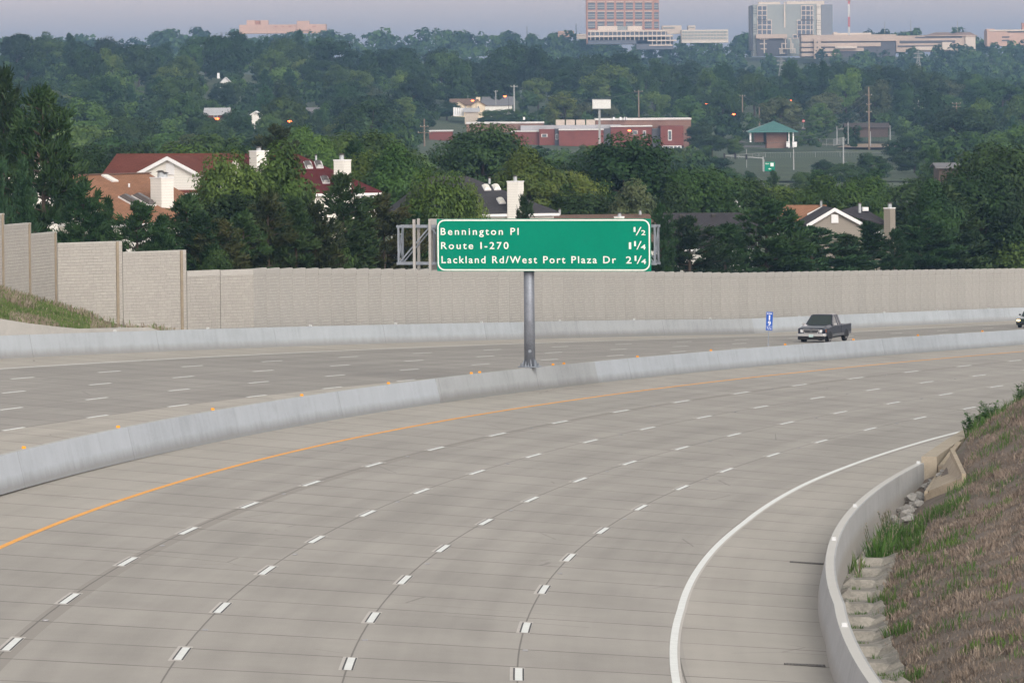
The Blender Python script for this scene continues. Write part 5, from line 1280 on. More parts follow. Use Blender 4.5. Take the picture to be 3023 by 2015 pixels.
NEAR = [
 ('pine_tree', 'pine', 'pine', 125, 288, 330, 306, 'tallest dark pine at left behind the stepped sound wall', 1),
 ('pine_tree', 'pine', 'pine', 8, 232, 230, 330, 'dark pine cut by the left edge behind the tallest pine', 0),
 ('spruce_tree', 'pine', 'spruce', 72, 492, 150, 287, 'small bright green spruce in front of the tallest pine at left', 2),
 ('spruce_tree', 'pine', 'spruce', -8, 470, 120, 284, 'small spruce at the left edge above the highest wall bay', 0),
 ('pine_tree', 'pine', 'pine', 245, 560, 170, 300, 'low dark pine between the tallest pine and the tan roof', 1),
 ('pine_tree', 'pine', 'pine', 318, 600, 110, 304, 'small pine whose top crosses the lower edge of the tan roof', 2),
 ('pine_tree', 'pine', 'pine', 404, 612, 200, 300, 'bushy dark pine below the tan roof skylights', 1),
 ('pine_tree', 'pine', 'pine', 552, 590, 190, 304, 'dark pine under the left half of the big maple', 0),
 ('maple_tree', 'near', 'light', 680, 446, 255, 326, 'broad light leaved maple beside the white gable', 0),
 ('maple_tree', 'near', 'light', 822, 440, 285, 330, 'tall maple in front of the dark red roof', 1),
 ('maple_tree', 'near', 'dark', 735, 520, 330, 322, 'dark lower maple filling between the two taller maples', 2),
 ('pine_tree', 'pine', 'brownpine', 790, 585, 200, 306, 'brown tinged pine in front of the maples', 0),
 ('pine_tree', 'pine', 'brownpine', 650, 660, 190, 302, 'low brown tinged pine standing close to the wall below the maples', 1),
 ('pine_tree', 'pine', 'pine', 1012, 533, 230, 304, 'pointed pine in front of the tall white chimney', 0),
 ('pine_tree', 'pine', 'brownpine', 930, 620, 200, 300, 'low bushy pine left of the pointed pine at the white chimney', 1),
 ('pine_tree', 'pine', 'brownpine', 1132, 590, 230, 306, 'brownish pine right of the pointed pine at the white chimney', 1),
 ('pine_tree', 'pine', 'pine', 1215, 640, 180, 303, 'dark pine behind the left end of the sign truss', 0),
 ('pine_tree', 'pine', 'pine', 480, 650, 150, 300, 'low dark pine where the stepped wall meets the long wall', 2),
 ('shrub', 'near', 'mid', 640, 735, 110, 297, 'small green shrub peeping over the wall beneath the maples', 0),
 ('shrub', 'near', 'mid', 1000, 742, 150, 300, 'green shrub peeping over the wall left of the sign', 1),
 ('broadleaf_tree', 'near', 'light', 1300, 498, 230, 336, 'light green vine covered tree left of the charcoal roof', 0),
 ('broadleaf_tree', 'near', 'light', 1385, 560, 130, 340, 'feathery light green tree over the left eave of the charcoal roof', 1),
 ('pine_tree', 'pine', 'pine', 1548, 598, 90, 312, 'small pine poking up behind the sign top in front of the cream chimney', 0),
 ('pine_tree', 'pine', 'pine', 1950, 618, 110, 316, 'dark pine directly right of the sign corner', 0),
 ('pine_tree', 'pine', 'pine', 2035, 652, 210, 318, 'bushy dark pine right of the sign below the long grey roof', 1),
 ('pine_tree', 'pine', 'pine', 2140, 672, 190, 322, 'bushy dark pine below the middle of the long grey roof', 0),
 ('pine_tree', 'pine', 'pine', 2262, 602, 240, 328, 'tall dark pine between the long grey roof and the taupe house', 1),
 ('pine_tree', 'pine', 'pine', 2335, 632, 150, 330, 'dark pine covering the lower half of the small tan roof', 2),
 ('pine_tree', 'pine', 'pine', 2640, 692, 105, 345, 'small dark pine hiding the foot of the taupe chimney', 1),
 ('pine_tree', 'pine', 'pine', 592, 640, 170, 302, 'dark pine low between the stepped wall end and the maples', 1),
 ('pine_tree', 'pine', 'pine', 718, 640, 180, 304, 'dark pine low under the gap between the two maples', 0),
 ('pine_tree', 'pine', 'pine', 872, 600, 190, 306, 'dark pine under the right edge of the right maple', 2),
 ('pine_tree', 'pine', 'brownpine', 1070, 640, 180, 304, 'low brownish pine right below the pointed pine at the white chimney', 0),
 ('pine_tree', 'pine', 'spruce', 2395, 680, 260, 334, 'grey green pine below the taupe gable', 1),
 ('pine_tree', 'pine', 'pine', 2500, 700, 170, 338, 'dark pine below the attic vent of the taupe house', 0),
 ('pine_tree', 'pine', 'pine', 2560, 668, 200, 342, 'dark pine against the right barge board of the taupe house', 2),
 ('pine_tree', 'pine', 'pine', 2712, 650, 200, 350, 'dark pine right of the taupe chimney', 1),
 ('pine_tree', 'pine', 'pine', 2772, 560, 290, 372, 'tall dark pine in the right hand grove', 0),
 ('pine_tree', 'pine', 'pine', 2720, 690, 250, 352, 'low dark pine at the front of the right hand grove', 1),
 ('pine_tree', 'pine', 'pine', 2880, 690, 260, 358, 'low dark pine near the right edge just above the wall', 0),
 ('pine_tree', 'pine', 'pine', 2985, 650, 260, 366, 'dark pine at the right edge above the wall', 1),
 ('broadleaf_tree', 'near', 'dark', 2870, 492, 300, 410, 'dark tall tree behind the right hand pine grove', 0),
 ('broadleaf_tree', 'near', 'dark', 2978, 378, 320, 455, 'tallest dark tree at the right edge of the photo', 2),
 ('broadleaf_tree', 'near', 'dark', 2752, 545, 210, 430, 'dark round tree between the taupe chimney and the pine grove', 1),
 ('broadleaf_tree', 'near', 'dark', 1430, 362, 290, 560, 'big dark round tree in front of the left part of the brick school', 0),
 ('broadleaf_tree', 'near', 'yellow', 1555, 448, 250, 440, 'yellow green tree directly behind the cream chimney', 1),
 ('broadleaf_tree', 'near', 'yellow', 1660, 470, 200, 450, 'yellow green tree right of the one behind the cream chimney', 2),
 ('broadleaf_tree', 'near', 'dark', 1850, 392, 320, 470, 'big dark tree in front of the billboard post', 0),
 ('broadleaf_tree', 'near', 'mid', 2050, 458, 250, 470, 'green tree right of the big dark tree below the school end', 2),
 ('broadleaf_tree', 'near', 'grey', 1882, 546, 200, 434, 'yellowish grey bushy tree over the right half of the sign', 1),
 ('broadleaf_tree', 'near', 'dark', 1720, 560, 220, 438, 'dark tree over the middle of the sign', 0),
 ('broadleaf_tree', 'near', 'dark', 1980, 556, 220, 438, 'dark tree behind the left end of the long grey roof', 1),
 ('broadleaf_tree', 'near', 'mid', 2180, 520, 220, 500, 'green tree above the white gable peak', 0),
 ('broadleaf_tree', 'near', 'light', 2295, 520, 210, 505, 'light green tree above the small tan roof', 2),
 ('broadleaf_tree', 'near', 'mid', 2420, 530, 220, 500, 'green tree above the taupe house ridge', 1),
 ('broadleaf_tree', 'near', 'mid', 2540, 520, 200, 500, 'green tree behind the taupe house vent pipe', 0),
 ('broadleaf_tree', 'near', 'mid', 1075, 350, 270, 530, 'round green tree left of the utility pole by the school', 2),
 ('broadleaf_tree', 'near', 'light', 905, 372, 190, 520, 'pale green tree behind the dark red roof', 0),
 ('pine_tree', 'pine', 'brownpine', 812, 385, 180, 500, 'dark brownish pine behind the right chimney of the white house', 1),
 ('broadleaf_tree', 'near', 'mid', 1165, 440, 240, 420, 'yellowish green tree right of the tall white chimney', 1),
 ('broadleaf_tree', 'near', 'mid', 1250, 455, 190, 440, 'green tree left of the charcoal roof ridge', 2),
 ('broadleaf_tree', 'near', 'yellow', 1060, 445, 180, 425, 'green tree behind the tall white chimney', 0),
 ('hedge_tree', 'near', 'mid', 420, 412, 260, 450, 'wide hedge like tree over the red-brown roof ridge', 2),
 ('hedge_tree', 'near', 'mid', 560, 420, 240, 455, 'wide hedge like tree above the white gable', 0),
 ('broadleaf_tree', 'near', 'dark', 285, 440, 190, 430, 'dark tree left of the red-brown roof', 1),
 ('broadleaf_tree', 'near', 'dark', 215, 425, 200, 420, 'dark tree between the tallest pine and the red-brown roof', 0),
 ('broadleaf_tree', 'near', 'mid', 690, 395, 170, 520, 'green tree behind the right end of the red-brown roof', 2)]
def wall_depth(x):
    if x < 760: return float(np.interp(x, [0, 170, 555, 760], [270, 279, 283, 288]))
    return float(px(rd(s_at(x, TW), TW))[2])
for n_, kd, tone, x, yt_, w_, D, lab, k in NEAR:
    hw_ = w_ * .42; w_ = w_ * (1.25 if kd == 'pine' and x > 200 else 1.0); D = max(D, max(wall_depth(x), wall_depth(x + hw_)) + (4.5 if x < 1900 else 7.5) + hw_ / 55 + rnd.uniform(0, 4))
    tree_px(n_, kd, tone, x, yt_, w_, D, lab, 'trees standing behind the sound wall', k)

# trees that half hide the farther houses
for x, yt_, w_, D, tone, lab in ((596, 322, 75, 1200, 'dark', 'dark tree against the left wall of the red brick house with pale roof'), (692, 324, 80, 1205, 'dark', 'dark tree between the red brick house and the white outbuilding'), (640, 350, 110, 1160, 'mid', 'low green tree in front of the red brick house wall'), (728, 344, 60, 1190, 'mid', 'small green tree left of the white gabled outbuilding'), (790, 330, 80, 1190, 'light', 'light green tree right of the white gabled outbuilding'),
        (650, 240, 60, 1600, 'dark', 'dark tree half covering the white gable high on the hill'), (684, 238, 60, 1605, 'mid', 'green tree right of the white gable high on the hill'), (668, 250, 70, 1590, 'dark', 'dark tree below the white gable high on the hill'), (890, 306, 70, 1280, 'dark', 'dark tree hiding the left end of the pale low roofed house'), (948, 308, 80, 1285, 'mid', 'green tree hiding the right end of the pale low roofed house'), (918, 334, 70, 1270, 'dark', 'low dark tree in front of the pale low roofed house'),
        (1455, 322, 60, 1600, 'light', 'light green shrub in front of the white walled hill house'), (1500, 318, 70, 1610, 'mid', 'green tree at the right end of the white walled hill house'), (1318, 300, 90, 1630, 'dark', 'dark round tree left of the cream hill house'), (1436, 340, 60, 1590, 'mid', 'small green shrub right of the beige garden shed'), (2068, 362, 120, 1380, 'dark', 'dark round tree at the right end of the brick school'), (1625, 322, 70, 1580, 'light', 'light green shrub left of the billboard below the lamp'), (1530, 330, 80, 1590, 'mid', 'green shrub beside the pale utility pole on the hill'), (2168, 402, 70, 1330, 'mid', 'green tree beside the park road above the signals')):
    tree_px('broadleaf_tree', 'mid', tone, x, yt_, w_, D, lab, 'trees half hiding the farther houses')
for x, yt_, w_, D, tone, lab in ((2078, 432, 90, 1140, 'mid', 'green tree left of the park field below the school end'), (2112, 462, 80, 1100, 'dark', 'dark tree at the left corner of the park field'), (2100, 395, 80, 1330, 'dark', 'dark tree left of the park road'), (2148, 495, 90, 960, 'mid', 'low green tree in front of the traffic signal arm'), (2668, 398, 110, 1250, 'dark', 'dark tree at the right end of the pale infield'), (2700, 440, 110, 1150, 'mid', 'green tree right of the infield in front of the dark tree'), (2430, 470, 60, 1120, 'dark', 'small dark spruce like tree at the lower edge of the field'), (2575, 452, 120, 1060, 'mid', 'green tree below the tallest utility pole'), (2500, 478, 90, 1040, 'mid', 'green tree at the foot of the short grey pole')):
    tree_px('broadleaf_tree', 'mid', tone, x, yt_, w_, D, lab, 'trees round the park field')
# middle distance and hillside
RIDGE = np.array([(-100, 74), (0, 71), (51, 70), (102, 66), (163, 82), (204, 87), (238, 90), (289, 105), (316, 97), (343, 88), (367, 102), (408, 105), (442, 119), (476, 117), (493, 110), (517, 133), (558, 133), (595, 88), (629, 73), (680, 85), (707, 85), (731, 100), (779, 112), (819, 88), (846, 90), (884, 82), (911, 93), (955, 77), (989, 85), (1006, 109), (1040, 136), (1074, 143), (1142, 126), (1193, 126), (1217, 117), (1261, 128), (1312, 133), (1346, 150), (1397, 163), (1448, 146), (1500, 119), (1534, 109), (1568, 104), (1602, 126), (1653, 153), (1758, 150), (1799, 163), (1826, 146), (1874, 148), (1891, 163), (1976, 180), (1993, 201), (2030, 197), (2051, 163), (2075, 146), (2098, 167), (2136, 190), (2180, 207), (2231, 204), (2300, 218), (2325, 200), (2359, 173), (2379, 180), (2413, 200), (2454, 170), (2505, 167), (2546, 187), (2665, 189), (2733, 190), (2767, 204), (2828, 204), (2869, 218), (2937, 231), (3023, 235), (3150, 235)], float)
ridge_y = lambda x: float(np.interp(x, RIDGE[:, 0], RIDGE[:, 1]))
KEEP = [(600, 316, 690, 362, 1300), (735, 325, 775, 356, 1300), (638, 214, 688, 250, 1650), (905, 275, 948, 342, 1400), (1322, 284, 1520, 364, 1680), (1262, 384, 1340, 440, 1500), (1340, 350, 2045, 424, 1500), (1742, 290, 1808, 412, 1210),
        (2120, 345, 2700, 505, 1460), (2480, 340, 2660, 372, 1600), (2765, 476, 2832, 500, 700), (1245, 345, 1262, 425, 1150)]
KEEP = [(a, c, b, d, k) for a, b, c, d, k in KEEP]
def blocked(x, yt, yb, hw, D):
    for a, b, c, d, Dk in KEEP:
        if D < Dk and x + hw * .8 > a and x - hw * .8 < b and yt < d and yb > c: return True
    return False
def low_limit(x, hw, D):
    v = [d for a, b, c, d, Dk in KEEP if D < Dk and x + hw * .8 > a and x - hw * .8 < b]
    return max(v) if v and D <= 1200 else None
MID = []
g = np.random.default_rng(77)
for D, sp_, hh in ((470, 10, 8), (560, 11, 9), (660, 12, 10), (770, 12, 10.5), (890, 13, 11), (1010, 13, 12), (1120, 13.5, 13), (1230, 13, 13), (1340, 13, 13.5), (1450, 13, 14), (1560, 13, 14.5), (1660, 13, 15), (1760, 13, 16), (1850, 12.5, 17), (1950, 12, 17)):
    wv = 3023 / F * D; n = int(wv * 1.06 / sp_); lastrow = D in (1950,)
    for i in range(n):
        u = -.53 + 1.06 * (i + .5 + g.uniform(-.38, .38)) / n; x = 1511 + u * 3023; Dd = D + g.uniform(-32, 32)
        X = (x - 1511.5) / F * Dd; z = T(X, Dd); h = hh * g.uniform(.78, 1.25); sc = F / Dd
        yt = 240 + (CZ - z - h) * sc; yb = 240 + (CZ - z) * sc; ry = ridge_y(x)
        if D < 1100 and g.uniform() < .12: continue
        if D >= 1850 or yt < ry + 4:
            h = (CZ - z) + (240 - ry - (g.uniform(0, 10) if D >= 1850 else g.uniform(8, 45))) / sc * 1.0
            if h < 7: continue
            h = min(h, 27); yt = 240 + (CZ - z - h) * sc
        hw = h * .36 * sc
        lim = low_limit(x, hw, Dd)
        if lim and yt < lim:
            h = (CZ - z) + (240 - lim - g.uniform(0, 8)) / sc
            if h < 3.2 or h > 1.6 * hh: continue
            yt = 240 + (CZ - z - h) * sc; hw = h * .36 * sc
        if D > 1000 and blocked(x, yt, yb - h * .15 * sc, hw, Dd): continue
        MID.append((x, yt, yb, hw, X, Dd, z, h))
# keep the ones that show, nearest first, and give each a label of its own
MID.sort(key=lambda t: t[5])
DESC = {'dark': 'dark green', 'mid': 'mid green', 'light': 'light green', 'yellow': 'yellowish green', 'grey': 'grey green', 'pine': 'dark', 'spruce': 'blue green'}
ORD = ['first', 'second', 'third', 'fourth', 'fifth', 'sixth', 'seventh', 'eighth', 'ninth', 'tenth', 'eleventh', 'twelfth']
def zone(x, yt, D):
    if D < 700: where = 'in the belt beyond the houses'
    elif D < 1180: where = 'in the lowland grove'
    elif D < 1500: where = 'on the lower hillside'
    elif D < 1800: where = 'on the upper hillside'
    else: where = 'on the wooded crest'
    for a, b, nm in ((-200, 330, 'above the stepped wall'), (330, 640, 'above the white gable'), (640, 960, 'above the dark red roof'), (960, 1290, 'left of the brick school'), (1290, 1520, 'above the left school wing'), (1520, 1760, 'left of the blank billboard'), (1760, 2060, 'right of the blank billboard'), (2060, 2320, 'around the traffic signals'), (2320, 2640, 'around the teal pavilion'), (2640, 3300, 'at the far right')):
        if a <= x < b: return where + ' ' + nm
sel = []
for t in MID:
    x, yt, yb, hw, X, Dd, z, h = t
    r = g.uniform(); pn = g.uniform() < .12
    tone = ('pine' if g.uniform() < .6 else 'spruce') if pn else ('dark' if r < .38 else 'mid' if r < .72 else 'light' if r < .88 else 'yellow' if r < .93 else 'grey')
    if Dd > 1800 and tone in ('light', 'yellow', 'grey'): tone = 'dark'
    sel.append((t, pn, tone))
CNT = {}
for t, pn, tone in sorted(sel, key=lambda q: q[0][0]):
    key = (zone(t[0], t[1], t[5]), pn, tone); CNT[key] = CNT.get(key, 0) + 1
SEEN = {}
for t, pn, tone in sorted(sel, key=lambda q: q[0][0]):
    x, yt, yb, hw, X, Dd, z, h = t; zn = zone(x, yt, Dd); key = (zn, pn, tone); k = SEEN.get(key, 0); SEEN[key] = k + 1
    kn = 'conifer' if pn else 'broadleaf tree'
    lab = DESC[tone] + ' ' + kn + ' ' + zn if CNT[key] == 1 else ORD[min(k, 11)] + ' ' + DESC[tone] + ' ' + kn + ' ' + zn
    tree('conifer_tree' if pn else 'broadleaf_tree', 'midpine' if pn else 'mid', tone, (X, Dd, z - .1), h, (1.0 if pn else g.uniform(.85, 1.25)), lab, 'trees ' + zn.split(' above')[0].split(' left')[0].split(' right')[0].split(' around')[0].split(' at')[0])
print('TREES', len(TREES))

# woods that read as one mass: undergrowth between the hillside trees and the far ridges
FAR = np.array([(-100, 95), (204, 83), (258, 80), (320, 95), (353, 88), (391, 95), (425, 80), (476, 73), (527, 65), (595, 64), (660, 66), (700, 74), (760, 84), (850, 86), (979, 78), (1074, 88), (1130, 77), (1180, 82), (1260, 68), (1312, 83), (1346, 80), (1400, 82), (1500, 88), (1540, 90), (1602, 88), (1680, 83), (1735, 88), (1790, 100), (2000, 92), (2140, 88), (2223, 98), (2500, 96), (2560, 94), (2612, 86), (2640, 90), (2700, 88), (2733, 82), (2760, 88), (2840, 78), (2890, 85), (2940, 90), (2975, 72), (3023, 70), (3150, 74)], float)
far_y = lambda x: float(np.interp(x, FAR[:, 0], FAR[:, 1]))
FKEEP = [(1725, 0, 2010, 121, 3200), (1850, 0, 1995, 132, 3200), (1995, 0, 2150, 112, 3200), (2232, 0, 2350, 155, 3200), (2340, 0, 2700, 140, 3200), (2700, 0, 2900, 128, 3200), (2940, 0, 3023, 118, 3200), (725, 0, 965, 74, 3300)]
def wood(name, items, nq, size, tones, seed, label=None):
    g = np.random.default_rng(seed); VV = [[] for _ in tones]
    for X, Y, z, h, w_ in items:
        C, N_, _ = decid_pts(g, 16, nq, h=10, rw=3.6 * w_, zc=5.4, rz=4.4, lump=1.25, lo=-.9); s = h / 10
        VV[int(g.integers(0, len(tones)))].append(quads(C, N_, size, g, .8) * s + np.array([X, Y, z]))
    me = np_mesh(name, np.concatenate([q for v in VV for q in v])); 
    for t in tones: me.materials.append(LM[t])
    me.polygons.foreach_set('material_index', np.concatenate([np.full(sum(len(q) for q in v), i, np.int32) for i, v in enumerate(VV)]))
    o = bpy.data.objects.new(name, me); COL.objects.link(o); return tag(o, kind='stuff')
items = []
for _ in range(1000):
    Dd = g.uniform(900, 1940); x = 1511 + g.uniform(-.53, .53) * 3023; X = (x - 1511.5) / F * Dd; z = T(X, Dd); h = g.uniform(5, 11); sc = F / Dd; yt = 240 + (CZ - z - h) * sc; yb = 240 + (CZ - z) * sc
    if yt < ridge_y(x) + 12 or blocked(x, yt, yb, h * .36 * sc, Dd): continue
    items.append((X, Dd, z - .3, h, g.uniform(.9, 1.3)))
wood('undergrowth', items, 700, .95, ['dark', 'mid', 'light'], 5)
items = []
for k in range(1500):
    Dd = 2080 + 1250 * (k / 1500) + g.uniform(-30, 30); x = 1511 + g.uniform(-.54, .54) * 3023; X = (x - 1511.5) / F * Dd; sc = F / Dd; fy = far_y(x); ry = ridge_y(x)
    # the slope rises steadily to the far crest
    q = (Dd - 2080) / 1250; z = T(X, Dd); h = g.uniform(9, 15)
    yt = 240 + (CZ - z - h) * sc
    if q > .84 or yt < fy: h = (CZ - z) + (240 - fy - g.uniform(0, 9)) / sc; 
    if q > .8 and k % 2: h = g.uniform(8, 12)
    if h < 6: continue
    h = min(h, 24); yt = 240 + (CZ - z - h) * sc
    if yt > ry + 25: continue
    if any(Dd < Dk and x + h * .3 * sc > a and x - h * .3 * sc < c and yt < d for a, b, c, d, Dk in FKEEP): continue
    items.append((X, Dd, z - .5, h, g.uniform(.9, 1.35)))
print('far', len(items))
wood('distant_wood', items, 230, 1.5, ['dark', 'mid', 'mid', 'light'], 6)
# ------------------------------------------------------------------ middle distance: school, park, poles, lamps, farther houses
def brick(name, col, var=.16):
    m, nt, bs = newmat(name)
    P = coords(nt); n = nt.noise(P, .25, 5, .65); n2 = nt.noise(nt.mapping(P, (1.2, 1.2, 4)), 1.0, 3, .7)
    f = nt.math('ADD', nt.math('MULTIPLY', n, .5), nt.math('MULTIPLY', n2, .5))
    link(nt, nt.ramp(f, [(.3, tuple(x * (1 - var * 1.5) for x in col)), (.7, tuple(x * (1 + var) for x in col))]), bs.inputs['Base Color']); bs.inputs['Roughness'].default_value = .9; return m
M_brick = brick('red_brick', (.18, .052, .038)); M_bbrick = brick('brown_brick', (.20, .115, .085)); M_slate = simple('charcoal_panel', (.075, .075, .085), .6, .1, .5)
M_memb = simple('grey_roof_membrane', (.33, .33, .35), .8, .1, .4); M_cope = simple('white_coping', (.62, .60, .58), .6, .06, .6); M_hvac = simple('beige_rooftop_unit', (.48, .41, .35), .6, .1, .7)
M_wood = simple('weathered_pole_wood', (.20, .155, .12), .9, .2, 1.5); M_steelp = simple('pale_steel_pole', (.30, .31, .31), .5, .1, 2); M_wire = simple('cable', (.06, .06, .065), .6, .1, 2)
M_teal = simple('teal_metal_roof', (.06, .165, .15), .5, .12, .5); M_white = MATS['white_tape']; M_sod = emis('sodium_lamp', (1.0, .13, .035), 9.0)
class Far:
    """a thing at depth D whose parts are boxes fitted to rectangles of the photograph, each with a real depth"""
    def __init__(s, name, label, cat, x, yb, D, group=None):
        s.D = D; p = at(x, yb, D); s.fr = Frame((p[0], p[1], p[2])); s.base = p; s.root = empty(name, p, label, cat, group)
    def L(s, x, y, yl=0.0): a, b = plane_hit(s.fr, yl, x, y); return np.array([a, yl, b])
    def add(s, m, x0, x1, y0, y1, front=0.0, depth=8.0, mi=0):
        a, b = s.L(x0, y0, front), s.L(x1, y1, front); m.box(((a[0] + b[0]) / 2, front + depth / 2, (a[2] + b[2]) / 2), (abs(b[0] - a[0]), depth, abs(a[2] - b[2])), mi); return m
    def box(s, name, mat, x0, x1, y0, y1, front=0.0, depth=8.0, parent=None): return s.add(MB(s.fr), x0, x1, y0, y1, front, depth).build(name, mat, parent or s.root)
    def win(s, x0, x1, y0, y1, front=0.0, frame=None, pane=None, parent=None):
        f = s.box('window', frame or M_trim, x0, x1, y0, y1, front - .08, .3, parent); t = .12 * (x1 - x0)
        s.box('pane', pane or M_win, x0 + t, x1 - t, y0 + (y1 - y0) * .08, y1 - (y1 - y0) * .08, front - .12, .1, f)
def ground_px(x, y, D0=600., D1=2600.):
    """where the sight line of pixel x, y meets the terrain"""
    Ds = np.arange(D0, D1, 6.0); P = np.array([at(x, y, D) for D in Ds]); z = T0(P[:, 0], P[:, 1]); k = np.argmax(P[:, 2] < z); k = k if P[k, 2] < z[k] else len(Ds) - 1
    return np.array([P[k, 0], P[k, 1], z[k]])
S = Far('school', 'long red brick school with charcoal panels, flat grey roofs and rooftop units in the valley', 'school', 1700, 432, 1480)
for x0, x1, y0, y1, f, d in ((1267, 1336, 388, 440, 4, 20), (1510, 1592, 389, 440, 2, 14), (1592, 1638, 382, 440, 0, 14), (1650, 1782, 384, 440, -3, 18), (1803, 1925, 374, 440, 0, 20), (1950, 2018, 372, 430, -3, 24)): S.box('wall', M_brick, x0, x1, y0, y1, f, d)
for x0, x1, y0, y1, f, d in ((1377, 1606, 364, 390, 14, 20), (1758, 2040, 353, 380, 14, 22), (2018, 2040, 372, 440, 4, 20)): S.box('rear_wall', M_bbrick, x0, x1, y0, y1, f, d)
for x0, x1, f in ((1638, 1650, -.5), (1782, 1803, -.5), (1925, 1950, -.5)): S.box('charcoal_panel', M_slate, x0, x1, 380, 440, f, 10)
S.box('roof', M_memb, 1537, 1833, 371, 389, 6, 10)
for x0, x1, y, f, d in ((1267, 1336, 388, 3.7, 20), (1377, 1606, 364, 13.7, 20), (1758, 2040, 353, 13.7, 22), (1803, 1925, 374, -.3, 14), (1510, 1592, 389, 1.7, 14), (1650, 1782, 384, -3.3, 18)): S.box('coping', M_cope, x0 - 1, x1 + 1, y - 2.2, y, f, d)
for k in range(4): S.box('rooftop_unit', M_hvac, 1641 + k * 30, 1667 + k * 30, 354, 372, 11, 4)
for x in (1547, 1812, 1832, 1845, 1848): S.box('roof_vent', M_trim, x - 3, x + 3, 346, 354, 12, .8)
for x0, x1, y0, y1, f in ((1598, 1616, 396, 405, 0), (1868, 1882, 386, 397, 0), (1898, 1907, 386, 406, 0), (1972, 1983, 384, 415, -3), (1640, 1648, 396, 412, -.5)): S.win(x0, x1, y0, y1, f)
S.box('window_band', M_trim, 1955, 2012, 430, 442, -3, 20)
for k in range(5): S.box('pane', M_win, 1957 + k * 11, 1965 + k * 11, 432, 442, -3.1, .2)
B = Far('billboard', 'blank white billboard on a tall single white post in front of the school', 'billboard', 1770, 420, 1200)
B.box('post', M_steelp, 1766.5, 1773.5, 321, 425, 0, .55); bb = B.box('panel', simple('blank_white_board', (.62, .62, .60), .6, .05, .3), 1749, 1803, 294.5, 321, -.4, .9)
for y in (294, 321): B.box('edge_frame', M_steelp, 1748.4, 1803.6, y - .7, y + .7, -.45, 1.0, bb)
# park pavilion
Pv = Far('pavilion', 'park pavilion with teal hipped metal roof, brown brick core and white posts', 'pavilion', 2283, 436, 1420)
ap = Pv.L(2283.7, 357.3, 6.5); l_, r_ = Pv.L(2209, 388.5, -1), Pv.L(2356, 387, -1); z = l_[2]
m = MB(Pv.fr); q = [(l_[0], -1, z), (r_[0], -1, z), (r_[0], 14, z), (l_[0], 14, z)]
m.add(q + [tuple(ap)] + [(a, b, c - .3) for a, b, c in q], [(0, 1, 4), (1, 2, 4), (2, 3, 4), (3, 0, 4), (0, 5, 6, 1), (1, 6, 7, 2), (2, 7, 8, 3), (3, 8, 5, 0), (5, 8, 7, 6)]); m.build('roof', M_teal, Pv.root)
Pv.box('wall', M_bbrick, 2228, 2254, 389, 420, 3, 7); Pv.box('wall', M_bbrick, 2263, 2323, 389, 437, 2, 8); Pv.box('door', MATS['tinted_glass'], 2254, 2263, 392, 420, 3.5, .3)
for a, b, y1 in ((2213, 2218, 420), (2327.5, 2331, 437), (2340, 2344, 437)): Pv.box('post', M_trim, a, b, 389, y1, 0, .4)
for a, b in ((2321.5, 2332), (2339.5, 2352.5)): Pv.box('base_block', M_trim, a, b, 418, 434, -.4, 1.2)
# mown fields, paths and infield dirt
def patch(name, pts, mat, dz):
    P = np.array([ground_px(x, y) for x, y in pts]); c = P.mean(0); m = MB(); n = len(P); V = [tuple(c)]; K = 8
    for k in range(1, K + 1):
        for p in P: q = c + (p - c) * k / K; V.append((q[0], q[1], float(T0(q[0], q[1]))))
    V[0] = (c[0], c[1], float(T0(c[0], c[1]))); V = [(a, b, d + dz) for a, b, d in V]
    f = [(0, 1 + i, 1 + (i + 1) % n) for i in range(n)] + [(1 + (k - 1) * n + i, 1 + k * n + i, 1 + k * n + (i + 1) % n, 1 + (k - 1) * n + (i + 1) % n) for k in range(1, K) for i in range(n)]
    m.add(V, f); return tag(m.build(name, mat, None, True), kind='structure')
M_lawn = simple('mown_lawn', (.042, .066, .028), .95, .3, .05); M_path = simple('pale_path', (.30, .26, .22), .9, .12, .2); M_dirt = simple('infield_dirt', (.29, .215, .155), .95, .12, .2); M_asph = simple('old_asphalt', (.14, .13, .13), .9, .15, .2)
patch('lawn', [(2060, 540), (2100, 430), (2180, 398), (2300, 392), (2450, 388), (2620, 392), (2700, 410), (2720, 540), (2400, 540)], M_lawn, .35)
patch('infield', [(2470, 441), (2500, 433), (2560, 430), (2640, 431), (2660, 438), (2600, 442)], M_dirt, .55)
patch('path', [(2130, 418), (2180, 420), (2240, 434), (2340, 438), (2345, 442), (2240, 444), (2150, 436)], M_asph, .5)
patch('path', [(2140, 392), (2215, 392), (2215, 395), (2140, 396)], M_path, .55); patch('path', [(2355, 383), (2600, 386), (2640, 390), (2600, 389.5), (2355, 386)], M_path, .55)
patch('path', [(2380, 430.5), (2480, 433), (2480, 435), (2380, 432.5)], M_path, .6)
patch('lawn', [(1328, 362), (1335, 348), (1400, 346), (1445, 352), (1440, 364)], M_lawn, .35)
# poles and lines
def pole(x, y0, y1, D, w, label, arms=(), mat=None, name='utility_pole', grp='utility poles in the valley', top_ref=0.0):
    a, b = at(x, y1, D), at(x + (y1 - y0) * -.0087, y0, D); a[2] = min(a[2], b[2] - 4)
    o = empty(name, a, label, 'pole', grp); m = MB(); m.tube(a, b, w * .6, w * .45, 8); m.build('shaft', mat or M_wood, o)
    for k, L in arms:
        m = MB(); c = a + (b - a) * k; m.box((c[0], c[1] - .12, c[2]), (L, .12, .14)); m.build('crossarm', mat or M_wood, o)
        for e in (-.45, 0, .45): m = MB(); m.tube((c[0] + e * L, c[1] - .12, c[2] + .07), (c[0] + e * L, c[1] - .12, c[2] + .3), .06, .04, 6); m.build('insulator', M_cope, o)
    return b
pole(2566, 257, 442, 1300, .42, 'tallest brown utility pole standing beside the pale infield', ((.87, 1.6), (.72, 1.2), (.6, 1.2)))
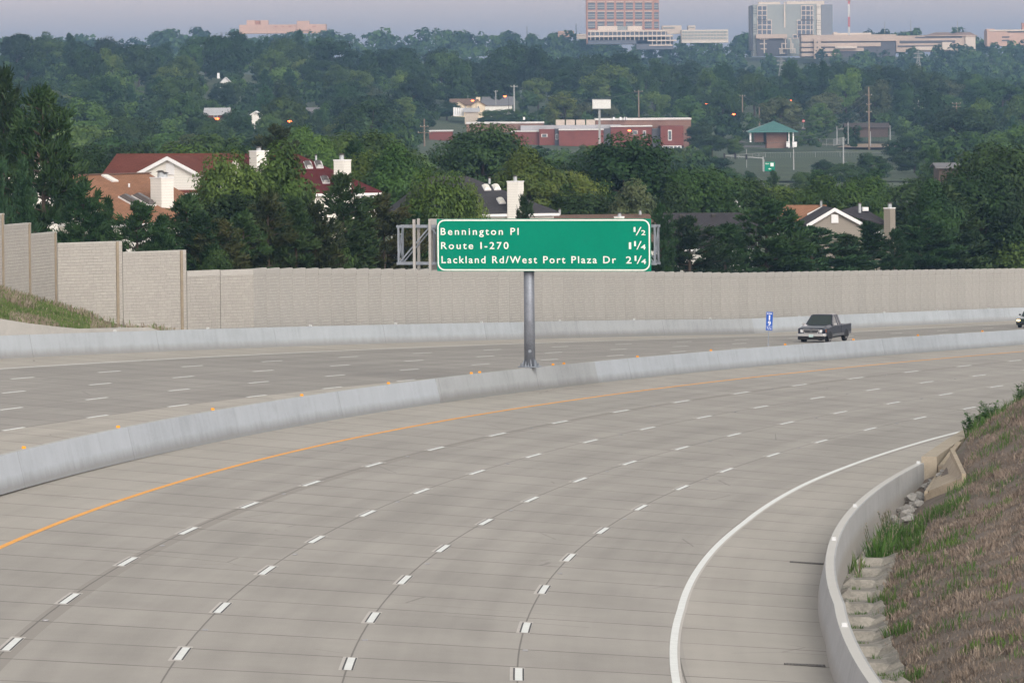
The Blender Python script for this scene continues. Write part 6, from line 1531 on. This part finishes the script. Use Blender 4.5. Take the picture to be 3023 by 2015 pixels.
pole(1518, 251, 328, 1350, .36, 'pale utility pole right of the cream houses', ((.94, 1.8),), M_steelp)
pole(1253, 351, 432, 1150, .32, 'grey wooden pole left of the brick school wing', ((.72, 1.8), (.5, 3.0)))
pole(1886, 266, 352, 1500, .34, 'brown utility pole right of the blank billboard', ((.95, 2.4),))
pole(1464, 267, 312, 1660, .3, 'thin pole behind the cream houses', ((.93, 1.2),), M_steelp)
pole(2192, 281, 332, 1560, .34, 'utility pole with transformer upper left of the teal pavilion', ((.95, 1.6),))
pole(2242, 315, 372, 1520, .36, 'bare wooden pole just left of the teal roof peak')
pole(2711, 290, 345, 1500, .3, 'pale pole with two crossarms right of the tallest pole', ((.7, 2.6), (.45, 2.6)), M_steelp)
pole(2767, 308, 362, 1500, .3, 'middle pole of the three on the right', ((.95, 2.4),), M_wood)
pole(2824, 303, 352, 1500, .3, 'rightmost pole of the three on the right', ((.95, 2.6), (.75, 2.2)), M_wood)
pole(2490, 405, 490, 1240, .34, 'short grey pole left of the tallest utility pole in the field', (), M_steelp)
pole(2343, 440, 506, 1200, .3, 'pale grey post in the grass below the pavilion', (), M_steelp, 'post')
for x, y0, y1, lab in ((2471, 372, 425, 'left end post of the ball field backstop'), (2504, 360, 425, 'brown post of the ball field backstop'), (2570, 388, 432, 'inner post of the ball field backstop'), (2628, 370, 428, 'right end post of the ball field backstop')): pole(x, y0, y1, 1440, .25, lab, (), M_steelp, 'backstop_post', 'ball field backstop posts')
def rail_fence(label, pts, hgt, step):
    G = [ground_px(x, y) for x, y in pts]; o = empty('chain_link_fence', G[0], label, 'fence'); q = MB()
    for a, b in zip(G, G[1:]):
        n = max(1, int(np.linalg.norm(b - a) / step))
        for k in range(n): p = a + (b - a) * k / n; m = MB(); m.tube(p, p + (0, 0, hgt), .05, None, 5); m.build('post', M_steelp, o)
        for z in (hgt, hgt * .08): q.tube(a + (0, 0, z), b + (0, 0, z), .035, None, 4)
        for k in range(int(np.linalg.norm(b - a) / .9)):
            u = a + (b - a) * k / int(np.linalg.norm(b - a) / .9); q.tube(u + (0, 0, .1), u + (0, 0, hgt), .012, None, 3, 0, False)
    q.build('wire_mesh', M_steelp, o)
rail_fence('low grey chain link fence along the far side of the park field', [(2380, 432), (2460, 436), (2500, 428), (2640, 426)], 2.4, 6.0)
rail_fence('grey chain link fence across the near side of the park field', [(2140, 478), (2260, 470), (2480, 468), (2640, 472)], 1.6, 7.0)
def wires(label, ends, sag=.02):
    m = MB(); o = None
    for (xa, ya, Da), (xb, yb, Db) in ends:
        a, b = at(xa, ya, Da), at(xb, yb, Db); n = 10; L = np.linalg.norm(b - a); prev = a
        for k in range(1, n + 1):
            u = k / n; p = a + (b - a) * u - np.array([0, 0, 4 * u * (1 - u) * L * sag]); m.tube(prev, p, .045, None, 3, 0, False); prev = p
    return tag(m.build('power_line', M_wire), label, 'power line')
wires('four sagging power lines running down left from the tallest utility pole', [((2560, 276, 1300), (2300, 362, 1180)), ((2560, 293, 1300), (2320, 372, 1180)), ((2560, 311, 1300), (2330, 400, 1180)), ((2560, 338, 1300), (2200, 412, 1150))])
wires('power line crossing the trees from the pale pole to the pole behind the billboard', [((1518, 252, 1350), (1886, 268, 1500))])
wires('power line from the transformer pole toward the tallest utility pole', [((2192, 282, 1560), (2560, 300, 1320))])
def lamp(x, y, D, label, H=9.0):
    p = at(x, y, D); zg = min(T(p[0], p[1]), p[2] - 5); o = empty('street_lamp', (p[0] + .9, p[1], zg), label, 'street lamp', 'lit street lamps in the valley')
    m = MB(); m.tube((p[0] + 1.1, p[1], zg), (p[0] + 1.1, p[1], p[2] + .1), .11, .07, 6); m.tube((p[0] + 1.1, p[1], p[2] + .1), (p[0] + .1, p[1], p[2] + .25), .06, .05, 5); m.build('pole', M_slate, o)
    m = MB(); m.box((p[0], p[1], p[2] + .16), (.8, .5, .16), 0, bev=.05); m.build('housing', M_slate, o)
    m = MB(); m.lathe((p[0], p[1] - .28, p[2] - .2), [(.08, 0), (.40, .10), (.46, .34), (.34, .42)], 10); m.build('bulb', M_sod, o)
for x, y, D, lab in ((1491, 285, 1600, 'lit orange street lamp beside the pale pole near the cream houses'), (1395, 298, 1620, 'lit street lamp in front of the cream house chimney'), (856, 359, 1150, 'lit street lamp in the trees left of the school'), (641, 351, 1180, 'lit lamp in front of the red house with pale roof'), (1640, 302, 1560, 'lit street lamp among shrubs left of the billboard'),
        (1858, 386, 1470, 'lit lamp on the red school wall right of the billboard post'), (2086, 308, 1600, 'lit street lamp low in the dark trees right of the school'), (2143, 293, 1620, 'highest lit street lamp left of the transformer pole'), (2166, 338, 1560, 'lit street lamp on a pole beside the park road'), (2333, 298, 1560, 'lit street lamp above the right side of the teal roof')): lamp(x, y, D, lab)
# traffic signals on a mast arm with a route sign
Ts = Far('traffic_signal', 'traffic signal mast arm with three dark signal heads beside the small green route sign', 'traffic signal', 2253, 520, 1180)
Ts.box('mast', M_steelp, 2251, 2255, 463, 522, 0, .3); m = MB(Ts.fr); m.tube(Ts.L(2253, 467, .15), Ts.L(2137, 459.5, .15), .15, .09, 6); m.build('mast_arm', M_steelp, Ts.root)
for x, y in ((2138.5, 461), (2171, 462), (2203.5, 464)):
    hd__ = Ts.box('signal_head', M_plastic, x - 2.9, x + 2.9, y - 8, y + 7, -.25, .35)
for x, y0, y1 in ((2142, 475, 500), (2204, 440, 495)): Ts.box('side_post', M_steelp, x - .8, x + .8, y0, y1, 1.5, .15)
Gs = Far('route_sign', 'small green route sign with white shield and left arrow on a pale post', 'road sign', 2255, 520, 1176)
pn = Gs.box('sign_panel', M_sgreen, 2257.5, 2287.5, 478, 505, 0, .1); Gs.box('post', M_steelp, 2252.5, 2257, 470, 520, .1, .25)
Gs.box('shield', M_swhite, 2274.5, 2284, 481, 491, -.03, .04, pn); m = MB(Gs.fr)
a, b = Gs.L(2260, 485, -.04), Gs.L(2271, 481, -.04); lettering(m, 'East', a[0], b[0], a[2], b[2], -.04, .02, 1.0, 0, 'E'); m.build('legend', M_swhite, pn)
m = MB(Gs.fr); q = [Gs.L(x, y, -.05) for x, y in ((2268, 498.5), (2271.5, 495.5), (2271.5, 497.6), (2277, 497.6), (2277, 499.4), (2271.5, 499.4), (2271.5, 501.5))]; m.prism(q, (0, .03, 0)); m.build('arrow', M_swhite, pn)
St = Far('stop_sign', 'tiny red stop sign seen above the right side of the pavilion', 'road sign', 2372, 372, 1500)
c = St.L(2372, 357.5, 0); m = MB(St.fr); m.prism([(c[0] + .45 * math.cos(R(22.5 + 45 * k)), 0, c[2] + .45 * math.sin(R(22.5 + 45 * k))) for k in range(8)], (0, .03, 0)); m.build('sign_panel', simple('sign_red', (.42, .03, .03), .5), St.root); m = MB(St.fr); lettering(m, 'STOP', c[0] - .34, c[0] + .34, c[2] - .16, c[2] + .16, -.012, .02); m.build('legend', M_swhite, St.root); St.box('post', M_steelp, 2371.6, 2372.4, 360, 378, .03, .08)
# farther houses
def far_house(name, label, x0, x1, yr, ye, yb, D, wall, roof, gable=False, depth=9.0, wins=(), over=.5, chim=None):
    h = Far(name, label, 'house', (x0 + x1) / 2, yb, D); a, b = h.L(x0, ye), h.L(x1, ye); zr, zb = h.L(x0, yr)[2], h.L(x0, yb)[2] - 2.0
    m = MB(h.fr)
    if gable:
        c = (a[0] + b[0]) / 2; m.prism([(a[0], 0, zb), (b[0], 0, zb), (b[0], 0, a[2]), (c, 0, zr - .15), (a[0], 0, a[2])], (0, depth, 0)); m.build('wall', wall, h.root); m = MB(h.fr)
        for e, sg in ((a, -1), (b, 1)): m.prism([(e[0] + sg * over, -over, a[2] - .2), (c, -over, zr), (c, depth, zr), (e[0] + sg * over, depth, a[2] - .2)], (0, 0, -.22))
        r = m.build('roof', roof, h.root)
    else:
        m.box(((a[0] + b[0]) / 2, depth / 2, (a[2] + zb) / 2), (b[0] - a[0], depth, a[2] - zb)); m.build('wall', wall, h.root); m = MB(h.fr)
        m.prism([(a[0] - over, -over, a[2] - .05), (b[0] + over, -over, a[2] - .05), (b[0] + over, depth / 2, zr), (a[0] - over, depth / 2, zr)], (0, 0, -.2)); m.prism([(a[0] - over, depth + over, a[2] - .05), (b[0] + over, depth + over, a[2] - .05), (b[0] + over, depth / 2, zr), (a[0] - over, depth / 2, zr)], (0, 0, -.2)); r = m.build('roof', roof, h.root)
    for w_ in wins: h.win(*w_)
    if chim: h.box('chimney', chim[4], *chim[:4], depth / 2 - .6, 1.2, r)
    return h
M_wroof = simple('pale_sheet_roof', (.42, .42, .43), .6, .08, .3); M_cream = simple('cream_wall', (.66, .55, .40), .8, .06, .4); M_beige = simple('beige_shed_wall', (.50, .43, .36), .8, .06, .4); M_broof = simple('brown_roof', (.18, .12, .09), .9, .15, .5); M_groof = simple('grey_roof', (.17, .17, .18), .9, .12, .5)
far_house('house', 'red brick house with pale grey roof amid trees on the left hillside', 606, 672, 319, 338, 362, 1240, M_brick, M_wroof, wins=((631, 642, 339, 349),))
far_house('garage', 'small white gabled outbuilding right of the red brick house with pale roof', 743, 766, 328, 336, 356, 1230, M_wsid, M_trim, True, 8)
far_house('house', 'white gable end glimpsed high in the dark trees on the left hillside', 648, 682, 228, 247, 256, 1660, M_trim, M_wroof, True, 8, chim=(641, 648, 216, 232, M_trim))
far_house('house', 'pale house with low grey roof glimpsed between trees above the dark red roof', 898, 940, 318, 334, 346, 1330, M_wsid, M_groof)
far_house('house', 'cream house with brown roof and twin gables on the hill above the school', 1331, 1408, 292, 309, 338, 1660, M_cream, M_broof, wins=((1362, 1376, 314, 322),), chim=(1405, 1418, 287, 320, M_cream))
for x0, x1, k in ((1338, 1372, 'left'), (1392, 1432, 'right')): far_house('house_wing', f'{k} cream gabled wing of the brown roofed house on the hill', x0, x1, 297, 310, 336, 1652, M_cream, M_broof, True, 6, wins=(((x0 + x1) / 2 - 2.5, (x0 + x1) / 2 + 2.5, 313, 322),))
far_house('house', 'white walled house with long grey roof right of the cream house', 1425, 1512, 286, 310, 334, 1680, M_wsid, M_groof)
far_house('shed', 'small beige garden shed with white roof below the cream house', 1372, 1412, 319, 329, 348, 1610, M_beige, M_wroof, False, 5)
Fw = Far('garden_fence', 'white board fence left of the beige garden shed', 'fence', 1354, 343, 1612)
for k in range(5): Fw.box('board_panel', M_trim, 1338 + k * 6.4, 1344 + k * 6.4, 317 + .6 * k, 343, 0, .1)
M_dkw = brick('shaded_brown_brick', (.085, .06, .05)); far_house('house', 'low shade-darkened house behind the park on the right', 2498, 2622, 364, 376, 386, 1560, M_dkw, simple('shaded_brown_roof', (.075, .06, .055), .9, .1, .5))  # wall and roof colours darkened to stand in for shade
far_house('house', 'brown roofed house in the shade under the trees left of the billboard', 1645, 1712, 318, 328, 340, 1600, M_beige, M_broof)
far_house('house', 'flat grey roofed building half hidden by trees at right', 2772, 2828, 482, 492, 510, 700, M_dkw, M_groof)
# ------------------------------------------------------------------ far office park on the ridge
M_fbrick = brick('far_pink_brick', (.38, .205, .155), .08); M_fcream = simple('far_sun_tinted_concrete', (.55, .47, .40), .8, .05, .1); M_ftan = simple('far_sun_tinted_precast', (.44, .35, .29), .8, .06, .08); M_fglass, nt, bs = newmat('far_blue_glass')  # warm direct sunlight is mixed into the far wall colours
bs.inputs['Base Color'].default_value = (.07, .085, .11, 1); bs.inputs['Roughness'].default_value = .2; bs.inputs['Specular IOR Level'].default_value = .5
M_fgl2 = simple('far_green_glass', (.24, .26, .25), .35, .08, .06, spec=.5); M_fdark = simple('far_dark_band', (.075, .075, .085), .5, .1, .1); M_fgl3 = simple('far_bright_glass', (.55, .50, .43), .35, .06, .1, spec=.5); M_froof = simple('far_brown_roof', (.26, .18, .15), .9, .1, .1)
M_forange = simple('far_sunlit_orange_brick', (.48, .325, .26), .9, .05, .1)  # orange sunlight put into the base colour
K7 = lambda x: 1700 + x / 7.84
D8 = 3100
A = Far('office_tower', 'pink brick office tower with a grid of square windows rising out of the frame', 'office building', 1838, 110, D8)
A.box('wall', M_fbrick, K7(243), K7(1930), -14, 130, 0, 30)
for r, (y0, y1) in enumerate(((-150, 10), (70, 225), (285, 445), (505, 665))):
    if r == 0: continue
    for c, x in enumerate((365, 582, 800, 1020, 1237, 1455, 1675, 1865)):
        w_ = 82 if c < 7 else 52
        o = A.box('window', M_fglass, K7(x - w_), K7(x + w_), y0 / 7.84, y1 / 7.84, -.25, .3)
        m = MB(A.fr)
        for k in (.3, .62): A.add(m, K7(x - w_), K7(x + w_), (y0 + (y1 - y0) * k) / 7.84, (y0 + (y1 - y0) * (k + .14)) / 7.84, -.32, .1)
        m.build('spandrel', M_fgl2, o)
for y in (48, 268, 487, 705):
    for x in (365, 582, 800, 1020, 1237, 1455, 1675): A.box('lintel', M_fcream, K7(x - 92), K7(x + 92), (y - 9) / 7.84, (y + 9) / 7.84, -.4, .3)
Bq = Far('office_building', 'low white gridded office building with blue glass at the foot of the brick tower', 'office building', 1860, 130, 3050)
for x0, x1, y0, y1 in ((285, 2110, 715, 860), (285, 2240, 835, 950), (1400, 2260, 940, 1080)): Bq.box('glass_wall', M_fglass, K7(x0), K7(x1), y0 / 7.84, y1 / 7.84 + 8, .6, 20)
for x0, x1, y in ((285, 2120, 722), (285, 2250, 838), (1660, 2330, 942), (1700, 2240, 1050)): Bq.box('slab_edge', M_fcream, K7(x0), K7(x1), (y - 11) / 7.84, (y + 11) / 7.84, -.3, 12)
for k in range(19):
    x = 345 + k * 101.5 if k < 7 else 1050 + (k - 7) * 103
    Bq.box('column', M_fcream, K7(x - 9), K7(x + 9), 722 / 7.84, (1050 if x > 1700 else 930) / 7.84, -.1, .8)
Bq.box('rooftop_plant', M_fcream, K7(515), K7(960), 610 / 7.84, 712 / 7.84, 5, 8); Bq.box('rooftop_plant', M_fcream, K7(1195), K7(1530), 605 / 7.84, 712 / 7.84, 5, 8); Bq.box('rooftop_plant', M_fgl2, K7(960), K7(1195), 618 / 7.84, 712 / 7.84, 6, 8)
def slabs(name, label, x0, x1, y0, y1, D, bands, wall, band, depth=20, extra=()):
    o = Far(name, label, 'office building', (x0 + x1) / 2, y1, D); o.box('wall', wall, x0, x1, y0, y1 + 6, 0, depth)
    for b in bands: o.box('window_band', band, x0 + b[2], x1 - b[3], b[0], b[1], -.3, .5)
    for e in extra: o.box(*e)
    return o
slabs('office_building', 'low sunlit tan building left of the brick tower', 1703, 1731, 101, 109, 3080, ((104, 106, 2, 2),), M_fcream, M_ftan)
slabs('office_building', 'sunlit orange flat roofed building left of the brick tower on the skyline', 1648, 1695, 92, 104, 3180, ((97, 99, 3, 12),), M_forange, M_ftan)
slabs('office_building', 'tan penthouse block right of the brick tower', 1955, 2012, 76, 94, 3150, ((81, 85, 3, 20),), M_fcream, M_fgl2)
slabs('office_building', 'small cream rooftop block between the two towers', 2032, 2053, 76, 96, 3160, ((80, 83, 3, 3),), M_fcream, M_fgl2)
o = slabs('office_building', 'wide low glazed building between the two towers', 2012, 2150, 89, 120, 3060, ((93, 98, 2, 2), (102, 107, 2, 2), (111, 116, 2, 2)), M_fgl3, M_fgl2)
for k in range(14): o.box('mullion', M_fcream, 2020 + k * 9.5, 2021.2 + k * 9.5, 89, 121, -.5, .5)
KT = lambda x: 2180 + x / 5.602
G = Far('office_tower', 'grey green glass office tower with stepped white window grids', 'office building', 2340, 150, D8)
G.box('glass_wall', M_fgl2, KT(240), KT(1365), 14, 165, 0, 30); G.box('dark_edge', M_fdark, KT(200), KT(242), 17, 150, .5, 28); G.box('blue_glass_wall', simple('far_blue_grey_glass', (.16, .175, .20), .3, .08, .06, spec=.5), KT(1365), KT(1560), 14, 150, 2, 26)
G.box('bright_strip', M_fgl3, KT(1292), KT(1366), 13.5, 108, -.6, 3); G.box('roof_crown', M_fcream, KT(332), KT(690), 6.5, 15.5, 3, 10); G.box('roof_crown', M_fcream, KT(795), KT(1420), 5, 14.5, 3, 10); G.box('spine', M_fcream, KT(752), KT(777), 6, 82, -.6, 1)
for y in (25, 33, 40, 74, 81, 88, 95): G.box('floor_line', M_fdark, KT(242), KT(303), y - .6, y + .6, -.2, .4)
for y in (19, 24, 43, 61, 68, 75, 88): G.box('strip_mullion', M_fdark, KT(1292), KT(1366), y - .5, y + .5, -.8, .4)
def grid(xs, ys):
    fr_ = MB(G.fr)
    G.add(fr_, KT(xs[0]) - .8, KT(xs[-1]) + .8, ys[0] - .8, ys[-1] + .8, -.5, .8); f = fr_.build('window_grid', M_fcream, G.root)
    for a, b in zip(xs, xs[1:]):
        for c, d in zip(ys, ys[1:]): G.box('pane', M_fglass, KT(a) + 1.3, KT(b) - 1.3, c + 1.3, d - 1.3, -.7, .3, f)
ys = [17.5 + 14.15 * k for k in range(7)]
grid([315, 392, 470], ys[:4]); grid([315, 392, 470, 548], ys[3:7]); grid([1042, 1115, 1190, 1235], ys[:4]); grid([972, 1045, 1115, 1190, 1235], ys[3:7]); grid([903, 975, 1045, 1115, 1190, 1235], [102.4, 113])
G.box('podium', M_ftan, KT(290), KT(805), 102, 113.5, -6, 14); G.box('podium_glass', M_fdark, KT(310), KT(805), 113.5, 165, -4, 12)
for x, a, b in ((428, 114, 158), (780, 114, 146), (720, 129, 158), (690, 143, 160), (868, 114, 158), (900, 129, 158), (935, 143, 158)): G.box('white_frame', M_fcream, KT(x - 9), KT(x + 9), a, b, -5, 1.2)
for x0, x1, y in ((350, 500, 116), (355, 470, 130), (370, 470, 145), (740, 800, 115), (710, 800, 129), (830, 870, 115), (860, 908, 129), (670, 945, 144), (680, 770, 158)): G.box('white_frame', M_fcream, KT(x0), KT(x1), y - 1.1, y + 1.1, -5.1, 1.3)
Gr = Far('parking_garage', 'long tan parking garage with dark open decks right of the glass tower', 'parking garage', 2500, 150, 3040)
for y0, y1, x0, x1 in ((104, 121, 2366, 2646), (128, 137, 2366, 2600), (143, 151, 2366, 2550), (158, 166, 2366, 2480)): Gr.box('parapet', M_ftan, x0, x1, y0, y1, 0, 24)
Gr.box('deck_opening', M_fdark, 2368, 2644, 106, 168, 1.2, 22); st = Gr.box('stair_tower', M_ftan, 2403, 2424, 115, 174, -2, 6)
for y in (123, 138, 153): Gr.box('window', M_fdark, 2411, 2414.5, y, y + 5, -2.2, .4, st)
Gr.box('upper_wing', M_fcream, 2460, 2572, 98, 105, 6, 14); Gr.box('white_block', M_fcream, 2461, 2471, 95, 103, 4, 5); Gr.box('loading_canopy', M_fcream, 2466, 2530, 137, 143, -3, 6)
o = slabs('office_building', 'long tan office building with ribbon windows and shallow brown hipped roofs', 2646, 2880, 106, 146, 3050, ((109, 112, 56, 40), (121, 127, 10, 60), (135, 139, 4, 100)), M_ftan, M_fdark, 24)
for x0, x1 in ((2730, 2832), (2800, 2888)):
    m = MB(o.fr); a, b = o.L(x0, 107, -1), o.L(x1, 107, -1); t = o.L((x0 + x1) / 2, 96, 12); m.add([tuple(a), tuple(b), (b[0], 25, b[2]), (a[0], 25, a[2]), (t[0] - 4, 12, t[2]), (t[0] + 4, 12, t[2])], [(0, 1, 5, 4), (1, 2, 5), (2, 3, 4, 5), (3, 0, 4)]); m.build('roof', M_froof, o.root)
o.box('white_wing', M_fcream, 2850, 2880, 109, 146, -1.5, 10); o.box('white_wing', M_fcream, 2782, 2811, 125, 147, -4, 8); o.box('low_wall', M_fcream, 2700, 2790, 138, 148, -2, 4)
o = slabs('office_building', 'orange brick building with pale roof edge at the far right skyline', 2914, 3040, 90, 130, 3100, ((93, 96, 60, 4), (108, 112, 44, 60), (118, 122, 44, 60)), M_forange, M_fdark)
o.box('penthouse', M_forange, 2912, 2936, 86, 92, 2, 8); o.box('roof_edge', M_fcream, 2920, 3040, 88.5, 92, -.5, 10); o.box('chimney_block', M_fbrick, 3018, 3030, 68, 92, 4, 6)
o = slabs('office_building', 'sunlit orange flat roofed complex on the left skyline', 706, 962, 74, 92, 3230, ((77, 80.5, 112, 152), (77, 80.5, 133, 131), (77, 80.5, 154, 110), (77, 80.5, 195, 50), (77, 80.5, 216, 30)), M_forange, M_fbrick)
o.box('block', M_forange, 728, 753, 60.5, 90, 2, 10); o.box('block', M_forange, 769, 791, 60.5, 90, 2, 10); o.box('shaded_block', M_fbrick, 753, 769, 61.5, 90, 4, 8); o.box('block', M_forange, 876, 912, 62.5, 90, -1, 12)  # darker middle block has its shade put into the colour
# red and white radio mast
Rm = Far('radio_mast', 'red and white lattice radio mast rising right of the glass tower', 'mast', 2506, 104, 3000)
for k, (y0, y1, mt) in enumerate(((-14, 1, 'w'), (1, 13, 'r'), (13, 50, 'w'), (50, 80, 'r'), (80, 104, 'w'))):
    m = MB(Rm.fr); z0, z1 = Rm.L(2506, y1)[2], Rm.L(2506, y0)[2]; wd = .55
    for a in range(3): c = (wd * math.cos(a * 2.094), wd * math.sin(a * 2.094)); m.tube((c[0], c[1], z0), (c[0], c[1], z1), .2, None, 5)
    n = max(1, int((z1 - z0) / 1.3))
    for i in range(n):
        for a in range(3):
            c, d = (wd * math.cos(a * 2.094), wd * math.sin(a * 2.094)), (wd * math.cos((a + 1) * 2.094), wd * math.sin((a + 1) * 2.094)); m.tube((*c, z0 + (z1 - z0) * i / n), (*d, z0 + (z1 - z0) * (i + 1) / n), .11, None, 4)
    m.build('mast_section', simple('mast_red', (.50, .10, .09), .6) if mt == 'r' else M_cope, Rm.root)
Rm.box('platform', M_fbrick, 2498.5, 2512.5, -1, 2, -1, 3)
def pylon(x, y0, y1, D, label):
    P = Far('pylon', label, 'pylon', x, y1, D); b, t = P.L(x, y1), P.L(x, y0); H = t[2] - b[2]; m = MB(P.fr)
    for sx in (-1, 1):
        for sy in (-1, 1): m.tube((b[0] + sx * H * .12, sy * H * .12, b[2]), (b[0] + sx * .3, sy * .3, b[2] + H * .62), .14, .1, 4); m.tube((b[0] + sx * .3, sy * .3, b[2] + H * .62), (b[0], 0, t[2]), .1, .05, 4)
    for k in range(5):
        z0, z1 = b[2] + H * .62 * k / 5, b[2] + H * .62 * (k + 1) / 5; w0, w1 = H * .12 * (1 - k / 5) + .3 * k / 5, H * .12 * (1 - (k + 1) / 5) + .3 * (k + 1) / 5
        m.tube((b[0] - w0, -w0, z0), (b[0] + w1, -w1, z1), .08, None, 4); m.tube((b[0] + w0, -w0, z0), (b[0] - w1, -w1, z1), .08, None, 4)
    m.build('lattice', M_steelp, P.root)
    for k in (.55, .74): m = MB(P.fr); m.tube((b[0] - H * .22, 0, b[2] + H * k), (b[0] + H * .22, 0, b[2] + H * k), .16, None, 4); m.tube((b[0] - H * .22, 0, b[2] + H * k), (b[0], 0, b[2] + H * (k + .12)), .08, None, 4); m.tube((b[0] + H * .22, 0, b[2] + H * k), (b[0], 0, b[2] + H * (k + .12)), .08, None, 4); m.build('crossarm', M_steelp, P.root)
pylon(2711, 143, 205, 2150, 'pale lattice pylon in front of the dark wood below the tan offices'); pylon(2306, 165, 225, 2150, 'faint lattice pylon below the foot of the glass tower')
for x, y0, lab in ((2612, 64, 'thin light pole on the skyline left of the round trees'), (2689, 60, 'thin light pole on the skyline between the round trees'), (2827, 62, 'thin light pole on the skyline above the shallow hipped roofs'), (1701, 70, 'dark thin light pole on the skyline left of the brick tower'), (1556, 78, 'leftmost thin light pole on the skyline')): pole(x, y0, y0 + 34, 3150, .35, lab, (), M_steelp if x > 2000 else M_slate, 'light_pole', 'thin light poles on the skyline')
# ------------------------------------------------------------------ air
m = MB(); m.box((0, 4600, 27), (15000, 9800, 150))
hz = bpy.data.materials.new('haze_air'); hz.use_nodes = True; nt = NT(hz); nt.n.remove(nt.n['Principled BSDF'])
pv = nt.new('ShaderNodeVolumePrincipled', inp={'Color': (.34, .56, .88, 1), 'Density': 1.3e-4, 'Anisotropy': .15})
nt.t.links.new(pv.outputs[0], nt.n['Material Output'].inputs['Volume'])
o = m.build('haze', hz); tag(o, kind='stuff'); o.visible_shadow = True
